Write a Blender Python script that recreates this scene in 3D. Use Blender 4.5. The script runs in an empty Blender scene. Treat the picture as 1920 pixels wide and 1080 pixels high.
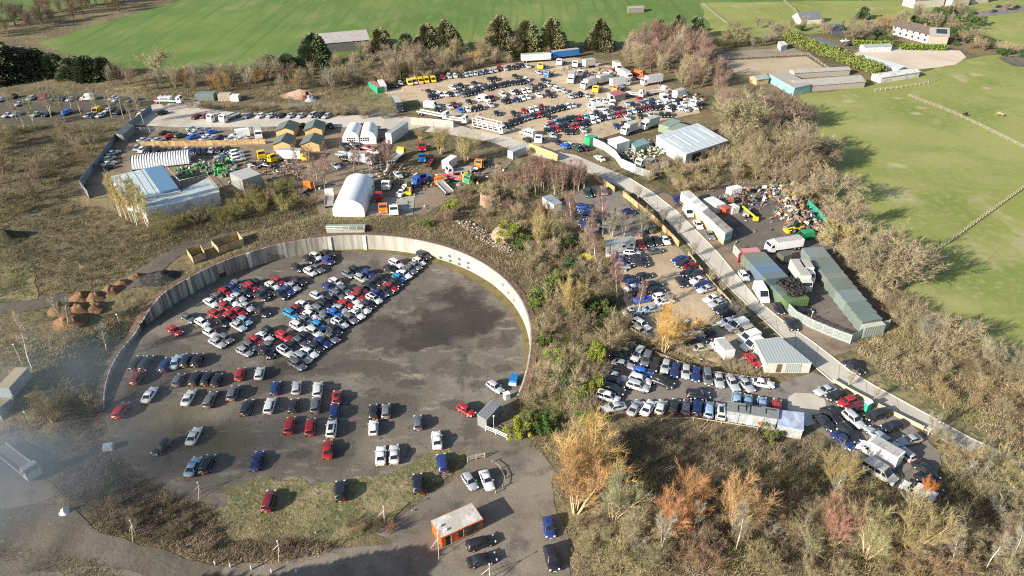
import bpy, bmesh, math, random
import numpy as np
from mathutils import Vector, Matrix, geometry, noise as mnoise

R = math.radians
scene = bpy.context.scene
COL = scene.collection
# ---------------------------------------------------------------- camera
F, PITCH, CAMH = 1370.0, R(32.58), 95.0
cam = bpy.data.cameras.new("camera")
cam.sensor_width = 36.0
cam.lens = 36.0 * F / 1920.0
cam.clip_start, cam.clip_end = 1.0, 20000.0
camo = bpy.data.objects.new("camera", cam)
COL.objects.link(camo)
camo.location = (0, 0, CAMH)
camo.rotation_euler = (math.pi / 2 - PITCH, 0, 0)
scene.camera = camo
# ---------------------------------------------------------------- light
SUN_AZ, SUN_EL = 236.0, 22.0            # clockwise from +Y
world = bpy.data.worlds.new("World")
scene.world = world
world.use_nodes = True
wn = world.node_tree.nodes
sky = wn.new("ShaderNodeTexSky")
sky.sky_type = 'NISHITA'
sky.sun_disc = False
sky.sun_elevation = R(SUN_EL)
sky.sun_rotation = R(SUN_AZ)
sky.air_density, sky.dust_density = 1.0, 1.5
bg = wn["Background"]
bg.inputs[1].default_value = 0.09
world.node_tree.links.new(sky.outputs[0], bg.inputs[0])
sun = bpy.data.lights.new("sun", 'SUN')
sun.energy = 5.0
sun.angle = R(0.6)
sun.color = (1.0, 0.93, 0.82)
suno = bpy.data.objects.new("sun", sun)
COL.objects.link(suno)
sd = Vector((-math.sin(R(SUN_AZ)) * math.cos(R(SUN_EL)), -math.cos(R(SUN_AZ)) * math.cos(R(SUN_EL)), -math.sin(R(SUN_EL))))
suno.rotation_euler = sd.to_track_quat('-Z', 'Y').to_euler()
suno.location = (-80, -50, 150)
vs = scene.view_settings
vs.view_transform, vs.look = 'Standard', 'None'
vs.exposure, vs.gamma = 1.0, 1.0
scene.cycles.use_denoising = False
scene.cycles.filter_width = 1.15
scene.cycles.use_adaptive_sampling = False
scene.cycles.sample_clamp_indirect = 4.0
scene.cycles.max_bounces = 5
scene.cycles.diffuse_bounces = 2
scene.cycles.glossy_bounces = 2
scene.cycles.transparent_max_bounces = 8
scene.cycles.volume_bounces = 0
scene.cycles.volume_step_rate = 4.0
scene.cycles.volume_max_steps = 64

# ---------------------------------------------------------------- picture to ground
CP, SP = math.cos(PITCH), math.sin(PITCH)
BX, BY, BR = -39.3, 124.5, 43.1          # the round yard
PLAT = 4.1

def ray(px, py):
    u, v = px - 960.0, py - 540.0
    return u, F * CP - v * SP, -(v * CP + F * SP)

def up(px, py, z=0.0):
    dx, dy, dz = ray(px, py)
    t = (z - CAMH) / dz
    return dx * t, dy * t

def proj(x, y, z):
    dz = z - CAMH
    d = y * CP - dz * SP
    return 960 + F * x / d, 540 + F * (-y * SP - dz * CP) / d

FRONT = [up(*p) for p in ((-700, 930), (60, 850), (175, 822), (260, 640), (640, 560), (930, 690), (962, 742), (1005, 835), (1036, 872), (1050, 980), (1062, 1300), (-700, 1300))]

def in_poly(x, y, P):
    c = False
    n = len(P)
    j = n - 1
    for i in range(n):
        xi, yi = P[i]; xj, yj = P[j]
        if (yi > y) != (yj > y) and x < (xj - xi) * (y - yi) / (yj - yi) + xi:
            c = not c
        j = i
    return c

def poly_dist(x, y, P):
    m = 1e9
    n = len(P)
    for i in range(n):
        ax, ay = P[i]; bx, by = P[(i + 1) % n]
        dx, dy = bx - ax, by - ay
        t = max(0.0, min(1.0, ((x - ax) * dx + (y - ay) * dy) / (dx * dx + dy * dy + 1e-9)))
        d = math.hypot(x - ax - dx * t, y - ay - dy * t)
        m = min(m, d)
    return m

def height(x, y, noise=True):
    if math.hypot(x - BX, y - BY) < BR + 0.25:
        return 0.0
    if in_poly(x, y, FRONT):
        return 0.0
    if abs(x) > 260 or y > 260:
        return PLAT
    d = poly_dist(x, y, FRONT)
    if d > 14:
        return PLAT
    t = d / 14.0
    return PLAT * t * t * (3 - 2 * t)

def G(px, py, dz=0.0):
    """picture point -> point on the ground (dz above it)"""
    z = PLAT
    for _ in range(7):
        x, y = up(px, py, z + dz)
        z2 = height(x, y)
        if abs(z2 - z) < 0.01:
            z = z2
            break
        z = z + (z2 - z) * 0.7
    x, y = up(px, py, z + dz)
    return x, y, z

def G2(p, dz=0.0):
    x, y, z = G(p[0], p[1], dz)
    return (x, y)

def h_from_top(px, py, ytop):
    """height of an upright thing with its foot at px,py and its top on picture row ytop"""
    x, y, z = G(px, py)
    lo, hi = 0.0, 40.0
    for _ in range(30):
        m = (lo + hi) / 2
        if proj(x, y, z + m)[1] > ytop: lo = m
        else: hi = m
    return lo

# ---------------------------------------------------------------- materials
MATS = {}

def new_mat(name):
    m = bpy.data.materials.new(name)
    m.use_nodes = True
    return m, m.node_tree.nodes, m.node_tree.links, m.node_tree.nodes["Principled BSDF"]

def mat(name, col, rough=0.7, metal=0.0, var=0.12, scale=2.0, bump=0.0, coat=0.0, spec=0.5):
    """plain surface with a little procedural unevenness of its own"""
    if name in MATS: return MATS[name]
    m, n, l, b = new_mat(name)
    b.inputs["Roughness"].default_value = rough
    b.inputs["Metallic"].default_value = metal
    b.inputs["Coat Weight"].default_value = coat
    b.inputs["Specular IOR Level"].default_value = spec
    tc = n.new("ShaderNodeTexCoord")
    nz = n.new("ShaderNodeTexNoise")
    nz.inputs["Scale"].default_value = scale
    nz.inputs["Detail"].default_value = 5
    rp = n.new("ShaderNodeValToRGB")
    rp.color_ramp.elements[0].position, rp.color_ramp.elements[1].position = 0.3, 0.7
    rp.color_ramp.elements[0].color = [c * (1 - var * 1.6) for c in col] + [1]
    rp.color_ramp.elements[1].color = [min(1, c * (1 + var)) for c in col] + [1]
    l.new(tc.outputs["Object"], nz.inputs["Vector"])
    l.new(nz.outputs["Fac"], rp.inputs["Fac"])
    l.new(rp.outputs["Color"], b.inputs["Base Color"])
    if bump:
        bp = n.new("ShaderNodeBump"); bp.inputs["Strength"].default_value = bump
        l.new(nz.outputs["Fac"], bp.inputs["Height"]); l.new(bp.outputs[0], b.inputs["Normal"])
    MATS[name] = m
    return m

def ground_mat(name, layers, bump=0.3, rough=0.95, bscale=1.5, tracks=None):
    """layers: first colour, then (colour, noise scale, lo, hi, seed) mixed over it"""
    if name in MATS: return MATS[name]
    m, n, l, b = new_mat(name)
    b.inputs["Roughness"].default_value = rough
    b.inputs["Specular IOR Level"].default_value = 0.2
    tc = n.new("ShaderNodeTexCoord")
    rgb = n.new("ShaderNodeRGB"); rgb.outputs[0].default_value = (*layers[0], 1)
    cur = rgb.outputs[0]
    for i, (c, sc, lo, hi, st) in enumerate(layers[1:]):
        mp = n.new("ShaderNodeMapping"); mp.inputs["Location"].default_value = (i * 37.1, i * 11.7, 0)
        if isinstance(st, tuple): mp.inputs["Scale"].default_value = (st[0], st[1], 1); mp.inputs["Rotation"].default_value = (0, 0, R(st[2]))
        l.new(tc.outputs["Object"], mp.inputs[0])
        nz = n.new("ShaderNodeTexNoise"); nz.inputs["Scale"].default_value = sc; nz.inputs["Detail"].default_value = 7; nz.inputs["Roughness"].default_value = 0.6
        l.new(mp.outputs[0], nz.inputs["Vector"])
        mr = n.new("ShaderNodeMapRange"); mr.inputs[1].default_value = lo; mr.inputs[2].default_value = hi
        l.new(nz.outputs["Fac"], mr.inputs[0])
        mx = n.new("ShaderNodeMixRGB"); mx.inputs[2].default_value = (*c, 1)
        l.new(mr.outputs[0], mx.inputs[0]); l.new(cur, mx.inputs[1])
        cur = mx.outputs[0]
    l.new(cur, b.inputs["Base Color"])
    if bump:
        nz = n.new("ShaderNodeTexNoise"); nz.inputs["Scale"].default_value = bscale; nz.inputs["Detail"].default_value = 8; nz.inputs["Roughness"].default_value = 0.65
        l.new(tc.outputs["Object"], nz.inputs["Vector"])
        bp = n.new("ShaderNodeBump"); bp.inputs["Strength"].default_value = bump; bp.inputs["Distance"].default_value = 0.4
        l.new(nz.outputs["Fac"], bp.inputs["Height"]); l.new(bp.outputs[0], b.inputs["Normal"])
    MATS[name] = m
    return m

def spots_over(m, spots, col, soft=0.35, nscale=0.12, amp=14.0, rough=0.62):
    """stains with a shape of their own: (x, y, rx, ry) blobs in place, broken up by noise"""
    n, l = m.node_tree.nodes, m.node_tree.links
    b = n["Principled BSDF"]
    cur = b.inputs["Base Color"].links[0].from_socket
    tc = n.new("ShaderNodeTexCoord")
    nz = n.new("ShaderNodeTexNoise"); nz.inputs["Scale"].default_value = nscale; nz.inputs["Detail"].default_value = 10; nz.inputs["Roughness"].default_value = rough
    l.new(tc.outputs["Object"], nz.inputs["Vector"])
    sub = n.new("ShaderNodeVectorMath"); sub.operation = 'SUBTRACT'; sub.inputs[1].default_value = (.5, .5, .5)
    l.new(nz.outputs["Color"], sub.inputs[0])
    sc = n.new("ShaderNodeVectorMath"); sc.operation = 'SCALE'; sc.inputs[3].default_value = amp
    l.new(sub.outputs[0], sc.inputs[0])
    ad = n.new("ShaderNodeVectorMath"); ad.operation = 'ADD'
    l.new(tc.outputs["Object"], ad.inputs[0]); l.new(sc.outputs[0], ad.inputs[1])
    for (x, y, rx, ry, k) in spots:
        mp = n.new("ShaderNodeMapping"); mp.vector_type = 'POINT'
        mp.inputs["Location"].default_value = (-x / rx, -y / ry, 0); mp.inputs["Scale"].default_value = (1 / rx, 1 / ry, 0)
        l.new(ad.outputs[0], mp.inputs[0])
        ln = n.new("ShaderNodeVectorMath"); ln.operation = 'LENGTH'; l.new(mp.outputs[0], ln.inputs[0])
        mr = n.new("ShaderNodeMapRange"); mr.inputs[1].default_value = 1.0; mr.inputs[2].default_value = 1.0 - soft; mr.inputs[3].default_value = 0; mr.inputs[4].default_value = k
        l.new(ln.outputs["Value"], mr.inputs[0])
        mx = n.new("ShaderNodeMixRGB"); mx.inputs[2].default_value = (*col, 1)
        l.new(mr.outputs[0], mx.inputs[0]); l.new(cur, mx.inputs[1]); cur = mx.outputs[0]
    l.new(cur, b.inputs["Base Color"])

# ---------------------------------------------------------------- mesh builder
class MB:
    def __init__(self):
        self.v, self.f, self.m, self.s = [], [], [], []
    def add(self, vs, fs, mi=0, smooth=False):
        o = len(self.v)
        self.v.extend(vs)
        for f in fs:
            self.f.append([i + o for i in f]); self.m.append(mi); self.s.append(smooth)
    def box(self, c, s, mi=0, rz=0.0, taper=1.0):
        x, y, z = s[0] / 2, s[1] / 2, s[2]
        P = [(-x, -y, 0), (x, -y, 0), (x, y, 0), (-x, y, 0)]
        P += [(a * taper, b * taper, z) for a, b, _ in P]
        ca, sa = math.cos(rz), math.sin(rz)
        self.add([(c[0] + a * ca - b * sa, c[1] + a * sa + b * ca, c[2] + d) for a, b, d in P],
                 [(3, 2, 1, 0), (4, 5, 6, 7), (0, 1, 5, 4), (1, 2, 6, 5), (2, 3, 7, 6), (3, 0, 4, 7)], mi)
    def prism(self, P, z0, z1, mi=0, mtop=None):
        a = sum(P[i][0] * P[(i + 1) % len(P)][1] - P[(i + 1) % len(P)][0] * P[i][1] for i in range(len(P)))
        if a < 0: P = P[::-1]
        n = len(P)
        zz0 = z0 if hasattr(z0, '__len__') else [z0] * n
        zz1 = z1 if hasattr(z1, '__len__') else [z1] * n
        o = [(p[0], p[1], zz0[i]) for i, p in enumerate(P)] + [(p[0], p[1], zz1[i]) for i, p in enumerate(P)]
        self.add(o, [tuple(range(n))[::-1]] + [(i, (i + 1) % n, (i + 1) % n + n, i + n) for i in range(n)], mi)
        self.add([(p[0], p[1], zz1[i]) for i, p in enumerate(P)], [tuple(range(n))], mi if mtop is None else mtop)
    def tube(self, a, b, r0, r1=None, n=6, mi=0, caps=True):
        a, b = Vector(a), Vector(b)
        r1 = r0 if r1 is None else r1
        d = (b - a)
        if d.length < 1e-6: return
        q = d.to_track_quat('Z', 'Y')
        vs = []
        for p, r in ((a, r0), (b, r1)):
            for i in range(n):
                t = 2 * math.pi * i / n
                vs.append(tuple(p + q @ Vector((r * math.cos(t), r * math.sin(t), 0))))
        fs = [(i, (i + 1) % n, (i + 1) % n + n, i + n) for i in range(n)]
        if caps: fs += [tuple(range(n))[::-1], tuple(range(n, 2 * n))]
        self.add(vs, fs, mi, n > 4)
    def mesh(self, name, mats):
        me = bpy.data.meshes.new(name)
        me.from_pydata(self.v, [], self.f)
        for m in (mats if isinstance(mats, (list, tuple)) else [mats]):
            me.materials.append(m)
        me.polygons.foreach_set("material_index", self.m)
        me.polygons.foreach_set("use_smooth", self.s)
        me.update()
        return me
    def build(self, name, mats, parent=None, loc=None, rz=0.0):
        return link(name, self.mesh(name, mats), parent, loc, rz)

def link(name, me, parent=None, loc=None, rz=0.0):
    o = bpy.data.objects.new(name, me)
    COL.objects.link(o)
    if parent is not None: o.parent = parent
    if loc is not None: o.location = loc
    if rz: o.rotation_euler = (0, 0, rz)
    return o

def empty(name, loc, rz=0.0):
    o = bpy.data.objects.new(name, None)
    o.empty_display_size = 0.3
    COL.objects.link(o)
    o.location = loc
    o.rotation_euler = (0, 0, rz)
    return o

def tag(o, label=None, cat=None, group=None, kind=None):
    if label: o["label"] = label
    if cat: o["category"] = cat
    if group: o["group"] = group
    if kind: o["kind"] = kind
    return o

def big_mesh(name, V, Fc, mats, midx=None, smooth=False, colors=None):
    """fast mesh from numpy: V (n,3), Fc (m,3 or 4)"""
    V = np.asarray(V, np.float32); Fc = np.asarray(Fc, np.int32)
    me = bpy.data.meshes.new(name)
    k = Fc.shape[1]
    me.vertices.add(len(V)); me.vertices.foreach_set("co", V.ravel())
    me.loops.add(Fc.size); me.loops.foreach_set("vertex_index", Fc.ravel())
    me.polygons.add(len(Fc))
    me.polygons.foreach_set("loop_start", np.arange(0, Fc.size, k, dtype=np.int32))
    me.polygons.foreach_set("loop_total", np.full(len(Fc), k, np.int32))
    for m in (mats if isinstance(mats, (list, tuple)) else [mats]): me.materials.append(m)
    if midx is not None: me.polygons.foreach_set("material_index", np.asarray(midx, np.int32))
    if smooth: me.polygons.foreach_set("use_smooth", np.ones(len(Fc), bool))
    me.update(calc_edges=True)
    if colors is not None:
        at = me.color_attributes.new("tone", 'FLOAT_COLOR', 'POINT')
        at.data.foreach_set("color", np.asarray(colors, np.float32).ravel())
    return me
# ================================================================ GROUND
rng = random.Random(7)

def sheet(name, pix, m, off=0.03, step=2.5, jit=0.5, kind="structure", world=False, holes=None, label=None):
    """a surface lying on the terrain: outline given on the ground, edge roughened, draped"""
    P = [p if world else G2(p) for p in pix]
    B = []
    n = len(P)
    for i in range(n):
        a, b = P[i], P[(i + 1) % n]
        L = math.hypot(b[0] - a[0], b[1] - a[1])
        k = max(1, int(L / step))
        nx, ny = -(b[1] - a[1]) / (L + 1e-6), (b[0] - a[0]) / (L + 1e-6)
        for j in range(k):
            t = j / k
            w = jit * mnoise.noise(Vector((a[0] * .3 + (b[0] - a[0]) * t * .3, a[1] * .3 + (b[1] - a[1]) * t * .3, 3.3))) * 2 if j else 0
            B.append((a[0] + (b[0] - a[0]) * t + nx * w, a[1] + (b[1] - a[1]) * t + ny * w))
    xs = [p[0] for p in B]; ys = [p[1] for p in B]
    pts = [Vector(p) for p in B]
    edges = [(i, (i + 1) % len(B)) for i in range(len(B))]
    g = step * 1.3
    yy = min(ys)
    while yy < max(ys):
        xx = min(xs)
        while xx < max(xs):
            if in_poly(xx, yy, B) and poly_dist(xx, yy, B) > g * .5:
                pts.append(Vector((xx, yy)))
            xx += g
        yy += g
    r = geometry.delaunay_2d_cdt(pts, edges, [], 1, 1e-4)
    V = [(v.x, v.y, height(v.x, v.y) + off) for v in r[0]]
    me = bpy.data.meshes.new(name)
    me.from_pydata(V, [], [list(f) for f in r[2]])
    me.materials.append(m)
    me.polygons.foreach_set("use_smooth", [True] * len(me.polygons))
    bm = bmesh.new(); bm.from_mesh(me); bmesh.ops.recalc_face_normals(bm, faces=bm.faces)
    if sum(f.normal.z for f in bm.faces) < 0: bmesh.ops.reverse_faces(bm, faces=bm.faces)
    bm.to_mesh(me); bm.free()
    o = link(name, me)
    return tag(o, kind=kind, label=label)

# ---- materials of the ground
M_scrub = ground_mat("rough ground", [(.13, .105, .062), ((.21, .165, .085), .035, .42, .62, 0), ((.085, .085, .04), .05, .5, .68, 0), ((.25, .2, .115), .35, .5, .75, 0), ((.05, .045, .03), .6, .56, .72, 0)], bump=1.0, bscale=.9)
M_yard = ground_mat("old tarmac", [(.138, .119, .096), ((.2, .174, .14), .06, .46, .62, 0), ((.1, .087, .072), .13, .52, .62, (1, .45, 35)), ((.27, .235, .18), .45, .56, .7, (.35, 1, 50)), ((.085, .074, .058), .9, .58, .68, 0), ((.3, .27, .215), 3.0, .64, .72, 0), ((.07, .06, .05), 2.2, .66, .74, (.12, 1.4, 38))], bump=.25, bscale=2.5, rough=.9)
M_tarmac = ground_mat("worn tarmac", [(.165, .14, .11), ((.23, .197, .155), .09, .45, .6, 0), ((.095, .083, .07), .2, .52, .68, 0), ((.24, .22, .18), 1.3, .62, .78, 0)], bump=.25, bscale=2.5)
M_asphalt = ground_mat("grey asphalt", [(.19, .17, .145), ((.25, .22, .185), .1, .45, .7, 0), ((.12, .112, .1), .3, .55, .7, 0)], bump=.2, bscale=3)
M_gravel = ground_mat("tan gravel", [(.48, .38, .255), ((.34, .26, .17), .08, .42, .62, 0), ((.5, .405, .28), .3, .52, .72, (1, .4, 20)), ((.2, .155, .11), .22, .6, .74, 0)], bump=.3, bscale=3)
M_dirt = ground_mat("brown yard dirt", [(.2, .155, .11), ((.27, .21, .15), .09, .45, .65, 0), ((.13, .1, .072), .15, .52, .68, 0), ((.3, .25, .19), .5, .62, .78, 0)], bump=.35, bscale=2.2)
M_concrete = ground_mat("pale road concrete", [(.5, .455, .385), ((.38, .34, .28), .09, .48, .66, (1, .3, -50)), ((.56, .5, .41), .3, .55, .75, 0), ((.38, .335, .27), .5, .62, .75, 0), ((.33, .29, .235), 1.6, .64, .74, (1, .2, -50))], bump=.15, bscale=3)
M_turf = ground_mat("rough turf", [(.14, .135, .06), ((.25, .205, .105), .16, .42, .58, 0), ((.085, .1, .035), .4, .5, .66, 0), ((.29, .25, .17), .9, .54, .68, 0), ((.1, .08, .05), .35, .58, .7, 0)], bump=.8, bscale=1.6)
M_field = ground_mat("pasture", [(.095, .165, .035), ((.15, .2, .05), .018, .42, .62, 0), ((.078, .14, .03), .011, .48, .66, 0), ((.21, .23, .08), .05, .54, .7, (1, .3, 10)), ((.14, .2, .06), .4, .5, .7, (1, .2, 12)), ((.2, .19, .09), .9, .62, .74, 0), ((.086, .15, .034), .22, .5, .66, (1, .03, -12))], bump=.12, bscale=1.0)
M_meadow = ground_mat("horse meadow", [(.215, .238, .062), ((.27, .285, .09), .02, .42, .62, 0), ((.165, .205, .05), .035, .5, .68, 0), ((.35, .32, .17), .07, .58, .7, (1, .6, 30)), ((.27, .27, .11), .45, .5, .68, 0), ((.15, .18, .045), .8, .6, .72, 0)], bump=.12, bscale=1.0)
M_sand = ground_mat("arena sand", [(.42, .34, .23), ((.35, .275, .185), .08, .45, .65, 0)], bump=.1)
M_sanddark = ground_mat("dark arena", [(.27, .22, .165), ((.21, .17, .125), .08, .45, .65, 0)], bump=.1)
M_mud = ground_mat("mud track", [(.09, .08, .066), ((.155, .135, .105), .12, .44, .6, (1, .35, -25)), ((.12, .098, .072), .35, .52, .66, (1, .4, -25)), ((.23, .2, .155), 1.5, .6, .72, 0)], bump=.3)
M_pale = ground_mat("pale stone yard", [(.56, .48, .37), ((.48, .41, .31), .08, .45, .65, 0)], bump=.1)
M_moss = ground_mat("moss and silt", [(.15, .13, .055), ((.2, .15, .07), .2, .45, .65, 0), ((.1, .1, .04), .4, .5, .66, 0)], bump=.2)

# ---- terrain: one sheet to the horizon with an opening for the sunken yard
pts, edges = [], []
NC = 160
for i in range(NC):
    t = 2 * math.pi * i / NC
    pts.append(Vector((BX + (BR + .28) * math.cos(t), BY + (BR + .28) * math.sin(t)))); edges.append((i, (i + 1) % NC))
Bn = len(pts)
for p in ((-6000, -3000), (6000, -3000), (6000, 9000), (-6000, 9000)): pts.append(Vector(p))
edges += [(Bn + i, Bn + (i + 1) % 4) for i in range(4)]
def ring_pts(x0, x1, y0, y1, g, skip):
    y = y0
    while y <= y1:
        x = x0
        while x <= x1:
            if not (skip and skip[0] < x < skip[1] and skip[2] < y < skip[3]) and math.hypot(x - BX, y - BY) > BR + .28 + g * .45:
                pts.append(Vector((x + .13 * g * math.sin(y), y + .13 * g * math.sin(x * 1.3))))
            x += g
        y += g
ring_pts(-150, 150, 55, 260, 2.2, None)
ring_pts(-460, 460, 0, 640, 20, (-151, 151, 54, 261))
ring_pts(-5000, 5000, -2500, 8000, 500, (-480, 480, -50, 660))
r = geometry.delaunay_2d_cdt(pts, edges, [], 0, 1e-4)
tris = [f for f in r[2] if math.hypot(sum(r[0][i].x for i in f) / 3 - BX, sum(r[0][i].y for i in f) / 3 - BY) > BR + .25]
def rough(x, y):
    z = height(x, y)
    if abs(x) < 150 and 55 < y < 260 and math.hypot(x - BX, y - BY) > BR + 1.5:
        z += .06 * mnoise.noise(Vector((x * .35, y * .35, 0))) * min(1, z / 2) - .045
    return z
tv = np.array([(v.x, v.y, rough(v.x, v.y)) for v in r[0]])
tt = np.array(tris)
aa, bb, cc = tv[tt[:, 0]], tv[tt[:, 1]], tv[tt[:, 2]]
nz = np.cross(bb - aa, cc - aa)[:, 2]
tt[nz < 0] = tt[nz < 0][:, ::-1]
ter = link("ground", big_mesh("ground", tv, tt, M_scrub, smooth=True)); tag(ter, kind="structure")

# ---- sunken round yard floor
fl = MB()
rings = [0, 8, 16, 24, 32, 38, BR - 1.5, BR + .26]
vs_, fs_ = [(BX, BY, .0)], []
for rr in rings[1:]:
    for i in range(96):
        t = 2 * math.pi * i / 96
        vs_.append((BX + rr * math.cos(t), BY + rr * math.sin(t), 0.0))
for i in range(96): fs_.append((0, 1 + i, 1 + (i + 1) % 96))
for k in range(len(rings) - 2):
    a = 1 + 96 * k
    for i in range(96): fs_.append((a + i, a + 96 + i, a + 96 + (i + 1) % 96, a + (i + 1) % 96))
fl.add(vs_, fs_)
tag(fl.build("yard", M_yard), kind="structure")
wet = [(*up(845, 588), 11, 11, .65), (*up(770, 628), 13, 7, .6), (*up(870, 560), 7, 6, .55), (*up(800, 640), 6, 3.5, .6), (*up(900, 600), 5, 5, .5), (*up(740, 600), 5, 3, .5), (*up(690, 690), 9, 4, .4), (*up(860, 690), 6, 3, .4), (*up(700, 760), 9, 3.5, .35), (*up(560, 690), 8, 3, .4), (*up(930, 640), 4, 3, .4), (*up(280, 690), 10, 12, .35)]
spots_over(M_yard, wet, (.036, .031, .028), soft=.22, nscale=.13, amp=20, rough=.76)
spots_over(M_yard, [(*up(820, 575), 4, 2.5, .5), (*up(870, 640), 4, 2, .4), (*up(770, 600), 3, 1.5, .4), (*up(930, 560), 5, 5, .35)], (.2, .175, .14), soft=.6, nscale=.25, amp=9, rough=.75)
spots_over(M_yard, [(*up(x_, y_), r_, r_ * q_, .55) for x_, y_, r_, q_ in ((610, 780, 2.2, .6), (640, 850, 3, .5), (700, 735, 2, .8), (770, 720, 3.5, .5), (480, 870, 3, .6), (560, 850, 2.5, .5), (400, 740, 2.5, .7), (330, 700, 3, .5), (850, 760, 2.6, .6), (900, 720, 2, .7), (520, 650, 2, .6), (780, 800, 2.2, .5), (940, 690, 2.4, .6))], (.06, .052, .045), soft=.25, nscale=.3, amp=5, rough=.7)
spots_over(M_yard, [(*up(330, 770), 12, 7, .5), (*up(420, 830), 9, 6, .5), (*up(260, 830), 7, 5, .35)], (.15, .135, .075), soft=.7, amp=9)

# moss line at the foot of the wall on the right
ms = []
for k in range(40):
    t = R(112 - 122 * k / 39); ms.append((BX + (BR - .02) * math.cos(t), BY + (BR - .02) * math.sin(t)))
for k in range(39, -1, -1):
    t = R(112 - 122 * k / 39); w = .9 + 1.6 * max(0, math.sin((k / 39) * 3.0)) ** 2; ms.append((BX + (BR - w) * math.cos(t), BY + (BR - w) * math.sin(t)))
sheet("path_silt", ms, M_moss, .012, 1.5, .25, world=True)

sheet("field", [(70, 80), (345, -2), (420, -60), (1990, -60), (1400, 52), (1330, 62), (1200, 85), (700, 97), (600, 108), (470, 128), (300, 132), (190, 124)], M_field, .03, 9, 1.0)
sheet("field", [(-300, 30), (0, 45), (330, -25), (360, -70), (-300, -70)], M_field, .03, 9, 1.0)
sheet("field", [(1312, 6), (1530, 2), (1750, 0), (1950, -30), (2100, -40), (2100, 110), (1870, 80), (1780, 45), (1700, 60), (1540, 62), (1440, 70), (1340, 72)], M_meadow, .05, 9, 1)
sheet("field", [(1488, 178), (1560, 172), (1640, 158), (1700, 145), (1770, 120), (1850, 104), (2100, 90), (2200, 760), (1960, 705), (1880, 672), (1800, 640), (1690, 560), (1600, 450), (1555, 380), (1520, 300), (1480, 230)], M_meadow, .04, 6, 1)
spots_over(M_meadow, [(*up(a_, b_, PLAT), r_, r_ * .8, .8) for a_, b_, r_ in ((1680, 184, 2.2), (1728, 202, 2.4), (1718, 212, 2.6), (1830, 140, 4), (1850, 166, 3), (1683, 310, 4), (1590, 190, 3))], (.42, .35, .22), soft=.8, amp=7, nscale=.25)
spots_over(M_meadow, [(*up(a_, b_, PLAT), r_ * 2, r_, .4) for a_, b_, r_ in ((1650, 240, 9), (1740, 300, 8), (1660, 350, 9), (1640, 420, 7), (1850, 470, 9), (1760, 560, 8))], (.36, .32, .16), soft=1.0, amp=16, nscale=.1)
sheet("riding_arena_ground", [(1338, 97), (1487, 90), (1520, 103), (1352, 112)], M_sanddark, .06, 4, .3)
sheet("riding_arena_ground", [(1356, 114), (1512, 106), (1562, 138), (1382, 140)], M_sand, .06, 4, .3)
sheet("stone_yard_ground", [(1588, 104), (1640, 88), (1800, 95), (1812, 108), (1790, 122), (1722, 131), (1660, 122)], M_pale, .07, 4, .3)
sheet("road", [(1800, 28), (1925, 8), (2050, -10), (2050, 8), (1925, 22), (1830, 33)], M_asphalt, .08, 5, .2)
sheet("bare_earth_ground", [(1868, 108), (1990, 98), (1990, 130), (1900, 124)], M_mud, .06, 4, .6)

sheet("storage_yard_ground", [(715, 172), (850, 140), (970, 116), (1060, 104), (1140, 122), (1240, 160), (1318, 186), (1312, 212), (1232, 228), (1120, 262), (1010, 292), (940, 265), (880, 238), (830, 214), (786, 190), (735, 187)], M_gravel, .05, 4, .5)
sheet("grass_verge_ground", [(648, 186), (718, 172), (740, 188), (752, 205), (700, 197), (640, 195)], M_turf, .055, 3, .3)
sheet("grass_verge_ground", [(752, 205), (790, 190), (830, 212), (820, 222), (770, 212)], M_turf, .056, 3, .3)
sheet("road", [(242, 234), (258, 212), (300, 188), (372, 188), (380, 203), (450, 212), (620, 216), (745, 218), (830, 226), (900, 246), (955, 258), (1015, 280), (985, 290), (925, 268), (830, 250), (730, 243), (600, 237), (330, 239)], M_concrete, .06, 3, .25)
sheet("road", [(540, 193), (640, 200), (745, 214), (760, 222), (640, 211), (530, 201)], M_asphalt, .065, 3, .2)
sheet("workshop_yard_ground", [(150, 360), (205, 268), (248, 240), (480, 239), (615, 238), (725, 246), (742, 262), (702, 300), (725, 342), (830, 325), (900, 305), (960, 300), (940, 330), (880, 350), (800, 402), (690, 402), (600, 402), (585, 362), (480, 352), (400, 345), (230, 362), (180, 372)], M_dirt, .045, 3, .5)
sheet("dark_lot_ground", [(-80, 182), (200, 178), (272, 184), (245, 228), (150, 226), (-80, 244)], ground_mat("dark lot earth", [(.09, .08, .06), ((.14, .12, .09), .15, .5, .7, 0)]), .04, 4, .6)

ROADL = [(985, 288), (1060, 306), (1112, 328), (1160, 350), (1207, 373), (1250, 413), (1285, 452), (1317, 485), (1368, 540), (1417, 587), (1475, 640), (1530, 690), (1562, 717), (1637, 755), (1697, 785), (1817, 852), (1960, 925)]
ROADR = [(960, 262), (1015, 280), (1080, 291), (1107, 303), (1143, 318), (1178, 333), (1225, 362), (1270, 397), (1320, 447), (1347, 475), (1420, 563), (1480, 612), (1522, 640), (1552, 663), (1595, 697), (1640, 724), (1725, 770), (1820, 822), (1960, 885)]
sheet("road", ROADL + ROADR[::-1], M_concrete, .065, 2.5, .12)
sheet("storage_yard_ground", [(1040, 385), (1090, 358), (1140, 350), (1160, 362), (1180, 386), (1262, 462), (1300, 474), (1330, 524), (1432, 640), (1412, 690), (1350, 682), (1290, 668), (1192, 628), (1168, 560), (1160, 490), (1130, 440), (1085, 420)], M_gravel, .05, 2.5, .5)
sheet("car_park_ground", [(1040, 384), (1090, 357), (1142, 350), (1162, 362), (1182, 388), (1225, 425), (1180, 446), (1130, 440), (1085, 420)], M_asphalt, .07, 2.5, .4)
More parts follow.
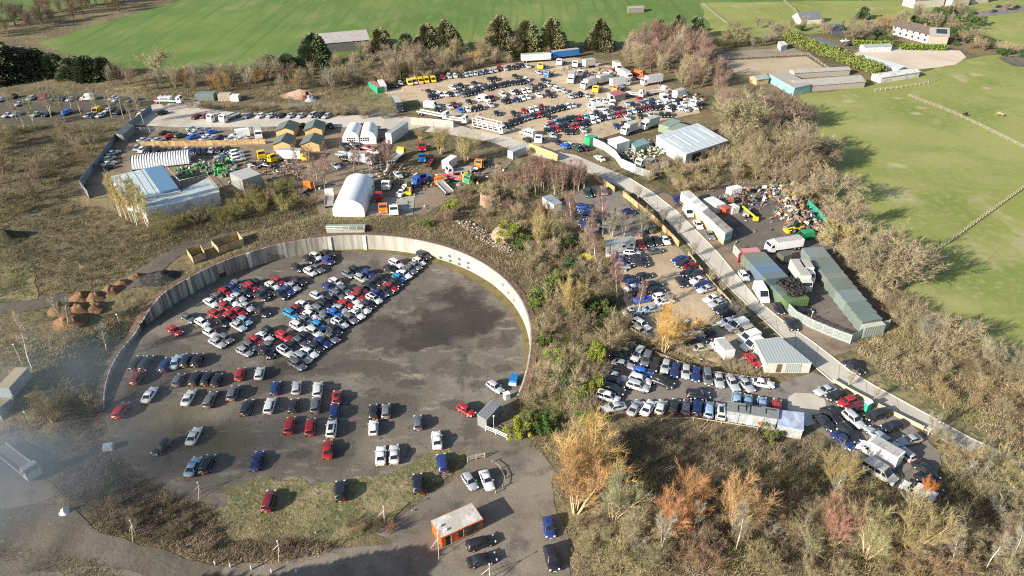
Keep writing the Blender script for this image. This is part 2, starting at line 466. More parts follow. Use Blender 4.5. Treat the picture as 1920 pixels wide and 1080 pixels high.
sheet("car_park_ground", [(1150, 648), (1192, 652), (1262, 683), (1330, 703), (1440, 722), (1525, 698), (1548, 708), (1600, 738), (1700, 788), (1762, 850), (1770, 930), (1700, 925), (1610, 862), (1540, 812), (1500, 790), (1370, 784), (1130, 772), (1108, 750)], M_asphalt, .05, 2.5, .4)
sheet("turning_circle_ground", [(1478, 745), (1490, 737), (1520, 738), (1545, 748), (1552, 768), (1540, 790), (1512, 800), (1490, 785), (1476, 765)], M_concrete, .075, 1.5, .05)
sheet("compound_ground", [(1286, 372), (1370, 345), (1440, 345), (1500, 390), (1560, 455), (1668, 606), (1600, 632), (1500, 592), (1400, 500), (1376, 462), (1330, 415)], ground_mat("oily compound tarmac", [(.13, .112, .095), ((.2, .17, .14), .1, .5, .7, 0), ((.075, .066, .058), .2, .55, .7, 0)]), .05, 3, .4)
sheet("verge_ground", [(1200, 350), (1240, 358), (1300, 392), (1376, 462), (1396, 505), (1480, 588), (1560, 632), (1625, 650), (1560, 668), (1522, 643), (1480, 614), (1420, 566), (1347, 478), (1270, 400), (1225, 364)], M_dirt, .055, 2.5, .3)

sheet("apron_ground", [(-150, 1150), (-100, 1062), (180, 1052), (420, 1062), (560, 1048), (640, 1028), (735, 1018), (700, 1000), (760, 958), (850, 900), (878, 862), (868, 842), (905, 812), (962, 792), (1003, 838), (1040, 880), (1034, 905), (1044, 960), (1064, 1000), (1066, 1180), (-150, 1180)], M_tarmac, .03, 1.8, .35)
sheet("grass_strip_ground", [(425, 915), (470, 896), (520, 902), (560, 893), (600, 908), (640, 902), (700, 893), (760, 872), (790, 858), (840, 838), (876, 842), (874, 862), (828, 902), (760, 950), (706, 990), (640, 1022), (560, 1010), (430, 1012), (410, 960)], M_turf, .05, 1.0, .9)
sheet("track", [(-150, 985), (60, 945), (128, 948), (190, 1000), (330, 1040), (420, 1062), (400, 1110), (200, 1062), (-150, 1090)], M_mud, .04, 1.8, .3)
sheet("lorry_park_ground", [(-120, 870), (50, 872), (118, 925), (60, 948), (-120, 985)], M_tarmac, .035, 1.8, .3)
sheet("track", [(-120, 578), (60, 563), (165, 546), (250, 525), (258, 536), (160, 562), (60, 582), (-120, 606)], M_mud, .05, 2, .4)
sheet("track", [(-60, 470), (20, 474), (65, 500), (70, 560), (20, 572), (-60, 578)], M_turf, .04, 2, .6)
sheet("track", [(232, 520), (330, 462), (420, 438), (470, 432), (420, 452), (340, 478), (262, 540)], M_mud, .045, 2, .4)
sheet("grass_verge_ground", [(612, 395), (700, 402), (690, 422), (615, 418)], M_turf, .05, 2, .3)
sheet("verge_ground", [(1155, 356), (1205, 378), (1246, 418), (1312, 490), (1364, 545), (1412, 592), (1440, 620), (1410, 625), (1330, 530), (1278, 470), (1180, 385)], M_turf, .052, 2, .3)
sheet("verge_ground", [(1560, 668), (1600, 702), (1645, 728), (1730, 774), (1822, 828), (1960, 893), (1960, 870), (1830, 800), (1740, 745), (1640, 690), (1600, 672)], M_turf, .052, 2, .5)

# ---- kerbs: a real step along both road edges
def kerb(pix, side):
    P = [G2(p) for p in pix]
    m = MB()
    for a, b in zip(P, P[1:]):
        L = math.hypot(b[0] - a[0], b[1] - a[1]); dx, dy = (b[0] - a[0]) / L, (b[1] - a[1]) / L
        c = ((a[0] + b[0]) / 2, (a[1] + b[1]) / 2, height((a[0] + b[0]) / 2, (a[1] + b[1]) / 2) + .02)
        m.box(c, (L + .05, .22, .16), 0, math.atan2(dy, dx))
    return tag(m.build("kerb", mat("kerb stone", (.5, .45, .37), .9)), kind="structure")
kerb(ROADR[5:], 1)
kerb(ROADL[4:], -1)
# expansion joints of the road slabs
jm = MB()
nJ = 24
def along(P, t):
    Q = [G2(p) for p in P]
    Ls = [math.hypot(b[0] - a[0], b[1] - a[1]) for a, b in zip(Q, Q[1:])]
    s = t * sum(Ls)
    for (a, b), L in zip(zip(Q, Q[1:]), Ls):
        if s <= L: return (a[0] + (b[0] - a[0]) * s / L, a[1] + (b[1] - a[1]) * s / L)
        s -= L
    return Q[-1]
for k in range(1, nJ):
    a, b = along(ROADL[2:], k / nJ), along(ROADR[3:], k / nJ)
    a = (a[0] + (b[0] - a[0]) * .03, a[1] + (b[1] - a[1]) * .03); b = (b[0] - (b[0] - a[0]) * .03, b[1] - (b[1] - a[1]) * .03)
    L = math.hypot(b[0] - a[0], b[1] - a[1]); ang = math.atan2(b[1] - a[1], b[0] - a[0])
    mx_, my_ = (a[0] + b[0]) / 2, (a[1] + b[1]) / 2
    jm.box((mx_, my_, height(mx_, my_) + .068), (L, .1, .006), 0, ang)
tag(jm.build("road_joints", mat("joint tar", (.27, .24, .195), .9)), kind="structure")

# ================================================================ ROUND RETAINING WALL
def wall_mat():
    m, n, l, b = new_mat("streaked concrete wall")
    b.inputs["Roughness"].default_value = .9
    tc = n.new("ShaderNodeTexCoord")
    def nz(scale, sc, det=6):
        mp = n.new("ShaderNodeMapping"); mp.inputs["Scale"].default_value = scale; l.new(tc.outputs["Object"], mp.inputs[0])
        z = n.new("ShaderNodeTexNoise"); z.inputs["Scale"].default_value = sc; z.inputs["Detail"].default_value = det; l.new(mp.outputs[0], z.inputs["Vector"]); return z.outputs["Fac"]
    def ramp(s, lo, hi):
        r_ = n.new("ShaderNodeMapRange"); r_.inputs[1].default_value = lo; r_.inputs[2].default_value = hi; l.new(s, r_.inputs[0]); return r_.outputs[0]
    def mix(f, a, c):
        x = n.new("ShaderNodeMixRGB"); l.new(f, x.inputs[0])
        if isinstance(a, tuple): x.inputs[1].default_value = (*a, 1)
        else: l.new(a, x.inputs[1])
        x.inputs[2].default_value = (*c, 1); return x.outputs[0]
    c = mix(ramp(nz((1, 1, .3), .3), .4, .65), (.42, .4, .35), (.32, .3, .255))
    # water streaks, stronger on the left half of the wall where the old render is black with algae
    sx = n.new("ShaderNodeSeparateXYZ"); l.new(tc.outputs["Object"], sx.inputs[0])
    west = n.new("ShaderNodeMapRange"); west.inputs[1].default_value = BX + 6; west.inputs[2].default_value = BX - 22; west.inputs[3].default_value = .22; l.new(sx.outputs["X"], west.inputs[0])
    st = ramp(nz((1, 1, .06), 1.1, 8), .47, .6)
    mu = n.new("ShaderNodeMath"); mu.operation = 'MULTIPLY'; l.new(st, mu.inputs[0]); l.new(west.outputs[0], mu.inputs[1])
    c = mix(mu.outputs[0], c, (.12, .115, .095))
    st2 = ramp(nz((1, 1, .12), .5, 8), .5, .66)
    mu2 = n.new("ShaderNodeMath"); mu2.operation = 'MULTIPLY'; l.new(st2, mu2.inputs[0]); l.new(west.outputs[0], mu2.inputs[1])
    c = mix(mu2.outputs[0], c, (.2, .185, .15))
    l.new(c, b.inputs["Base Color"])
    return m
M_wall = wall_mat()
spots_over(M_scrub, [(*up(40, 1040), 14, 4, .7), (*up(130, 1065), 9, 3, .6)], (.24, .22, .12), soft=.6, amp=6)
M_rust = mat("rusty coping and leaf litter", (.14, .09, .06), .95, var=.35, scale=1.2)
wl, cop = MB(), MB()
N = 240
prof = []
for i in range(N + 1):
    t = 2 * math.pi * i / N
    zt = height(BX + (BR + 2.2) * math.cos(t), BY + (BR + 2.2) * math.sin(t))
    prof.append((t, zt))
for i in range(N):
    (t0, z0), (t1, z1) = prof[i], prof[i + 1]
    if max(z0, z1) < .35: continue
    z0, z1 = max(z0, .3) , max(z1, .3)
    ri, ro = BR, BR + .55
    q = lambda r_, t, z: (BX + r_ * math.cos(t), BY + r_ * math.sin(t), z)
    wl.add([q(ri, t0, -.3), q(ri, t1, -.3), q(ri, t1, z1 + .1), q(ri, t0, z0 + .1), q(ro, t1, z1 + .1), q(ro, t0, z0 + .1), q(ro, t1, -.3), q(ro, t0, -.3)],
           [(1, 0, 3, 2), (3, 5, 4, 2), (6, 4, 5, 7)], 0)
    w0 = 1.0 + .5 * mnoise.noise(Vector((i * .21, 1, 0))); w1 = 1.0 + .5 * mnoise.noise(Vector(((i + 1) * .21, 1, 0)))
    cop.add([q(BR + .3, t0, z0 + .13), q(BR + .3, t1, z1 + .13), q(BR + .75 + w1, t1, z1 + .14), q(BR + .75 + w0, t0, z0 + .14), q(BR + .3, t0, z0 - .05), q(BR + .3, t1, z1 - .05), q(BR + .75 + w1, t1, z1 - .3), q(BR + .75 + w0, t0, z0 - .3)],
            [(1, 0, 3, 2), (0, 1, 5, 4), (2, 3, 7, 6)], 0)
wo = wl.build("retaining_wall", M_wall)
tag(wo, "tall streaked concrete retaining wall curving round the sunken car yard", "wall")
cop.build("coping", M_rust, wo)
def on_wall(px, py):
    """angle and height of a point of the wall's inner face seen at px,py"""
    dx, dy, dz = ray(px, py)
    L = math.sqrt(dx * dx + dy * dy + dz * dz); dx, dy, dz = dx / L, dy / L, dz / L
    ox, oy = -BX, -BY
    A = dx * dx + dy * dy; B = 2 * (dx * ox + dy * oy); C = ox * ox + oy * oy - BR * BR
    D = max(0, B * B - 4 * A * C)
    t = (-B + math.sqrt(D)) / (2 * A)
    return math.atan2(dy * t - BY, dx * t - BX), CAMH + dz * t
for (px, py) in ((620, 465), (685, 463), (470, 495), (358, 545)):
    t, _ = on_wall(px, py)
    m = MB(); m.box((BX + (BR - .12) * math.cos(t), BY + (BR - .12) * math.sin(t), 0), (.3, .85, PLAT + .02), 0, t)
    m.build("pilaster", mat("pale pier concrete", (.6, .57, .5), .9), wo)
for (px, py) in ((826, 482), (843, 479), (844, 488), (861, 485), (861, 494), (878, 492), (878, 501), (944, 533), (954, 548), (965, 562)):
    t, z = on_wall(px, py)
    m = MB(); c = Vector((BX + (BR - .03) * math.cos(t), BY + (BR - .03) * math.sin(t), z)); d = Vector((math.cos(t), math.sin(t), 0))
    m.tube(c - d * .12, c + d * .1, .52, .52, 16, 0)
    m.tube(c - d * .14, c - d * .11, .36, .36, 16, 1)
    m.build("pipe_opening", [mat("pipe collar", (.42, .4, .36), .9), mat("pipe dark", (.09, .085, .08), .9)], wo)
for (px, py, w, hh) in ((418, 516, 1.8, 1.3), (268, 606, 2.2, 1.7)):
    t, _ = on_wall(px, py)
    m = MB(); m.box((BX + (BR + .02) * math.cos(t), BY + (BR + .02) * math.sin(t), .0 if w > 2 else .1), (.1, w, hh), 0, t)
    m.build("doorway_recess", mat("dark doorway", (.05, .045, .04), .95), wo)
# ================================================================ VEHICLES
PAINT = {'W': (.74, .74, .72), 'S': (.4, .42, .44), 'G': (.13, .14, .15), 'K': (.014, .016, .02), 'B': (.012, .03, .15), 'b': (.015, .12, .5), 'c': (.02, .24, .48),
         'L': (.24, .36, .48), 'R': (.36, .014, .018), 'M': (.15, .012, .022), 'N': (.02, .06, .048), 'Y': (.8, .5, .008), 'T': (.52, .47, .35), 'O': (.72, .17, .02), 'g': (.02, .28, .1)}
CNAME = {'W': 'white', 'S': 'silver', 'G': 'grey', 'K': 'black', 'B': 'dark blue', 'b': 'bright blue', 'c': 'turquoise blue', 'L': 'pale blue', 'R': 'red', 'M': 'maroon', 'N': 'dark green',
         'Y': 'yellow', 'T': 'cream', 'O': 'orange', 'g': 'green'}

def paint_mat():
    m, n, l, b = new_mat("car paint")
    oi = n.new("ShaderNodeObjectInfo")
    tc = n.new("ShaderNodeTexCoord"); nz = n.new("ShaderNodeTexNoise"); nz.inputs["Scale"].default_value = 1.7; nz.inputs["Detail"].default_value = 4
    l.new(tc.outputs["Object"], nz.inputs["Vector"])
    mr = n.new("ShaderNodeMapRange"); mr.inputs[1].default_value = .35; mr.inputs[2].default_value = .75; mr.inputs[3].default_value = 0; mr.inputs[4].default_value = .05
    l.new(nz.outputs["Fac"], mr.inputs[0])
    mx = n.new("ShaderNodeMixRGB"); mx.inputs[2].default_value = (.25, .22, .18, 1)      # road dirt
    l.new(mr.outputs[0], mx.inputs[0]); l.new(oi.outputs["Color"], mx.inputs[1]); l.new(mx.outputs[0], b.inputs["Base Color"])
    b.inputs["Roughness"].default_value = .32; b.inputs["Coat Weight"].default_value = .45; b.inputs["Coat Roughness"].default_value = .08
    return m
M_paint = paint_mat()
def glossy(name, c, r=.08, spec=.5):
    m, n, l, b = new_mat(name); b.inputs["Base Color"].default_value = (*c, 1); b.inputs["Roughness"].default_value = r; b.inputs["Specular IOR Level"].default_value = spec
    MATS[name] = m; return m
M_glass = glossy("car glass", (.018, .022, .026), .06)
M_tyre = mat("tyre rubber", (.018, .018, .018), .9)
M_rim = mat("alloy rim", (.45, .45, .46), .35, metal=.7)
M_head = glossy("headlamp lens", (.75, .76, .76), .1)
M_tail = glossy("tail lamp lens", (.38, .01, .01), .15)
M_plate_w = mat("white number plate", (.75, .75, .7), .5)
M_plate_y = mat("yellow number plate", (.78, .55, .05), .5)
M_plastic = mat("black bumper plastic", (.03, .03, .032), .7)

def car_template(kind):
    """returns dict of part -> MB for one body style"""
    D = {'h': (4.0, 1.76, 1.47), 's': (4.65, 1.82, 1.43), 'e': (4.7, 1.82, 1.47), 'u': (4.5, 1.88, 1.68), 'm': (4.55, 1.83, 1.68)}[kind]
    L, W, H = D
    hb = {'h': .0, 's': .0, 'e': .0, 'u': .12, 'm': .05}[kind]
    rear = {'h': (-.475, -.375), 's': (-.355, -.19), 'e': (-.485, -.43), 'u': (-.48, -.41), 'm': (-.485, -.43)}[kind]
    front = {'h': (.235, .065), 's': (.2, .04), 'e': (.2, .045), 'u': (.225, .075), 'm': (.29, .1)}[kind]
    deck = {'h': .9, 's': .93, 'e': .9, 'u': 1.0, 'm': .95}[kind]
    st = [(-.5, .78, .38, .58, .62), (-.485, .9, .3, .74, .8), (-.45, .965, .26, .86, deck), (-.36, .99, .22, .9, deck + .02), (-.2, 1.0, .2, .91, .94), (.05, 1.0, .2, .9, .93), (.2, .99, .2, .88, .95),
          (.32, .975, .22, .81, .9), (.42, .93, .25, .71, .81), (.475, .84, .3, .61, .69), (.5, .68, .38, .5, .54)]
    b = MB()
    rows = []
    for (fx, w, zb, zs, zt) in st:
        x, w = fx * L, w * W / 2
        zb, zs, zt = zb + hb * .6, zs + hb, zt + hb
        half = [(w * .86, zb), (w, zb + .16), (w * 1.0, (zb + zs) / 2 + .05), (w * .965, zs - .03), (w * .88, zs + .02), (w * .5, zt + .0), (0, zt + .015)]
        pts_ = [(x, -a, z) for a, z in half] + [(x, a, z) for a, z in half[::-1][1:]]
        rows.append(pts_)
    n = len(rows[0])
    vs = [p for r_ in rows for p in r_]
    fs = []
    for i in range(len(rows) - 1):
        for j in range(n - 1): fs.append((i * n + j, (i + 1) * n + j, (i + 1) * n + j + 1, i * n + j + 1))
        fs.append((i * n + n - 1, (i + 1) * n + n - 1, (i + 1) * n, i * n))
    fs.append(tuple(range(n - 1, -1, -1))); fs.append(tuple(range((len(rows) - 1) * n, len(rows) * n)))
    b.add(vs, [f[::-1] for f in fs], 0, True)
    # cabin
    zb_ = .86 + hb
    def loop(xr, xf, w0, w1, z, nose=.0):
        # six points per loop: rear right/left, mid, front
        return [(xr * L, -w0, z), (0.5 * (xr + xf) * L, -w1, z), (xf * L, -w0 * .93, z), (xf * L, w0 * .93, z), (0.5 * (xr + xf) * L, w1, z), (xr * L, w0, z)]
    wb, wr = W / 2 * .91, W / 2 * .68
    A = loop(rear[0], front[0], wb, wb * 1.02, zb_)
    B = loop(rear[1] - .012, front[1] + .012, wr * 1.03, wr * 1.1, H - .09)
    C_ = loop(rear[1] + .02, front[1] - .02, wr * .9, wr * .98, H - .02)
    D_ = loop(rear[1] + .1, front[1] - .1, wr * .5, wr * .55, H + .005)
    vs = A + B + C_ + D_
    fs = []
    for k in range(3):
        for i in range(6): fs.append((k * 6 + i, k * 6 + (i + 1) % 6, (k + 1) * 6 + (i + 1) % 6, (k + 1) * 6 + i))
    fs.append((18, 19, 20, 21, 22, 23))
    b.add(vs, fs, 0, True)
    # lower sill / bumper strips in black
    b.box((0, 0, .2 + hb * .6), (L * .9, W * .9, .12), 1)
    # mirrors
    for s in (-1, 1): b.box((front[0] * L - .25, s * (W / 2 + .05), .93 + hb), (.14, .2, .14), 0)
    def pane(P00, P10, P11, P01, u0, u1, v0, v1, off=.014):
        P = [Vector(p) for p in (P00, P10, P11, P01)]
        nrm = (P[1] - P[0]).cross(P[3] - P[0]).normalized()
        def q(u, v): return tuple(P[0] * (1 - u) * (1 - v) + P[1] * u * (1 - v) + P[2] * u * v + P[3] * (1 - u) * v + nrm * off)
        return [q(u0, v0), q(u1, v0), q(u1, v1), q(u0, v1)]
    ws = MB(); ws.add(pane(A[2], A[3], B[3], B[2], .05, .95, .1, .97), [(0, 1, 2, 3)])
    rw = MB(); rw.add(pane(A[5], A[0], B[0], B[5], .07, .93, .2 if kind != 's' else .12, .94), [(0, 1, 2, 3)])
    sides = []
    for (i, j, k_) in ((0, 1, 2), (3, 4, 5)):
        sw = MB()
        a = pane(A[i], A[j], B[j], B[i], .12 if i == 0 else .06, .96, .14, .93); c = pane(A[j], A[k_], B[k_], B[j], .04, .94 if i == 0 else .88, .14, .93)
        sw.add(a, [(0, 1, 2, 3)]); sw.add(c, [(0, 1, 2, 3)])
        sides.append(sw)
    wheel = MB()
    wheel.tube((0, -.11, 0), (0, .11, 0), .325 + hb * .3, None, 14, 0)
    for s in (-1, 1): wheel.tube((0, s * .108, 0), (0, s * .122, 0), .2, .2, 10, 1)
    hl, tl = [], []
    for s in (-1, 1):
        m = MB(); m.box((L * .462, s * W * .345, .585 + hb), (.26, .34, .14), 0, s * -.35, .8); hl.append(m)
        m = MB(); m.box((-L * .487, s * W * .39, .62 + hb), (.12, .3, .2), 0, s * .25, .85); tl.append(m)
    pf, pr = MB(), MB()
    pf.box((L * .5 + .005, 0, .4 + hb), (.03, .52, .11)); pr.box((-L * .5 - .005, 0, .48 + hb), (.03, .52, .11))
    sr = MB(); zr = H + .012
    sr.add([(rear[1] * L + .5, -wr * .62, zr), (front[1] * L - .12, -wr * .62, zr), (front[1] * L - .12, wr * .62, zr), (rear[1] * L + .5, wr * .62, zr)], [(0, 1, 2, 3)])
    return dict(body=b, windscreen=ws, rear_window=rw, sides=sides, wheel=wheel, head=hl, tail=tl, pf=pf, pr=pr, roof=sr, dims=D, axle=.3, r=.325 + hb * .3)

TPL = {}
for k in 'hseum':
    T = car_template(k)
    TPL[k] = dict(T=T, dims=T['dims'], body=T['body'].mesh("car_body", [M_paint, M_plastic]), ws=T['windscreen'].mesh("windscreen", M_glass), rw=T['rear_window'].mesh("rear_window", M_glass),
                  sides=[m.mesh("side_window", M_glass) for m in T['sides']], wheel=T['wheel'].mesh("wheel", [M_tyre, M_rim]), head=[m.mesh("headlight", M_head) for m in T['head']],
                  tail=[m.mesh("tail_light", M_tail) for m in T['tail']], pf=T['pf'].mesh("front_plate", M_plate_w), pr=T['pr'].mesh("rear_plate", M_plate_y), roof=T['roof'].mesh("sunroof", M_glass))

def make_car(kind, c, loc, rz, sunroof=False):
    t = TPL[kind]; L, W, H = t['dims']
    o = link("parked_car", t['body'], None, loc, rz); o.color = (*c, 1)
    link("windscreen", t['ws'], o); link("rear_window", t['rw'], o)
    for m in t['sides']: link("side_window", m, o)
    for sx in (-1, 1):
        for sy in (-1, 1): link("wheel", t['wheel'], o, (sx * L * .295, sy * (W / 2 - .1), t['T']['r']))
    for m in t['head']: link("headlight", m, o)
    for m in t['tail']: link("tail_light", m, o)
    link("number_plate", t['pf'], o); link("number_plate", t['pr'], o)
    if sunroof: link("sunroof", t['roof'], o)
    return o

# ---- where every car stands: windows of the picture (x0, y0, scale), a heading in the picture, then x,yColour[style][+][@dx,dy]
DOWN = (168, 95)
def slant(px):
    xs = [200, 260, 350, 480, 600, 700, 820, 900]; ys = [.75, .7, .53, .3, .09, .05, -.12, -.35]
    return float(np.interp(px, xs, ys))
CARS = [
 ("in the small group under the back wall", 0, 360, 3, DOWN, "1740,378Kh 1778,360Wh 1840,347Ks 1848,383Bh 1675,425Kh 1745,447Wh 1785,428Gs"),
 ("in the left pack of the round yard", 0, 360, 3, DOWN, "1345,515Gh 1410,533Ru 1465,512Kh 1530,527Ws 1565,500Rh 1640,533Ss 1680,497Ks 1605,548Bs 1580,575Ks 1495,558Kh 1390,563Kh 1310,543Bs 1268,562Rh 1467,583Ks 1340,588Ss 1235,593Gh 1305,617Ws 1188,620Ws 1275,643Rh 1380,643Ss 1335,670Rs 1470,672Ks 1220,685Rh 1290,697Rh 1255,730Kh 1375,723Lh 1340,752Ss"),
 ("by the left side of the round yard", 0, 360, 3, DOWN, "1065,708Gs 1133,733Wh 985,778Rh 1183,790Wh 1270,823Gh 1223,845Ss"),
 ("in the upper half of the long pack", 480, 420, 6, DOWN, "1130,515Kh 1050,560Gh 1275,560Bh 1190,605Sh 1410,605Ks 1340,640Ks 1580,445Wu 1510,505Kh 1660,565Ws 1730,510Gs 1790,470Gh 1835,420Wh 1885,355Ku 1605,605ch 1570,650Kh 1505,705Rs 1450,745Ks 1290,690Ks 1350,790Bs 1190,750Ms 1320,840W+u 1265,905Kh"),
 ("in the middle of the long pack", 480, 420, 6, DOWN, "1150,800Rs 900,650Wh 840,705Bh 1000,745Ge 690,805Sh 930,795Ge 1085,850Ws 860,855Kh 1015,895Rs 780,905Ku 955,955Ss 1180,950Ws 1120,1010W+s 555,910Ws 480,960Mh 720,965Ge 885,1005bh 400,1015cu 615,1020Wh 780,1060Gh 1035,1055Ge"),
 ("in the lower half of the long pack", 440, 590, 6, DOWN, "795,60Gh 725,140Wu 945,120ch 1170,95W+u 895,195Wu 1110,180Ku 1075,250Gs 410,190Kh 340,245W+s 560,250Ru 725,290Gh 800,250Ks 970,305Bs 265,300Rh 180,345Gh 115,410Sh 410,355Gh 360,425Ku 660,350Ks 560,410W+u 915,365Kh 820,420Ws 740,475Se 705,560Gu"),
 ("in the scattered rows at the left", 0, 360, 3, None, "765,958Ke 818,958Ke 930,968Be 990,952Ls 1050,945Ku 1110,945K+u 775,1042Mu 1003,1055Gh 1100,1048Ku 1165,1048Ku 1217,1055Kh 1350,1022Rh 1460,1018Wh"),
 ("in the scattered lower rows", 0, 720, 3, None, "840,58Ws 1060,75Ws 1180,85Ge 1310,50Gu 680,147Ru@80,-120 910,352Kh@-100,90 1090,290Ws 1085,462Ls 1165,450K+u 1443,430B+s 1388,132Ku 1517,122Wu 1650,120Kh 1775,118Gu 1548,20Bh 1668,20Sh 1787,30Wu 1893,75R+h 1880,157Bu 1630,232Ru 1745,242Ru 1865,248W+u 1843,365Rs"),
 ("on the right of the scattered rows", 640, 720, 3, None, "180,152K+h 250,150Gh 180,243Wh 430,215Gh 537,313Ws 222,400Ws 297,393Ws 702,145Rh@110,70 865,15Sh@120,80"),
 ("on the rough grass strip", 0, 720, 3, None, "1510,657Mu 1913,600Ku 2488,445Bu 2350,560Ku"),
 ("beside the orange cabin", 640, 720, 3, None, "722,545Sh@55,85 818,538Ws@45,100 785,890Ke@110,-35 790,985Ks@140,-30 1168,803Bh@15,100 1183,980Ku@25,100"),
 ("in the corner lot by the timber fence", 1000, 330, 6, (60, 90), "610,195Nu 695,180Ku 785,165Ge"),
 ("in the small lot above the white cabin", 1000, 330, 6, (140, 15), "560,345Bh 580,390bh 540,460Nh 660,415Bh 700,455Kh 760,455Kh 750,510Kh 590,540Bh 655,585Wh 815,555Ts 390,375Kh 1085,390Bs@140,-10"),
 ("beside the white cabin with the grey roof", 1000, 330, 6, (75, 105), "1345,590Nh@60,-60 1235,625Gh@60,-60 1215,770Rh 1295,740Ku 1390,725Ks 1485,715Ws 1360,840Gs@150,-25"),
 ("in front of the white cabin", 1000, 330, 6, (170, 12), "920,885Ss 1110,860W+u 1180,915Ks 990,935Bh 1200,980Ku 1000,1005Sh"),
 ("at the left of the gravel lot", 1100, 420, 6, (165, -30), "465,605Kh 650,580Kh 520,650Bh 545,715Ws 610,765Kh 640,840bs 745,685Ku 775,745Kh 830,810Wh 875,865Ws 1070,650Kh@80,90 545,990W+s 720,955Ls 545,1050Kh"),
 ("in the row along the gravel lot's fence", 1100, 420, 6, (-165, 50), "1070,410Bs 1115,460Kh 1170,495Rh 1135,530Ks 1200,560Ku 1240,620Ws 1295,665Bs 1330,715Ss 1415,835Ws 1470,885Ss 1530,945Ke 1590,1000Ku"),
 ("at the lower end of the gravel lot", 1120, 560, 6, (-165, 50), "1490,240Ws 1600,205Gh 1650,355Tm 1010,265Ss@165,-20 1020,330Ku@165,10 1080,405Ss@165,-10 1100,465Ke@165,-5 1185,545Ts@165,-25 880,420Bh@165,-10 460,285Wu@100,60 495,345Th@100,60 1275,390Ku@90,120 1755,690Rs@130,150"),
 ("at the tarmac car park's left edge", 1100, 640, 6, (190, 55), "480,95Ke@120,-90 390,165Ks 410,260Ss 400,330Ks 355,395Ss 335,460Ku 300,540Ku 240,620Wm 310,735Ss@-190,40 630,345bh 595,415Wu 560,500Su 830,460Ku@160,60"),
 ("under the bank of the tarmac car park", 1100, 640, 6, (20, 110), "575,150Sm@-60,90 665,195Gm@-45,100 765,260Kh@-35,100 885,280Sh@-25,100 995,325Bh@-20,100 1115,340Sh@-10,100 1230,370Bh@-5,100 1360,400Gm@15,100 1485,425Ss@25,100 1640,460Ss@65,110 1790,475Ss@90,100 1975,465Ws@200,30 1255,600Ku@180,10"),
 ("in the tarmac car park's lower row", 1100, 640, 6, (30, -110), "545,745Ss@75,-110 690,745Ws@65,-115 835,735Wh@45,-115 990,725Kh@30,-115 1125,740Gh@20,-110 1245,735Bu@20,-110 1380,765Lm@10,-110 1505,790W+u@-5,-110 1690,640Lh@5,-110 1810,670Lh@5,-110 1975,700Lh@5,-110 2140,725Rh@5,-110"),
 ("along the car park's yellow wall", 1320, 640, 6, (-190, 65), "1365,545Ss 1500,600Ks 1620,680Rh 1700,745Mh 1940,830Km@-200,50"),
 ("in the car park's bottom corner", 1500, 700, 6, (180, 160), "610,505Su 370,480Ks 310,550Ks 530,680Ke 500,745Bs 890,700Se@-180,-140 1040,590Kh@-190,40 1235,745Ss@-190,50 1140,870Se@-190,-150"),
 ("at the car park's overgrown end", 1560, 780, 6, (190, 150), "1050,600Ks 1090,745Ks"),
 ("on the roadside verge", 1240, 330, 6, (70, 110), "175,265Be@50,120 415,545Ws 545,660Gs 930,1120Wh 1320,1490Kh 1460,1660Ks"),
 ("on the far grass verge of the road", 1320, 640, 6, (150, 120), "1690,285Ks"),
 ("inside the curved palisade fence", 1280, 360, 3, (150, 10), "670,665Ks"),
 ("by the white barrel-roofed store", 560, 270, 6, (-60, 80), "1170,540Ws"),
 ("under the left yard's timber fence", 140, 200, 6, (-35, 55), "695,465Sh 750,485Wh 830,490Ku 915,490Ku 1005,493Ks 1080,495Gh 1160,495Kh 1260,485Sh 1335,495Bh 1400,498Kh 1460,500Kh 1530,490Sh 1620,480Ks 1715,475Ks"),
 ("by the left yard's metal fence", 140, 200, 6, (100, -30), "430,515Ss 390,580Sh 385,635Ws 385,675Kh 1655,550Ls@-150,30 980,65Ku"),
]
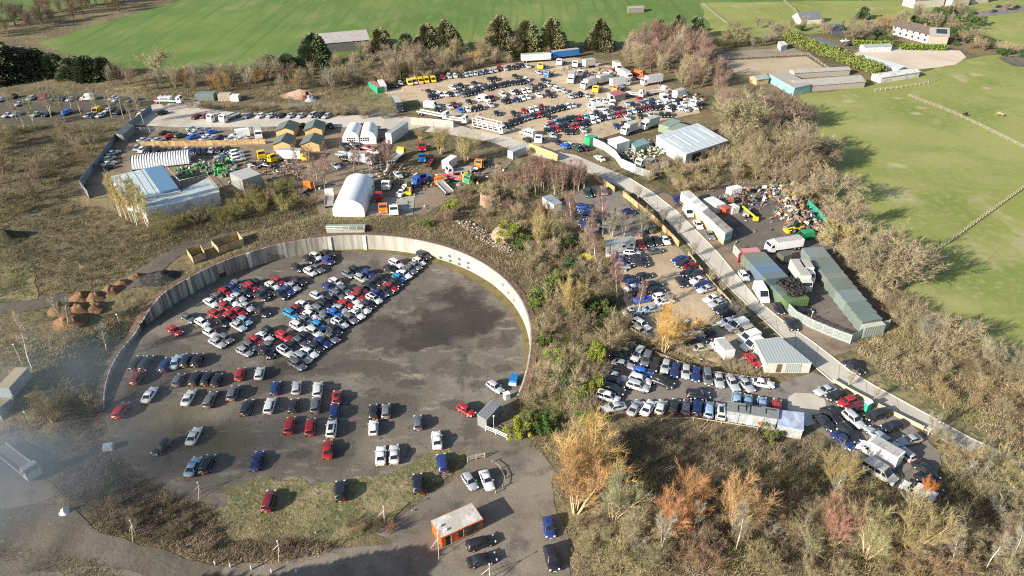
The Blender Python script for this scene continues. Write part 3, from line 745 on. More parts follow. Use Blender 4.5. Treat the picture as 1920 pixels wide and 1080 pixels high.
FAR = [
 (140, 200, 6, (150, -30), "780,370Ss 940,370Ss 1020,290Ks 1080,325Rs 1210,320Nu 1340,335bs 1340,295Ss 1480,360Ss 1510,330Ws 1540,280bs 1650,340Ks 1620,365Ks 1760,360Ss 1870,358Ws 1330,245Ss 1400,245Ss 1820,510Wu 1830,550Wu 1840,590Wu"),
 (140, 200, 6, (-60, 30), "1365,108Ms 1475,100Ms"),
 (260, 140, 6, (-60, 30), "1230,460Ge 1370,460Wh 1490,455Ss 1600,455Ks 1715,455Ss 1830,455Ss"),
 (420, 180, 6, (-60, 30), "1000,212Sm 1080,218Ku 1155,222Se"),
 (420, 180, 6, (120, 20), "330,770Ke 480,775Ku 1060,322Ws 910,325Ks 1450,545Kh 1450,590Kh 1430,640Kh 1410,700Ku 1600,595Rs 1680,612Ws"),
 (0, 120, 6, (-100, 40), "15,395Ss 145,365Kh 350,380Sh 495,370Rm 610,385Gs 725,385Ku 800,390Ss 1265,385Th 1310,400Sh 1470,400Gh 210,445Ss 90,570Ss 170,560Ss 410,560Ss 540,560Ks 745,545bm 990,575Sh 1060,580Kh 1120,575Sh 1210,520Th 1340,540Ku 1605,540Wh"),
 (640, 80, 6, (35, 60), "555,480Kh 600,480Kh 1075,405Kh 1135,390Rh 1215,375Sm 1280,370Wh 1345,370Kh 1405,360Sh 1455,350Sh 1510,345Sh 1570,335Gh 1630,325Bh 1680,318Sh 1740,305Sh 1775,285Ru 665,452Sh"),
 (860, 80, 6, (35, 60), "525,290Sh 580,280Kh 620,280Kh 680,247Gh"),
 (640, 80, 6, (60, 40), "1250,505Wh 1300,490Gh 1350,480Kh 1500,455Ks 1700,405Ks 985,545Ks 1010,610Kh 1065,600Kh 1110,580Wm 1185,580Wh 1250,575Kh 1310,570Sh 1370,560Kh 1430,545Kh 1490,530Wh 1555,510Kh 1620,505Kh 1690,490Kh 1765,480Kh"),
 (860, 80, 6, (60, 40), "380,405Ks 640,375Ks 565,455Kh 630,450Kh 690,445Kh 765,410Wh 730,430Kh"),
 (640, 80, 6, (60, 45), "1080,750Kh 1220,715Ss 1270,690Ms 1440,660Ks 1545,635Wh 1700,615Ms 1815,580Wm 1860,650Kh 1345,760bh 1420,750Wh 1505,740Kh 1570,725Kh 1680,695Ss"),
 (860, 80, 6, (60, 45), "605,560Wh 660,555Kh 730,545Wh 785,535Wh 870,520Kh 540,655Kh 660,640Bh 715,620Wh 775,610Wh 905,590Ws 1010,560Kh 1030,590Kh"),
 (860, 80, 6, (45, 55), "735,765Rh 810,755Wh 870,740Wh 935,720Mh 540,930Kh 600,895Kh 655,880Kh 680,865Kh 745,845Gh 800,830Gh 850,820Kh 905,810Rh 955,795Kh 1010,770Kh 1075,750Kh 1130,735Kh 1180,725Kh 1230,710Wh 1290,700Sh 1010,830Kh 430,790Ks 620,790Ks"),
 (1060, 100, 6, (45, 55), "275,590Ws 305,540Wh 365,530Wh 440,530Wh 515,560Ws 20,740Kh 90,735Kh 155,725Rh 225,710Lh 290,695Wh 355,670Kh 440,650Ws 560,625Ks 620,620Ks 15,820Kh 75,810Rh 135,795Kh 245,770Kh 310,760Wh 360,740Wh 420,720Ku 485,710Sh 540,695Gh 595,685Rh 650,670Rh 710,660Sh 770,645Wh 825,635Kh 885,620Mh 945,610Mh 1005,600Kh 1070,595Kh 1135,580Wh 1160,628Ws 580,815Bs 670,790Ks 1090,690Kh 1165,690Kh 840,510Rs 1000,530Bs 1265,480Rs 1300,612Ws"),
 (860, 80, 6, (45, 55), "1000,935Sh 1050,915Rh 1100,895Lh 1155,885Bh 1210,870Kh 1030,985Kh 1090,975Kh 1150,965Rh 1205,945Kh 1270,935Rh 1330,910Kh 1060,1040Ss 1240,990Ks"),
 (960, 180, 6, (-90, -50), "170,485Kh 520,515Ks 590,550bh 640,540Sh 730,585Ns 820,575Ks 985,695Ws"),
 (1060, 100, 6, (45, 55), "1180,560Sh 1225,545Wh 1270,540Kh 1320,560Ws 1380,575Sh 1430,600Wh 1235,600Kh 1330,625Ss 1180,520Gh 1340,500Wm 1400,540Sh 700,560Ss 760,575Kh 870,560Gh 930,545Sh 980,575Ks 1050,560Wh 240,470Sh 180,455Kh 120,470Gh 60,480Sh 700,720Ss 850,700Ks 960,690Sh 40,870Ks 200,860Sh"),
 (860, 80, 6, (60, 45), "900,330Ss 960,420Ks 1010,470Sh 1120,520Wm 1170,540Sh 700,250Ks 760,262Ss 930,480Kh 820,480Gh 480,470Kh 400,480Kh 330,490Gh 250,505Sh 180,540Kh 100,560Kh 40,575Gh"),
 (580, 180, 6, (60, 50), "60,330Ss 230,330Ks 620,340Kh 680,350Ss 420,560Ks 470,600Kh 440,660Sh 300,780Ss 820,560Ks 850,480Ms 1000,880Ss 1080,1040Wh"),
 (1400, 0, 3.692, (-100, 10), "1575,90Ks 1710,75Bs 1745,43Ks 680,280Ws 715,305Ks 1870,45Ks 1490,40Wu 1440,35Ws"),
]
def parse(s):
    import re
    for it in s.split():
        q, _, d = it.partition('@')
        g = re.match(r'(-?\d+),(-?\d+)([A-Za-z])(\+?)([hseum])?', q)
        yield int(g[1]), int(g[2]), g[3], bool(g[4]), (g[5] or 'h'), (tuple(float(a) for a in d.split(',')) if d else None)
def spot(x0, y0, sc, dr, x, y, d, dz=.75):
    px, py = x0 + x / sc, y0 + y / sc
    X, Y, Z = G(px, py, dz)
    if d is None: d = dr
    if d is None: s = slant(px); d = (100 * s, -100)
    L = math.hypot(*d)
    a = G2((px - d[0] / L * 3, py - d[1] / L * 3), dz); b = G2((px + d[0] / L * 3, py + d[1] / L * 3), dz)
    return px, py, X, Y, Z, math.atan2(b[1] - a[1], b[0] - a[0])
cars = []
for zi, (zone, x0, y0, sc, dr, s) in enumerate(CARS):
    for (x, y, c, sr, k, d) in parse(s):
        px, py, X, Y, Z, a = spot(x0, y0, sc, dr, x, y, d)
        cars.append(dict(zone=zone, px=px, py=py, x=X, y=Y, a=a + rng.uniform(-.03, .03), c=c, sr=sr, k=k, far=False))
for (x0, y0, sc, dr, s) in FAR:
    for (x, y, c, sr, k, d) in parse(s):
        px, py, X, Y, Z, a = spot(x0, y0, sc, dr, x, y, d)
        cars.append(dict(zone=None, px=px, py=py, x=X, y=Y, a=a + rng.uniform(-.05, .05), c=c, sr=sr, k=k, far=True))
# let neighbours that touch ease apart (three discs along each car)
P_ = np.array([[c['x'], c['y']] for c in cars]); A_ = np.array([c['a'] for c in cars]); D_ = np.stack([np.cos(A_), np.sin(A_)], 1)
Hl = np.array([TPL[c['k']]['dims'][0] / 2 - .95 for c in cars])
FIX = [(1648, 848, -400, -235, 2.6), (1721, 922, -250, -150, 1.8), (1652, 884, 260, 155, 1.9), (1353, 655, -100, -120, 2.3), (1382, 609, -165, 55, 1.6), (1405, 631, -165, 55, 1.6), (1411, 645, -165, 55, 1.6), (1428, 548, 80, 140, 2.4)]
for (px, py, dx, dy, hl) in FIX:
    q = spot(0, 0, 1, None, px, py, (dx, dy), 1.1)
    P_ = np.vstack([P_, [[q[2], q[3]]]]); D_ = np.vstack([D_, [[math.cos(q[5]), math.sin(q[5])]]]); Hl = np.append(Hl, hl)
for it in range(90):
    disp = np.zeros_like(P_)
    for u in (-1, 0, 1):
        for v in (-1, 0, 1):
            a = P_ + D_ * (Hl * u)[:, None]; b = P_ + D_ * (Hl * v)[:, None]
            df = a[:, None, :] - b[None, :, :]
            ds = np.hypot(df[..., 0], df[..., 1]); np.fill_diagonal(ds, 99)
            pen = np.clip(1.98 - ds, 0, None)
            disp += (df / (ds[..., None] + 1e-6) * pen[..., None]).sum(1) * .16
    disp = np.clip(disp, -.25, .25)
    disp[len(cars):] = 0
    P_ += disp
for c, p in zip(cars, P_): c['x'], c['y'] = float(p[0]), float(p[1])

ORD = ['', 'first', 'second', 'third', 'fourth', 'fifth', 'sixth', 'seventh', 'eighth', 'ninth', 'tenth', 'eleventh', 'twelfth', 'thirteenth', 'fourteenth', 'fifteenth', 'sixteenth', 'seventeenth', 'eighteenth', 'nineteenth', 'twentieth']
STY = {'h': 'hatchback', 's': 'saloon car', 'e': 'estate car', 'u': 'off-roader', 'm': 'people carrier'}
def car_labels(lst):
    zones = {}
    for c in lst: zones.setdefault(c['zone'], []).append(c)
    for z, cs in zones.items():
        cs.sort(key=lambda c: c['px'])
        for c in cs:
            same = [d for d in cs if d['c'] == c['c']]
            both = [d for d in same if d['k'] == c['k'] and d['sr'] == c['sr']]
            base = CNAME[c['c']] + ' ' + STY[c['k']] + (' with black roof' if c['sr'] else '')
            sty = STY[c['k']]
            if len(cs) == 1: c['label'] = f"{base} standing alone {z}"
            elif len(same) == 1: c['label'] = f"{base}, only {CNAME[c['c']]} car {z}"
            elif len(both) == 1: c['label'] = f"{base}, only such one {z}"
            else:
                i = both.index(c) + 1
                w = 'leftmost' if i == 1 else ('rightmost' if i == len(both) else ORD[i] + ' from left')
                c['label'] = f"{base}, {w} {z}" if not c['sr'] else f"{CNAME[c['c']]} {STY[c['k']]} with black roof, {w} {z}"
near = [c for c in cars if not c['far']]
far = [c for c in cars if c['far']]
car_labels(near)
for c in near:
    if len(c['label'].split()) > 15: c['label'] = c['label'].replace('saloon car', 'saloon').replace('estate car', 'estate').replace(' with black roof', ' black-roofed')
for c in near:
    z = height(c['x'], c['y']) + .05
    jv = rng.uniform(.72, 1.12); pc = tuple(min(.8, q * jv + rng.uniform(0, .006)) for q in PAINT[c['c']])
    o = make_car(c['k'], pc, (c['x'], c['y'], z), c['a'], c['sr'])
    tag(o, c['label'], "car", "cars parked " + c['zone'])
print("cars", len(near), len(far))

# ---- the remaining small cars, past the three hundred largest: one mass
def tone_mat():
    m, n, l, b = new_mat("distant car paint")
    at = n.new("ShaderNodeAttribute"); at.attribute_name = "tone"
    l.new(at.outputs["Color"], b.inputs["Base Color"]); l.new(at.outputs["Alpha"], b.inputs["Roughness"])
    b.inputs["Coat Weight"].default_value = .4
    return m
LOW = {}
for k in 'hseum':
    T = TPL[k]['T']; L, W, H = T['dims']; V, Tm, Cc = [], [], []
    def put(mb, code):
        o = len(V); V.extend(mb.v)
        for f, mi in zip(mb.f, mb.m):
            for i in range(1, len(f) - 1): Tm.append((f[0] + o, f[i] + o, f[i + 1] + o))
        Cc.extend([code] * len(mb.v))
    put(T['body'], 0)
    for m in (T['windscreen'], T['rear_window'], *T['sides']): put(m, 1)
    for m in T['head']: put(m, 3)
    for m in T['tail']: put(m, 4)
    for sx in (-1, 1):
        for sy in (-1, 1):
            w = MB(); w.tube((sx * L * .295, sy * (W / 2 - .1) - .11, .325), (sx * L * .295, sy * (W / 2 - .1) + .11, .325), .325, None, 8); put(w, 2)
    LOW[k] = (np.array(V), np.array(Tm), np.array(Cc))
VV, FF, CC, o_ = [], [], [], 0
fixed = {1: (.018, .022, .026, .06), 2: (.018, .018, .018, .9), 3: (.7, .7, .7, .15), 4: (.35, .01, .01, .2)}
for c in far:
    V, Tm, Cd = LOW[c['k']]
    ca, sa = math.cos(c['a']), math.sin(c['a'])
    z = height(c['x'], c['y']) + .05
    VV.append(np.stack([V[:, 0] * ca - V[:, 1] * sa + c['x'], V[:, 0] * sa + V[:, 1] * ca + c['y'], V[:, 2] + z], 1)); FF.append(Tm + o_); o_ += len(V)
    col = np.zeros((len(V), 4)); col[Cd == 0] = (*PAINT[c['c']], .3)
    for k_, q in fixed.items(): col[Cd == k_] = q
    CC.append(col)
fo = link("distant_parked_cars", big_mesh("distant_parked_cars", np.concatenate(VV), np.concatenate(FF), tone_mat(), colors=np.concatenate(CC)))
tag(fo, "many small parked cars in long rows across the far storage yards", "cars", kind="stuff")

# ================================================================ VANS, LORRIES, TRAILERS
def vmat(c): return mat("paint %.3f %.3f %.3f" % c, c, .35, coat=.4, var=.06)
M_chas = mat("lorry chassis", (.06, .058, .055), .8)
M_dull = mat("dull grey lorry roof", (.4, .39, .36), .7)
def wheels(par, xs, y, r=.33, w=.24):
    m = MB(); m.tube((0, -w / 2, 0), (0, w / 2, 0), r, None, 12, 0)
    for s in (-1, 1): m.tube((0, s * (w / 2 - .005), 0), (0, s * (w / 2 + .012), 0), r * .55, r * .55, 8, 1)
    me = m.mesh("wheel", [M_tyre, M_rim])
    for x in xs:
        for s in (-1, 1): link("wheel", me, par, (x, s * y, r))
def van(px, py, d, c, label, L=5.6, W=2.0, H=2.4, roof=None, group=None, kind="panel"):
    x, y, z, a = (lambda q: (q[2], q[3], q[4], q[5]))(spot(0, 0, 1, None, px, py, d, H * .5))
    o = empty("panel_van" if kind == "panel" else "box_van", (x, y, z + .05), a)
    pm = vmat(PAINT[c] if isinstance(c, str) else c)
    b = MB()
    nose = 1.15 if L > 4.8 else .85
    f = L / 2
    prof_ = [(-f, .35), (-f, H - .1), (-f + .12, H), (f - nose - 1.05, H), (f - nose - .85, H - .05), (f - nose + .05, 1.25 if H > 2 else 1.05), (f - .15, .98 if H > 2 else .85), (f, .8), (f, .35)]
    if kind == "luton": prof_ = [(f - nose - 1.5, .35), (f - nose - 1.5, 2.0), (f - nose - .85, 2.0), (f - nose + .05, 1.25), (f - .15, .98), (f, .8), (f, .35)]
    n = len(prof_)
    vs = []
    for s, k in ((-1, 1), (1, 1)):
        for (X, Z) in prof_:
            w = W / 2 * (1.0 if Z < 1.3 else 1.0 - .06 * (Z - 1.3)) * (.94 if X > f - .2 else 1)
            vs.append((X, s * w, Z))
    fs = [tuple(range(n)), tuple(range(2 * n - 1, n - 1, -1))] + [(i, (i + 1) % n + 0, (i + 1) % n + n, i + n)[::-1] for i in range(n)]
    fs = [f_ for f_ in fs]
    b.add(vs, [f_[::-1] for f_ in fs], 0)
    b.build("van_body", [pm], o)
    g = MB()
    x0, x1 = f - nose - .8, f - nose + .02
    zt, zb = (H - .12 if kind != "luton" else 1.88), (1.3 if H > 2 else 1.1)
    g.add([(x0 + .03, -W * .42, zt), (x0 + .03, W * .42, zt), (x1 + .03, W * .44, zb), (x1 + .03, -W * .44, zb)], [(0, 3, 2, 1)])
    g.build("windscreen", M_glass, o)
    for s in (-1, 1):
        g = MB(); yy = s * (W / 2 + .006)
        q = [(x1 - .2, yy, zb - .02), (x1 - 1.0, yy, zb - .02), (x1 - 1.0, yy * .965, min(zt, zb + .6)), (x1 - .62, yy * .965, min(zt, zb + .6))]
        g.add(q, [(0, 1, 2, 3) if s > 0 else (3, 2, 1, 0)])
        if kind == "minibus":
            for k in range(3):
                xx = x1 - 1.2 - k * 1.05
                g.add([(xx, yy, zb), (xx - .9, yy, zb), (xx - .9, yy * .975, zb + .6), (xx, yy * .975, zb + .6)], [(0, 1, 2, 3) if s > 0 else (3, 2, 1, 0)])
        g.build("side_window", M_glass, o)
        h = MB(); h.box((f - .08, s * W * .36, .75), (.2, .3, .2)); h.build("headlight", M_head, o)
        h = MB(); h.box((-f - .005, s * W * .43, .9), (.05, .16, .4)); h.build("tail_light", M_tail, o)
    wheels(o, (-L * .28, f - nose * .75), W / 2 - .1)
    if kind == "luton":
        c_ = MB(); c_.box((-f / 2 + (f - nose - .9) / 2 + .0, 0, .6), (f - nose + .6 + f * .25, W * 1.08, H + .35)); 
        c_ = MB(); xr, xf = -f, f - nose - .95
        c_.box(((xr + xf) / 2, 0, .7), (xf - xr, W * 1.1, H), 0); c_.box((xf + .3, 0, 2.02), (.62, W * 1.1, H - 1.32), 0); c_.build("cargo_box", pm, o)
        r_ = MB(); r_.box(((xr + xf) / 2 + .2, 0, .7 + H + .002), (xf - xr - .1, W * 1.05, .03)); r_.build("roof_sheet", M_dull, o)
    elif roof:
        r_ = MB(); r_.box((-nose * .7, 0, H + .003), (L - nose - 1.4, W * .8, .02)); r_.build("roof_sheet", mat("van roof", roof, .6), o)
    return tag(o, label, "van", group)

van(1353, 655, (-100, -120), 'W', "white box van with bulging roof beside the red car at the gravel lot's end", L=6.0, H=2.3, kind="luton")
van(1648, 848, (-400, -235), 'W', "white box van with a long grey-topped cargo box among silver estate cars", L=6.8, H=2.6, W=2.15, kind="luton")
van(1721, 922, (-250, -150), 'W', "white van half hidden by a glowing orange bush", L=5.0, H=1.95)
van(1652, 884, (260, 155), (.42, .41, .38), "weathered pale grey minibus under branches beside the white box van", L=5.2, H=2.2, kind="minibus")
van(1428, 548, (80, 140), 'W', "long white panel van parked along the palisade fence on the road", L=6.2, H=2.5, W=2.1)
van(1291, 397, (70, 110), 'W', "short white van on the verge below the blue estate car", L=4.6, H=1.9)
van(1507, 441, (-120, 20), 'g', "green panel van parked at the edge of the scrap heap", L=5.2, H=2.1)
van(1382, 609, (-165, 55), 'W', "white van in the fence row, upper of the three white vans", L=4.9, H=2.0)
van(1405, 631, (-165, 55), 'W', "white van in the fence row, middle one above the olive car", L=4.7, H=1.9)
van(1411, 645, (-165, 55), 'W', "white van tight against the big grey-roofed building", L=4.9, H=2.0)
yv = [(768, 154), (777, 152), (788, 151), (799, 149.5), (812, 148.5)]
for i, (a, b) in enumerate(yv):
    van(a, b, (35, 60), 'Y' if i not in (0, 1) else (.8, .58, .12), ["faded yellow van nearest the silver car in the top row", "faded yellow van with pinkish front, second in the top row", "bright yellow van in the middle of five in the top row", "bright yellow van second from the black car in the top row", "bright yellow van beside the black car in the top row"][i], L=4.6, H=2.0, group="yellow vans in the top row")
van(810, 197, (150, 20), 'W', "white van at the near corner of the far storage yard", L=6.2, H=2.5)
van(909, 184.5, (110, 40), 'W', "white van with rounded roof in the middle row of the far yard", L=5.4, H=2.3)
van(990, 248, (-150, -45), 'W', "white camper van beside the entrance road of the far yard", L=5.8, H=2.4, kind="minibus")
van(449, 250, (-150, 20), 'W', "large white van inside the left yard's wire fence", L=6.6, H=2.7)
van(1147, 184, (45, 55), (.5, .56, .55), "pale grey-green van next to the red-roofed lean-to", L=5.4, H=2.4)
van(1245, 183, (60, 50), 'W', "white van standing near the flatbed at the far yard's right edge", L=5.2, H=2.3)
van(163, 182, (-120, 10), 'W', "white and yellow van in the dark lot at far left", L=5.4, H=2.4)
van(180, 207, (-60, 40), 'Y', "yellow van under bare trees in the dark lot", L=4.6, H=2.0)
van(1125, 200, (100, -10), (.6, .62, .62), "pale motorhome with small dark windows in the far yard row", L=6.4, H=2.8, W=2.2, kind="minibus")

def lorry(px, py, d, cab, label, L=9.0, body="box", bc=(.74, .74, .72), bh=2.7, W=2.45, cat="lorry", cabless=False, name=None, group=None, dz=1.4, load=None):
    """rigid lorry or trailer: chassis, cab (> windscreen, side windows), body, wheels"""
    _, _, x, y, z, a = spot(0, 0, 1, None, px, py, d, dz)
    o = empty(name or ("trailer" if cabless else "lorry"), (x, y, z + .05), a)
    f = L / 2
    cl = 0 if cabless else 1.75
    ch = MB(); ch.box((-.1, 0, .7), (L - .3, .9, .28)); ch.box((0, 0, .55), (L * .5, W * .75, .2)); ch.build("chassis", M_chas, o)
    if not cabless:
        cm = vmat(PAINT[cab] if isinstance(cab, str) else cab)
        c_ = MB()
        X0, X1 = f - cl, f
        P = [(X0, .55), (X0, 2.75), (X0 + .25, 2.95), (X1 - .45, 2.85), (X1 - .12, 2.1), (X1, 1.5), (X1, .55)]
        n = len(P); vs = [(p[0], -W / 2 * (.95 if p[1] > 2 else 1), p[1]) for p in P] + [(p[0], W / 2 * (.95 if p[1] > 2 else 1), p[1]) for p in P]
        c_.add(vs, [tuple(range(n)), tuple(range(2 * n - 1, n - 1, -1))] + [(i, i + n, (i + 1) % n + n, (i + 1) % n) for i in range(n)])
        cb = c_.build("cab", cm, o)
        g = MB(); g.add([(X1 - .1, -W * .42, 2.08), (X1 - .1, W * .42, 2.08), (X1 - .4, W * .4, 2.75), (X1 - .4, -W * .4, 2.75)], [(0, 1, 2, 3)])
        for v_ in range(len(g.v)): g.v[v_] = (g.v[v_][0] + .03, g.v[v_][1], g.v[v_][2] + .02)
        g.build("windscreen", M_glass, cb)
        for s in (-1, 1):
            g = MB(); yy = s * (W / 2 + .01)
            g.add([(X1 - .35, yy, 1.75), (X1 - 1.2, yy, 1.75), (X1 - 1.2, yy * .965, 2.5), (X1 - .55, yy * .965, 2.5)], [(0, 1, 2, 3) if s > 0 else (3, 2, 1, 0)]); g.build("side_window", M_glass, cb)
            h = MB(); h.box((X1, s * W * .36, .75), (.06, .35, .22)); h.build("headlight", M_head, cb)
    b = MB(); x0, x1 = -f, f - cl - .15
    bm_ = vmat(bc)
    if body == "box":
        b.box(((x0 + x1) / 2, 0, 1.0), (x1 - x0, W, bh), 0); b.box(((x0 + x1) / 2, 0, 1.0 + bh + .002), (x1 - x0 - .1, W - .1, .03), 1)
        for k in range(int((x1 - x0) / 1.3)): b.box((x0 + .65 + k * 1.3, 0, 1.05), (.05, W + .03, bh - .1), 2)
        b.build("cargo_box", [bm_, M_dull, vmat(tuple(c * .85 for c in bc))], o)
    elif body == "flat":
        b.box(((x0 + x1) / 2, 0, .98), (x1 - x0, W, .16), 0)
        for s in (-1, 1): b.box(((x0 + x1) / 2, s * (W / 2 - .05), 1.14), (x1 - x0, .08, .3), 1)
        b.box((x1 - .05, 0, 1.14), (.1, W, 1.1), 1)
        b.build("flatbed", [mat("flatbed deck", (.3, .28, .25), .8), bm_], o)
    elif body == "tipper":
        b.box(((x0 + x1) / 2, 0, 1.0), (x1 - x0, W, .15), 0)
        for s in (-1, 1): b.box(((x0 + x1) / 2, s * (W / 2 - .05), 1.15), (x1 - x0, .1, 1.1), 0)
        for e in (x0 + .05, x1 - .05): b.box((e, 0, 1.15), (.1, W - .2, 1.3), 0)
        b.build("tipper_body", [bm_], o)
    elif body == "transporter":
        for zz in (.8, 2.6):
            for s in (-1, 1): b.box(((x0 + x1) / 2, s * (W / 2 - .25), zz), (x1 - x0, .5, .12), 0)
        for k in range(6):
            xx = x0 + .2 + k * (x1 - x0 - .4) / 5
            for s in (-1, 1): b.box((xx, s * (W / 2 - .06), .8), (.14, .12, 3.0), 0)
        for s in (-1, 1):
            b.box(((x0 + x1) / 2, s * (W / 2 - .05), 3.6), (x1 - x0, .1, .18), 0)
            for k in range(5):
                xx = x0 + .2 + k * (x1 - x0 - .4) / 5
                b.tube((xx, s * (W / 2 - .06), 1.0), (xx + (x1 - x0 - .4) / 5, s * (W / 2 - .06), 2.6), .06, None, 5, 0)
        b.build("car_deck", [bm_], o)
    elif body == "bare":
        for s in (-1, 1): b.box(((x0 + x1) / 2, s * .45, .98), (x1 - x0, .14, .22), 0)
        for k in range(5): b.box((x0 + .3 + k * (x1 - x0 - .6) / 4, 0, 1.0), (.12, 1.0, .18), 0)
        b.build("frame_rails", [bm_], o)
    if body == "recovery": pass
    wheels(o, ([-f + .9, -f + 2.1] if L > 7 else [-f + 1.1]) + ([] if cabless else [f - 1.0]), W / 2 - .2, .48, .3)
    if load:
        m = MB(); m.box((0, 0, 1.0), load[0], 0); m.build("load", vmat(load[1]), o)
    return tag(o, label, cat, group)

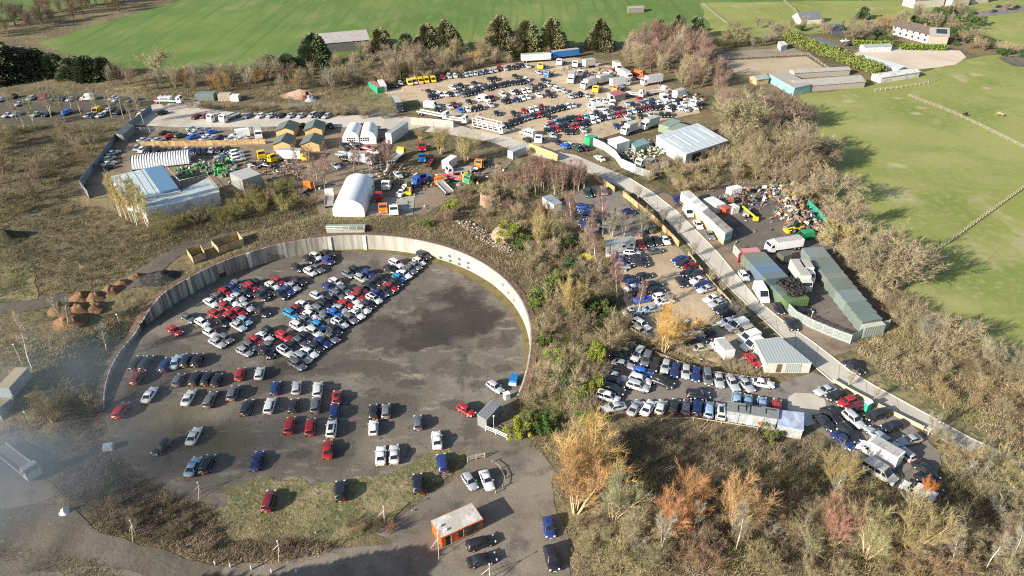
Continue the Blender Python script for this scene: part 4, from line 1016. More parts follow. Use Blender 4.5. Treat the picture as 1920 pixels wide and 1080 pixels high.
WHT = (.74, .74, .72)
lorry(1005, 110, (330, -22), 'W', "long white box trailer at the top of the far storage yard", L=13.4, cabless=True, cat="trailer")
lorry(1060, 103, (320, -38), 'W', "bright blue curtain-sided trailer beside the white trailer", L=13.2, cabless=True, bc=(.03, .17, .5), cat="trailer")
lorry(1016, 122, (-40, 40), 'Y', "yellow lorry cab unit in front of the long white trailer", L=5.5, body="bare", bc=(.2, .17, .1))
lorry(1030, 137, (-60, 30), (.02, .12, .42), "blue and white lorry cab unit at the edge of the lorry cluster", L=6, body="bare", bc=(.3, .25, .1))
for (px, py, d, cb, L, bd, bc, lb) in [
    (1103, 158, (-110, 40), 'W', 7.5, "box", WHT, "white box lorry at the near edge of the lorry cluster"),
    (1072, 147, (-30, 60), 'W', 8.0, "box", WHT, "white box lorry behind the blue cab unit"),
    (1134, 150, (110, -25), 'W', 7.5, "box", (.7, .66, .58), "cream box lorry in the middle of the lorry cluster"),
    (1162, 156, (120, -20), 'W', 8.5, "box", WHT, "white box lorry above the orange flatbed"),
    (1172, 142, (120, 60), 'W', 8.0, "box", (.7, .72, .74), "white box lorry with pale grey roof at the back of the cluster"),
    (1107, 120, (120, -20), 'W', 7.0, "box", (.66, .6, .52), "pinkish-topped box lorry at the back left of the cluster"),
    (1222, 152, (-120, 20), 'W', 9.5, "box", (.68, .7, .7), "long pale lorry at the right end of the cluster"),
    (1157, 127, (80, 60), 'W', 5.5, "box", WHT, "small white lorry against the bare trees behind the cluster"),
    (1120, 165, (-40, 40), 'Y', 6.5, "flat", (.6, .28, .05), "yellow and orange flatbed lorry below the cluster"),
    (1160, 164, (-60, 30), 'O', 7.5, "flat", (.7, .7, .66), "orange-cabbed flatbed lorry beside the red-roofed lean-to"),
    (1196, 137, (100, 20), 'O', 6, "tipper", (.55, .14, .04), "orange tipper lorry by the bare trees"),
    (1080, 118, (-30, 50), 'W', 6.5, "bare", (.4, .1, .05), "white lorry cab with rusty red frame by the blue trailer"),
    (1052, 115, (-50, 40), 'W', 6.0, "flat", WHT, "white flatbed lorry under the blue trailer"),
    (1090, 135, (-30, 60), 'W', 7.0, "flat", (.5, .5, .48), "white-cabbed flatbed lorry in the crowded lorry cluster"),
    (1232, 170, (130, -20), 'W', 9.0, "flat", WHT, "white flatbed lorry at the far yard's right edge"),
    (1275, 178, (90, -30), 'W', 7, "box", WHT, "white box lorry among wrecks near the far yard's right tip"),
    (1305, 192, (-60, 40), 'W', 6.5, "flat", (.5, .2, .15), "white lorry with red load at the far yard's right tip"),
    (1190, 175, (110, 10), 'W', 7, "flat", (.55, .55, .53), "white flatbed lorry right of the red-roofed lean-to"),
    (1140, 140, (-60, 50), 'W', 6, "tipper", (.3, .3, .28), "white tipper lorry jammed in the middle of the lorry cluster"),
    (1205, 145, (120, 40), 'R', 6.5, "flat", (.35, .05, .04), "red lorry half hidden behind the long pale lorry"),
    (1180, 243, (-120, 45), 'W', 6.5, "box", (.52, .53, .5), "grey box lorry with a blue panel, left of the two behind the compound"),
    (1218, 233, (-120, 40), 'W', 7.5, "box", (.52, .53, .5), "grey box lorry with a blue panel, right of the two behind the compound"),
    (1012, 258, (-30, 50), 'W', 5.5, "bare", (.15, .14, .12), "old white lorry cab at the end of the lowest car row"),
    (1210, 302, (-130, 60), 'W', 8.0, "flat", (.6, .58, .52), "white flatbed lorry loaded with scaffolding in the metal-fenced compound"),
    (1268, 278, (-60, 60), 'W', 5.0, "flat", (.6, .6, .58), "white pickup lorry under the edge of the big metal roof"),
    (1281, 284, (-60, 60), 'W', 5.0, "flat", (.6, .6, .58), "white pickup lorry at the metal roof's outer corner"),
    (405, 218, (-100, 40), 'W', 7, "flat", (.12, .12, .12), "white-cabbed breakdown lorry, left of the pair at the grey road"),
    (432, 217, (-130, 55), 'W', 9, "flat", (.4, .4, .38), "white-cabbed breakdown lorry with long empty deck beside silver cars"),
    (484, 250, (10, 60), 'W', 6, "box", (.5, .5, .47), "small grey box lorry seen from behind at the timber fence"),
    (550, 293, (180, 6), 'Y', 9.5, "box", (.68, .67, .62), "white box lorry with yellow cab below the timber lodges"),
    (488, 288, (40, 60), 'Y', 5, "bare", (.2, .17, .05), "yellow digger cab lying tilted below the timber fence"),
    (505, 296, (60, 20), 'Y', 4.5, "bare", (.2, .17, .05), "yellow machine cab beside the white and yellow lorry"),
    (678, 299, (160, 20), 'W', 8, "box", (.5, .5, .5), "silver-sided box lorry below the twin white tents"),
    (745, 291, (90, -75), 'Y', 8, "flat", (.6, .58, .55), "yellow-cabbed recovery lorry with a long pale deck"),
    (792, 292, (-10, 60), (.02, .2, .55), 6, "bare", (.1, .1, .1), "bright blue lorry cab on bare chassis by the grass"),
    (790, 273, (20, 60), 'R', 5, "bare", (.3, .05, .04), "red lorry cab in front of the bare bushes"),
    (903, 302, (-60, 70), 'O', 7, "bare", (.25, .1, .04), "orange lorry cab under the bare trees"),
    (862, 318, (-130, 20), 'W', 8.5, "flat", (.5, .5, .5), "white-cabbed lorry with empty grey deck behind the red flatbed"),
    (848, 331, (230, 25), 'Y', 10.5, "flat", (.6, .04, .04), "red flatbed lorry with yellow cab beside the scrub"),
    (884, 334, (-60, 30), 'g', 5, "bare", (.1, .2, .12), "green lorry cab right of the yellow cab"),
    (832, 348, (-110, -110), 'O', 9, "flat", (.6, .55, .5), "orange lorry with long bare ramps"),
    (719, 386, (-6, 60), 'O', 5.5, "bare", (.3, .12, .05), "orange lorry cab on the concrete pad"),
    (738, 389, (2, 60), 'W', 6, "flat", (.12, .12, .12), "white lorry on the concrete pad beside the orange cab"),
    (709, 367, (0, 60), 'R', 3.8, "bare", (.3, .03, .03), "small red lorry cab behind the orange cab on the pad"),
    (727, 343, (-40, 70), 'W', 6.0, "flat", (.08, .08, .08), "dark flatbed truck with a white load right of the barrel store"),
    (617, 372, (8, -80), 'W', 8, "flat", (.55, .5, .46), "white lorry parked along the left side of the barrel store"),
    (573, 352, (50, -40), 'O', 5, "bare", (.2, .19, .17), "orange mixer lorry at the scrub left of the barrel store"),
    (30, 862, (330, 255), 'W', 12, "flat", (.62, .62, .6), "long white flatbed lorry in drifting smoke at the lower left"),
    (1500, 521, (90, 140), (.45, .47, .45), 9.5, "box", (.52, .5, .43), "grey removal lorry between the two green container rows"),
    (1511, 514, (70, 110), 'W', 5.5, "box", (.66, .7, .74), "short white box lorry next to the grey removal lorry"),
]:
    lorry(px, py, d, cb, lb, L=L, body=bd, bc=bc)
lorry(917, 238, (160, 38), 'W', "white two-deck car transporter on the entrance road", L=13, body="transporter", bc=WHT)
lorry(812, 212, (230, 45), 'W', "white-cabbed flatbed lorry parked along the road above the hoarding", L=13, body="flat", bc=WHT)
lorry(855, 222, (150, 20), 'W', "white-cabbed low flatbed lorry behind the car transporter", L=9, body="flat", bc=WHT)
lorry(745, 195, (60, 100), (.04, .05, .06), "dark coach with a pale roof standing on the grass verge", L=11, body="box", bc=(.05, .055, .07), bh=2.4, dz=1.7)
lorry(1470, 460, (-160, 24), 'W', "white touring coach parked across the head of the container rows", L=9.5, body="box", bc=(.78, .78, .76), bh=2.1)
lorry(790, 337, (-60, 20), (.02, .08, .4), "blue skip lorry cab left of the orange ramps", L=5.2, body="tipper", bc=(.02, .06, .25))
lorry(806, 303, (-60, 100), 'R', "low red trailer frame lying beside the blue cab", L=9, cabless=True, body="bare", bc=(.35, .03, .03), cat="trailer")
lorry(650, 225 + 63, (100, 10), 'W', "flattened trailer piled beside the twin white tents", L=7, cabless=True, body="flat", bc=(.6, .6, .58), cat="trailer")
# heavy recovery truck, white with a red rear and red stripe
ro = lorry(316, 187, (200, 4), 'W', "white and red heavy recovery truck at the head of the grey road", L=10.5, body="flat", bc=WHT, cat="recovery truck", name="recovery_truck")
m = MB(); m.box((-1.2, 0, 1.14), (4.6, 2.3, 1.5), 0); m.box((-1.2, 0, 1.7), (4.66, 2.36, .28), 1); m.build("equipment_body", [vmat(WHT), vmat((.5, .02, .03))], ro)
m = MB(); m.tube((-4.6, 0, 1.3), (-1.5, 0, 3.3), .28, .2, 8, 0); m.box((-4.6, 0, 1.1), (1.2, 2.2, .8), 0); m.build("lifting_boom", vmat((.45, .02, .03)), ro)
m = MB()
for k in range(7): m.box((-2.5 + k * .42, -1.19, 2.05), (.24, .02, .4))
m.build("side_lettering", mat("dark lettering", (.03, .03, .08), .6), ro)
# ================================================================ BUILDINGS, FENCES, SMALL STRUCTURES
def corr_mat(name, c, pitch=.35, rough=.55, metal=0.0, dirt=(.2, .18, .15), amt=.5, ang=0.0):
    """profiled sheet: ridged bump along one direction, patchy dirt"""
    if name in MATS: return MATS[name]
    m, n, l, b = new_mat(name)
    b.inputs["Roughness"].default_value = rough; b.inputs["Metallic"].default_value = metal
    tc = n.new("ShaderNodeTexCoord")
    nz = n.new("ShaderNodeTexNoise"); nz.inputs["Scale"].default_value = .6; nz.inputs["Detail"].default_value = 7
    l.new(tc.outputs["Object"], nz.inputs["Vector"])
    mr = n.new("ShaderNodeMapRange"); mr.inputs[1].default_value = .48; mr.inputs[2].default_value = .72; mr.inputs[4].default_value = amt
    l.new(nz.outputs["Fac"], mr.inputs[0])
    mx = n.new("ShaderNodeMixRGB"); mx.inputs[1].default_value = (*c, 1); mx.inputs[2].default_value = (*dirt, 1)
    l.new(mr.outputs[0], mx.inputs[0]); l.new(mx.outputs[0], b.inputs["Base Color"])
    mp = n.new("ShaderNodeMapping"); mp.inputs["Rotation"].default_value = (0, 0, ang); l.new(tc.outputs["Object"], mp.inputs[0])
    wv = n.new("ShaderNodeTexWave"); wv.inputs["Scale"].default_value = 1.0 / pitch / 3.2; l.new(mp.outputs[0], wv.inputs["Vector"])
    bp = n.new("ShaderNodeBump"); bp.inputs["Strength"].default_value = .5; bp.inputs["Distance"].default_value = .05
    l.new(wv.outputs["Fac"], bp.inputs["Height"]); l.new(bp.outputs[0], b.inputs["Normal"])
    MATS[name] = m
    return m

M_white = corr_mat("white sheet wall", (.6, .59, .56), .3, amt=.65)
M_paleroof = corr_mat("pale metal roof", (.42, .5, .51), .5, .45, 0, (.62, .64, .62), .8)
M_blueroof = corr_mat("blue sheet roof", (.1, .2, .33), .4, .4, 0, (.15, .25, .37), .5)
M_grey = corr_mat("grey sheet roof", (.3, .34, .33), .4, .5, 0, (.24, .27, .26), .6)
M_greenroof = corr_mat("green-grey roof", (.13, .165, .14), .35, .6, 0, (.2, .22, .19), .6)
M_timber = mat("fresh timber", (.42, .28, .135), .85, var=.3, scale=.8)
M_ply = mat("weathered plywood", (.42, .31, .17), .85, var=.25, scale=.8)
M_greywood = mat("grey wood", (.3, .27, .22), .9, var=.2)
M_brick = mat("brickwork", (.3, .15, .1), .9, var=.3, scale=3)
M_dark = mat("dark opening", (.02, .02, .02), .9)
M_palisade = mat("galvanised palisade", (.36, .4, .38), .55, var=.1)
M_window = glossy("window pane", (.03, .04, .05), .05)
M_steel = mat("galvanised steel", (.5, .5, .48), .5, metal=.3)

def base_z(P): return min(height(x, y) for x, y in P)
def expand(P, d):
    cx = sum(p[0] for p in P) / len(P); cy = sum(p[1] for p in P) / len(P)
    return [(p[0] + (p[0] - cx) / max(.1, math.hypot(p[0] - cx, p[1] - cy)) * d, p[1] + (p[1] - cy) / max(.1, math.hypot(p[0] - cx, p[1] - cy)) * d) for p in P]

def flat_building(name, label, cat, pix, h, wall, roof, over=.15, thick=.12, pitch=None, group=None, seams=0):
    P = [G2(p, h) for p in pix]
    z = base_z(P)
    o = empty(name, (P[0][0], P[0][1], z))
    Q = [(p[0] - P[0][0], p[1] - P[0][1]) for p in P]
    m = MB(); m.prism(Q, -.2, h - thick); m.build("wall", wall, o)
    m = MB(); E = expand(Q, over)
    m.prism(E, h - thick + .002, h); rf = m.build("roof", roof, o)
    if seams:
        s = MB()
        a, b, c, d = E[0], E[1], E[2], E[-1]
        for k in range(1, seams):
            t = k / seams
            p0 = (a[0] + (b[0] - a[0]) * t, a[1] + (b[1] - a[1]) * t); p1 = (d[0] + (c[0] - d[0]) * t, d[1] + (c[1] - d[1]) * t)
            L = math.hypot(p1[0] - p0[0], p1[1] - p0[1])
            s.box(((p0[0] + p1[0]) / 2, (p0[1] + p1[1]) / 2, h + .003), (L, .16, .05), 0, math.atan2(p1[1] - p0[1], p1[0] - p0[0]))
        s.build("roof_seams", mat("roof seam", (.22, .25, .25), .7), rf)
    return tag(o, label, cat, group), Q, h

class Frame:
    """local frame on a building's near face: x along the face, y away from the viewer"""
    def __init__(self, p0, p1, name):
        a, b = G2(p0), G2(p1)
        self.L = math.hypot(b[0] - a[0], b[1] - a[1])
        self.a = math.atan2(b[1] - a[1], b[0] - a[0])
        self.o = empty(name, (a[0], a[1], base_z([a, b])), self.a)

def gable(name, label, cat, p0, p1, depth, eave, ridge, wall, roof, along=True, over=.3, group=None):
    f = Frame(p0, p1, name); L, D = f.L, depth
    m = MB()
    m.prism([(0, 0), (L, 0), (L, D), (0, D)], -.2, eave)
    if along: m.add([(0, 0, eave), (0, D, eave), (0, D / 2, ridge), (L, 0, eave), (L, D, eave), (L, D / 2, ridge)], [(0, 2, 1), (3, 4, 5)])
    else: m.add([(0, 0, eave), (L, 0, eave), (L / 2, 0, ridge), (0, D, eave), (L, D, eave), (L / 2, D, ridge)], [(0, 1, 2), (3, 5, 4)])
    m.build("wall", wall, f.o)
    r_ = MB(); t = .1
    s = (ridge - eave) / ((D if along else L) / 2) * over
    if along:
        A = [(-over, -over, eave - s + .02), (L + over, -over, eave - s + .02), (L + over, D / 2, ridge + .02), (-over, D / 2, ridge + .02), (L + over, D + over, eave - s + .02), (-over, D + over, eave - s + .02)]
    else:
        A = [(-over, -over, eave - s + .02), (-over, D + over, eave - s + .02), (L / 2, D + over, ridge + .02), (L / 2, -over, ridge + .02), (L + over, D + over, eave - s + .02), (L + over, -over, eave - s + .02)]
    B = [(x, y, z + t) for x, y, z in A]
    fs = [(0, 1, 2, 3), (3, 2, 4, 5)] if along else [(0, 3, 2, 1), (3, 5, 4, 2)]
    r_.add(B, fs); r_.add(A, [f_[::-1] for f_ in fs])
    rim = [0, 1, 2, 4, 5, 3] if along else [0, 3, 5, 4, 2, 1]
    for i in range(6):
        a, b = rim[i], rim[(i + 1) % 6]
        r_.add([A[a], A[b], B[b], B[a]], [(0, 1, 2, 3)])
    r_.build("roof", roof, f.o)
    tag(f.o, label, cat, group)
    return f

def vault(name, label, cat, p0, p1, depth, h, skin, front=None, wallh=.8, along=False, seg=14, ribs=0, group=None):
    """barrel roof running away from the near face p0-p1"""
    f = Frame(p0, p1, name); L = f.L
    arc = [(0, 0)] + [(L / 2 - L / 2 * math.cos(math.pi * k / seg), wallh + (h - wallh) * math.sin(math.pi * k / seg)) for k in range(seg + 1)] + [(L, 0)]
    m = MB(); n = len(arc)
    vs = [(x, 0, z) for x, z in arc] + [(x, depth, z) for x, z in arc]
    m.add(vs, [(i, i + n, i + 1 + n, i + 1) for i in range(n - 1)], 0, True)
    m.build("barrel_roof", skin, f.o)
    e = MB(); e.add([(x, .03, z) for x, z in arc], [tuple(range(n))]); e.build("end_wall", front or skin, f.o)
    e = MB(); e.add([(x, depth - .03, z) for x, z in arc], [tuple(range(n))[::-1]]); e.build("end_wall", front or skin, f.o)
    if ribs:
        r_ = MB()
        for k in range(ribs):
            y = depth * (k + .5) / ribs
            for i in range(1, n - 2): r_.tube((arc[i][0], y, arc[i][1]), (arc[i + 1][0], y, arc[i + 1][1]), .3, None, 5, 0, False)
        r_.build("roof_ribs", M_white, f.o)
    tag(f.o, label, cat, group)
    return f

# ---- orange cabin in the foreground
f = Frame((829, 1027), (905, 992), "site_cabin"); L, D, H = f.L, 3.6, 2.45
M_orange = mat("orange paint", (.72, .115, .012), .55, var=.08)
M_cabroof = ground_mat("rusty cabin roof", [(.42, .39, .34), ((.58, .56, .52), .4, .45, .62, 0), ((.3, .2, .13), .5, .54, .7, 0), ((.18, .16, .14), .9, .62, .72, 0)], bump=.1, rough=.6)
m = MB(); m.prism([(0, 0), (L, 0), (L, D), (0, D)], -.1, H - .22); m.build("wall", M_orange, f.o)
m = MB(); m.prism([(-.12, -.12), (L + .12, -.12), (L + .12, D + .12), (-.12, D + .12)], H - .218, H - .03); m.build("fascia", M_orange, f.o)
m = MB(); m.prism([(-.05, -.05), (L + .05, -.05), (L + .05, D + .05), (-.05, D + .05)], H - .028, H + .02); m.build("roof", M_cabroof, f.o)
for (x, w, z0, z1, c, nm) in ((1.05, .75, .02, 2.0, M_dark, "doorway"), (1.62, .14, .02, 2.1, mat("white post", (.7, .7, .68), .6), "door_post"), (3.25, .8, .55, 1.95, M_window, "window"), (3.75, .12, .4, 2.05, mat("white post", (.7, .7, .68), .6), "window_post"),
                               (4.6, 1.3, .25, 1.95, mat("green shutter", (.09, .11, .09), .7), "shutter"), (5.75, .9, .5, 1.95, M_window, "window"), (6.5, .7, .3, 1.95, mat("green shutter", (.09, .11, .09), .7), "shutter")):
    m = MB(); m.box((x, -.015, z0), (w, .05, z1 - z0)); m.build(nm, c, f.o)
for (x, y) in ((.6, 1.9), (1.1, .8)):
    m = MB(); m.box((x, y, H + .02), (.45, .35, .35)); m.build("roof_vent", mat("white vent", (.75, .75, .74), .5), f.o)
tag(f.o, "orange cabin with a pale rust-stained flat roof in the foreground yard", "cabin")

# ---- sheds and cabins by their roof outlines
flat_building("gate_shed", "small grey metal shed beside the entrance to the round yard", "shed", [(895, 777), (912, 787), (939, 757), (921, 751)], 2.6, mat("shed wall", (.2, .21, .2), .7), corr_mat("grey shed roof", (.33, .33, .32), .3, .5), seams=8)
oW, QW, hW = flat_building("warehouse", "big building with a plain grey sheet roof between the road and car park", "building", [(1415, 638), (1463, 632), (1522, 680), (1438, 680)], 2.5, mat("rendered wall", (.5, .46, .4), .9), corr_mat("smooth grey roof", (.34, .38, .37), .6, .5, 0, (.3, .33, .32), .4))
WALLDOOR = mat("brown door", (.12, .08, .05), .7)
o, Q, h = flat_building("cabin", "white cabin with a dark grey mono roof in the small car lots", "cabin", [(1138, 460), (1192, 451), (1183, 442), (1136, 451)], 2.5, M_white, M_grey)
def on_face(o, Q, i, j, items):
    a, b = Q[i], Q[j]
    L = math.hypot(b[0] - a[0], b[1] - a[1]); ang = math.atan2(b[1] - a[1], b[0] - a[0])
    nx, ny = math.sin(ang), -math.cos(ang)
    cx = sum(q[0] for q in Q) / len(Q); cy = sum(q[1] for q in Q) / len(Q)
    if (a[0] - cx) * nx + (a[1] - cy) * ny < 0: nx, ny = -nx, -ny
    for (t, w, z0, z1, mm, nm) in items:
        m = MB(); m.box((a[0] + (b[0] - a[0]) * t + nx * .01, a[1] + (b[1] - a[1]) * t + ny * .01, z0), (w, .06, z1 - z0), 0, ang); m.build(nm, mm, o)
on_face(o, Q, 0, 1, [(.12, .08, .1, 2.3, M_dark, "joint_strip"), (.6, .9, 1.1, 1.8, M_window, "window"), (.7, .08, .1, 2.3, M_dark, "joint_strip"), (.87, .8, 1.2, 1.8, M_window, "window")])
flat_building("cabin", "white open-ended hut with a blue-grey roof by the birch clump", "cabin", [(1017, 369), (1033, 364), (1054, 380), (1039, 384)], 2.6, M_white, mat("blue grey roof", (.25, .31, .36), .6))
o, Q, h = flat_building("site_office", "long pale site office with dark roof pipes in the lower car park", "cabin", [(1366, 752), (1460, 767), (1458, 785), (1364, 770)], 2.7, mat("pale blue-grey wall", (.33, .365, .36), .7, var=.2), mat("flat grey felt roof", (.2, .21, .2), .85))
m = MB()
for (t, u0, u1) in ((.2, .3, .9), (.36, .1, .8), (.44, .1, .95), (.75, .2, .7)):
    a = [Q[0][k] + (Q[1][k] - Q[0][k]) * t for k in (0, 1)]; d = [Q[3][k] - Q[0][k] for k in (0, 1)]
    m.tube((a[0] + d[0] * u0, a[1] + d[1] * u0, 2.78), (a[0] + d[0] * u1, a[1] + d[1] * u1, 2.78), .06, None, 6)
    m.tube((a[0] + d[0] * u0, a[1] + d[1] * u0, 2.78), (a[0] + d[0] * u0 + (Q[1][0] - Q[0][0]) * .2, a[1] + d[1] * u0 + (Q[1][1] - Q[0][1]) * .2, 2.78), .06, None, 6)
m.build("roof_pipes", M_dark, o)
on_face(o, Q, 3, 2, [(.12, .7, 1.1, 1.8, mat("white post", (.7, .7, .68), .6), "window"), (.48, .9, .2, 2.1, mat("white post", (.7, .7, .68), .6), "door"), (.25, .05, .1, 2.4, M_dark, "joint_strip"), (.75, .05, .1, 2.4, M_dark, "joint_strip")])
flat_building("lean_to", "milky translucent lean-to shelter at the end of the long site office", "shelter", [(1461, 769), (1507, 774), (1506, 806), (1459, 797)], 2.3, mat("milky plastic wall", (.4, .39, .37), .5, var=.25), mat("milky plastic roof", (.4, .46, .58), .35, var=.25, scale=.7))
# metal-roofed hall on the left
def rooflights(o, Q, h, n, m1):
    for k in range(n):
        t = (k + .5) / n
        a, d = lerp2(Q[0], Q[1], t), lerp2(Q[-1], Q[2], t)
        p, q = lerp2(a, d, .2), lerp2(a, d, .75)
        m = MB(); L_ = math.hypot(q[0] - p[0], q[1] - p[1]); m.box(((p[0] + q[0]) / 2, (p[1] + q[1]) / 2, h + .004), (L_, .7, .05), 0, math.atan2(q[1] - p[1], q[0] - p[0])); m.build("rooflight", m1, o)
def lerp2(a, b, t): return (a[0] + (b[0] - a[0]) * t, a[1] + (b[1] - a[1]) * t)
o, Q, h = flat_building("industrial_hall", "large industrial hall with pale patched metal roof and a blue roof strip", "building", [(208, 331), (304, 309), (338, 358), (257, 374), (232, 369)], 4.0, M_white, M_paleroof, seams=7)
P = [G2(p, 4.0) for p in ((270, 317), (304, 310), (337, 357), (302, 363))]; bx_ = o.location
m = MB(); m.prism([(p[0] - bx_.x, p[1] - bx_.y) for p in P], 4.06, 4.12); m.build("blue_roof_strip", M_blueroof, o)
flat_building("industrial_hall", "low hall wing with grubby pale metal roof, edge rails and white walls", "building", [(257, 375), (339, 358.5), (390, 333), (411, 360), (272, 396)], 3.7, M_white, corr_mat("grubby metal roof", (.4, .47, .47), .5, .5, 0, (.3, .27, .24), .7), seams=6)
pts_r = [G(p[0], p[1], 3.7) for p in ((307, 311), (338, 345), (390, 333), (411, 359))]
m = MB()
for a, b in zip(pts_r, pts_r[1:]):
    k = 6
    for i in range(k + 1):
        t = i / k; x, y = a[0] + (b[0] - a[0]) * t, a[1] + (b[1] - a[1]) * t; m.tube((x, y, PLAT + 3.75), (x, y, PLAT + 4.8), .05, None, 5)
    m.tube((a[0], a[1], PLAT + 4.8), (b[0], b[1], PLAT + 4.8), .05, None, 5)
tag(m.build("guard_rail", M_steel), "thin guard rail along the inner roof edge of the left hall", "railing")
# striped barrel roof: axis along the row
a, b = G2((248, 322)), G2((356, 310))
L = math.hypot(b[0] - a[0], b[1] - a[1]); ang = math.atan2(b[1] - a[1], b[0] - a[0])
o = empty("barrel_shelter", (a[0], a[1], PLAT), ang)
m, r_ = MB(), MB()
seg, Wd, Hh = 10, 7.5, 3.6
arc = [(Wd * .5 - Wd * .5 * math.cos(math.pi * k / seg), .6 + (Hh - .6) * math.sin(math.pi * k / seg)) for k in range(seg + 1)]
for s in range(44):
    x0, x1 = L * s / 44, L * (s + 1) / 44
    r0 = 1.0 if s % 2 else .965
    vs = [(x0, y, z * r0) for y, z in arc] + [(x1, y, z * r0) for y, z in arc]
    (m if s % 2 else r_).add(vs, [(i, i + 1, i + seg + 2, i + seg + 1) for i in range(seg)], 0, True)
m.build("white_roof_sheets", mat("white roof sheet", (.75, .75, .73), .5), o); r_.build("clear_roof_sheets", mat("clear roof sheet", (.3, .33, .35), .3), o)
m = MB()
for x in (.02, L - .02):
    m = MB(); m.add([(x, y, z) for y, z in arc] + [(x, Wd, 0), (x, 0, 0)], [tuple(range(seg + 3))]); m.build("end_wall", M_white, o)
tag(o, "barrel-roofed shelter with white and clear stripes behind the left hall", "shelter")
# white barrel store
f = vault("storage_building", "white corrugated barrel-roofed store above the round yard's back wall", "building", (625, 407), (684, 407), 17.5, 5.2, corr_mat("white barrel sheet", (.72, .74, .74), .5, .45, 0, (.66, .69, .7), .4, R(90)), corr_mat("white barrel end", (.74, .75, .74), .35, .5, 0, (.7, .71, .7), .3), wallh=2.0)
tents = []
for i, (p0, p1, lb) in enumerate((((643, 271), (674, 271), "left one of the twin white barrel tents with small windows"), ((676, 271), (706, 270), "right one of the twin white barrel tents with small windows"))):
    f = vault("marquee", lb, "tent", p0, p1, 9, 4.6, mat("white canvas", (.74, .74, .73), .6), None, wallh=1.8)
    for k in range(4):
        for r2 in range(2):
            m = MB(); m.box((f.L * (.32 if i == 0 else .08) + k * .75, -.0, 1.2 + r2 * .7), (.5, .08, .5)); m.build("window", M_dark, f.o)
# timber lodges
for (p0, p1, lb) in (((514, 284), (546, 284), "front left of four timber lodges with grey-green roofs"), ((566, 284), (600, 284), "front right of four timber lodges with grey-green roofs"),
                     ((519, 258), (552, 258), "back left of four timber lodges with grey-green roofs"), ((573, 257), (605, 256), "back right of four timber lodges with grey-green roofs")):
    gable("lodge", lb, "lodge", p0, p1, 7.0, 2.5, 3.6, mat("lodge boarding", (.52, .35, .15), .8, var=.15), mat("lodge roof felt", (.11, .14, .125), .9, var=.2), along=False, over=.45, group="timber lodges")
# far barn and the stable yard
f = gable("barn", "long dark-boarded barn with a weathered grey roof at the far field's edge", "barn", (606, 100), (694, 92), 15, 4.4, 7.2, mat("dark boarding", (.13, .12, .115), .9), corr_mat("fibre cement roof", (.36, .34, .32), .5, .8), along=True)
M_stable = corr_mat("stable roof", (.34, .32, .29), .6, .85)
gable("stable", "long low stable with grey sheet roof nearest the meadow", "stable", (1494, 174), (1620, 164), 8, 2.5, 3.8, mat("stable wall", (.33, .3, .25), .9), M_stable)
flat_building("stable", "stable end block with turquoise walls", "stable", [(1443, 139), (1480, 136), (1521, 158), (1490, 165)], 3.2, mat("turquoise wall", (.22, .43, .45), .7, var=.25), M_stable)
gable("stable", "narrow back stable row with a grey roof", "stable", (1488, 147), (1592, 141), 4.5, 2.3, 3.0, mat("stable wall", (.33, .3, .25), .9), M_stable)
gable("hut", "small timber hut at the corner of the turquoise stable block", "hut", (1418, 160), (1440, 157), 5, 2.3, 3.2, M_ply, M_grey)
flat_building("shed", "long white low shed along the stone yard's near side", "shed", [(1612, 106), (1623, 103), (1698, 124), (1685, 130)], 2.6, M_white, mat("pale shed roof", (.6, .62, .62), .6))
gable("shed", "white garage row below the evergreen hedge end", "shed", (1650, 156), (1722, 145), 5, 2.3, 2.8, M_white, M_white)
gable("shed", "white shed with dark roof behind the stone yard", "shed", (1619, 98), (1670, 96), 4, 2.4, 3.0, M_white, M_grey)
flat_building("shed", "long slate-grey shed behind the evergreen hedge", "shed", [(1518, 72), (1535, 70), (1576, 87), (1561, 93)], 2.8, mat("slate wall", (.2, .2, .21), .8), mat("slate roof", (.14, .15, .17), .7))
gable("bungalow", "small bungalow with a slate roof among the far paddocks", "house", (1500, 46), (1540, 44), 9, 2.6, 5.2, mat("cream render", (.55, .5, .42), .9), mat("slate roof", (.14, .15, .17), .7))
flat_building("shed", "dark polytunnel-like shed right of the slate-roofed bungalow", "shed", [(1556, 45), (1580, 44), (1582, 54), (1560, 57)], 2.8, mat("slate wall", (.2, .2, .21), .8), mat("dark shed roof", (.06, .07, .09), .4))
M_house = mat("white render", (.5, .46, .4), .9, var=.2)
f = gable("terraced_house", "long white terrace of houses with brown tiled roof above the stone yard", "house", (1670, 64), (1738, 82), 8, 4.2, 6.9, M_house, mat("brown tiles", (.11, .085, .072), .9, var=.3))
for k in range(6):
    for z0 in (.9, 3.1):
        m = MB(); m.box((f.L * (k + .5) / 6, -.01, z0), (1.1, .08, 1.1)); m.build("window", M_window, f.o)
m = MB()
for t in (.25, .7): m.box((f.L * t, 4.0, 6.3), (.9, .7, 1.6))
m.build("chimney", M_brick, f.o)
f = gable("house", "end house with brick gable and dark solar panels on its roof", "house", (1740, 84), (1774, 86), 8, 4.4, 7.2, mat("pinkish brick", (.42, .3, .23), .9), mat("grey tiles", (.24, .24, .22), .9))
m = MB(); m.add([(f.L * .3, 1.0, 5.3), (f.L * .9, 1.0, 5.3), (f.L * .9, 3.3, 6.9), (f.L * .3, 3.3, 6.9)], [(0, 1, 2, 3)]); m.build("solar_panels", M_window, f.o)
gable("house", "red-tiled house at the top edge beside the far lane", "house", (1712, 16), (1768, 12), 9, 4.5, 7.5, M_house, mat("red tiles", (.36, .16, .1), .9))
gable("house", "white house at the top edge right of the red-tiled house", "house", (1782, 14), (1815, 11), 8, 4.5, 7, M_house, mat("grey tiles", (.24, .24, .22), .9))
gable("house", "pale house partly cut by the top edge near the far lane", "house", (1822, 8), (1852, 5), 8, 4.5, 7, M_house, M_house)
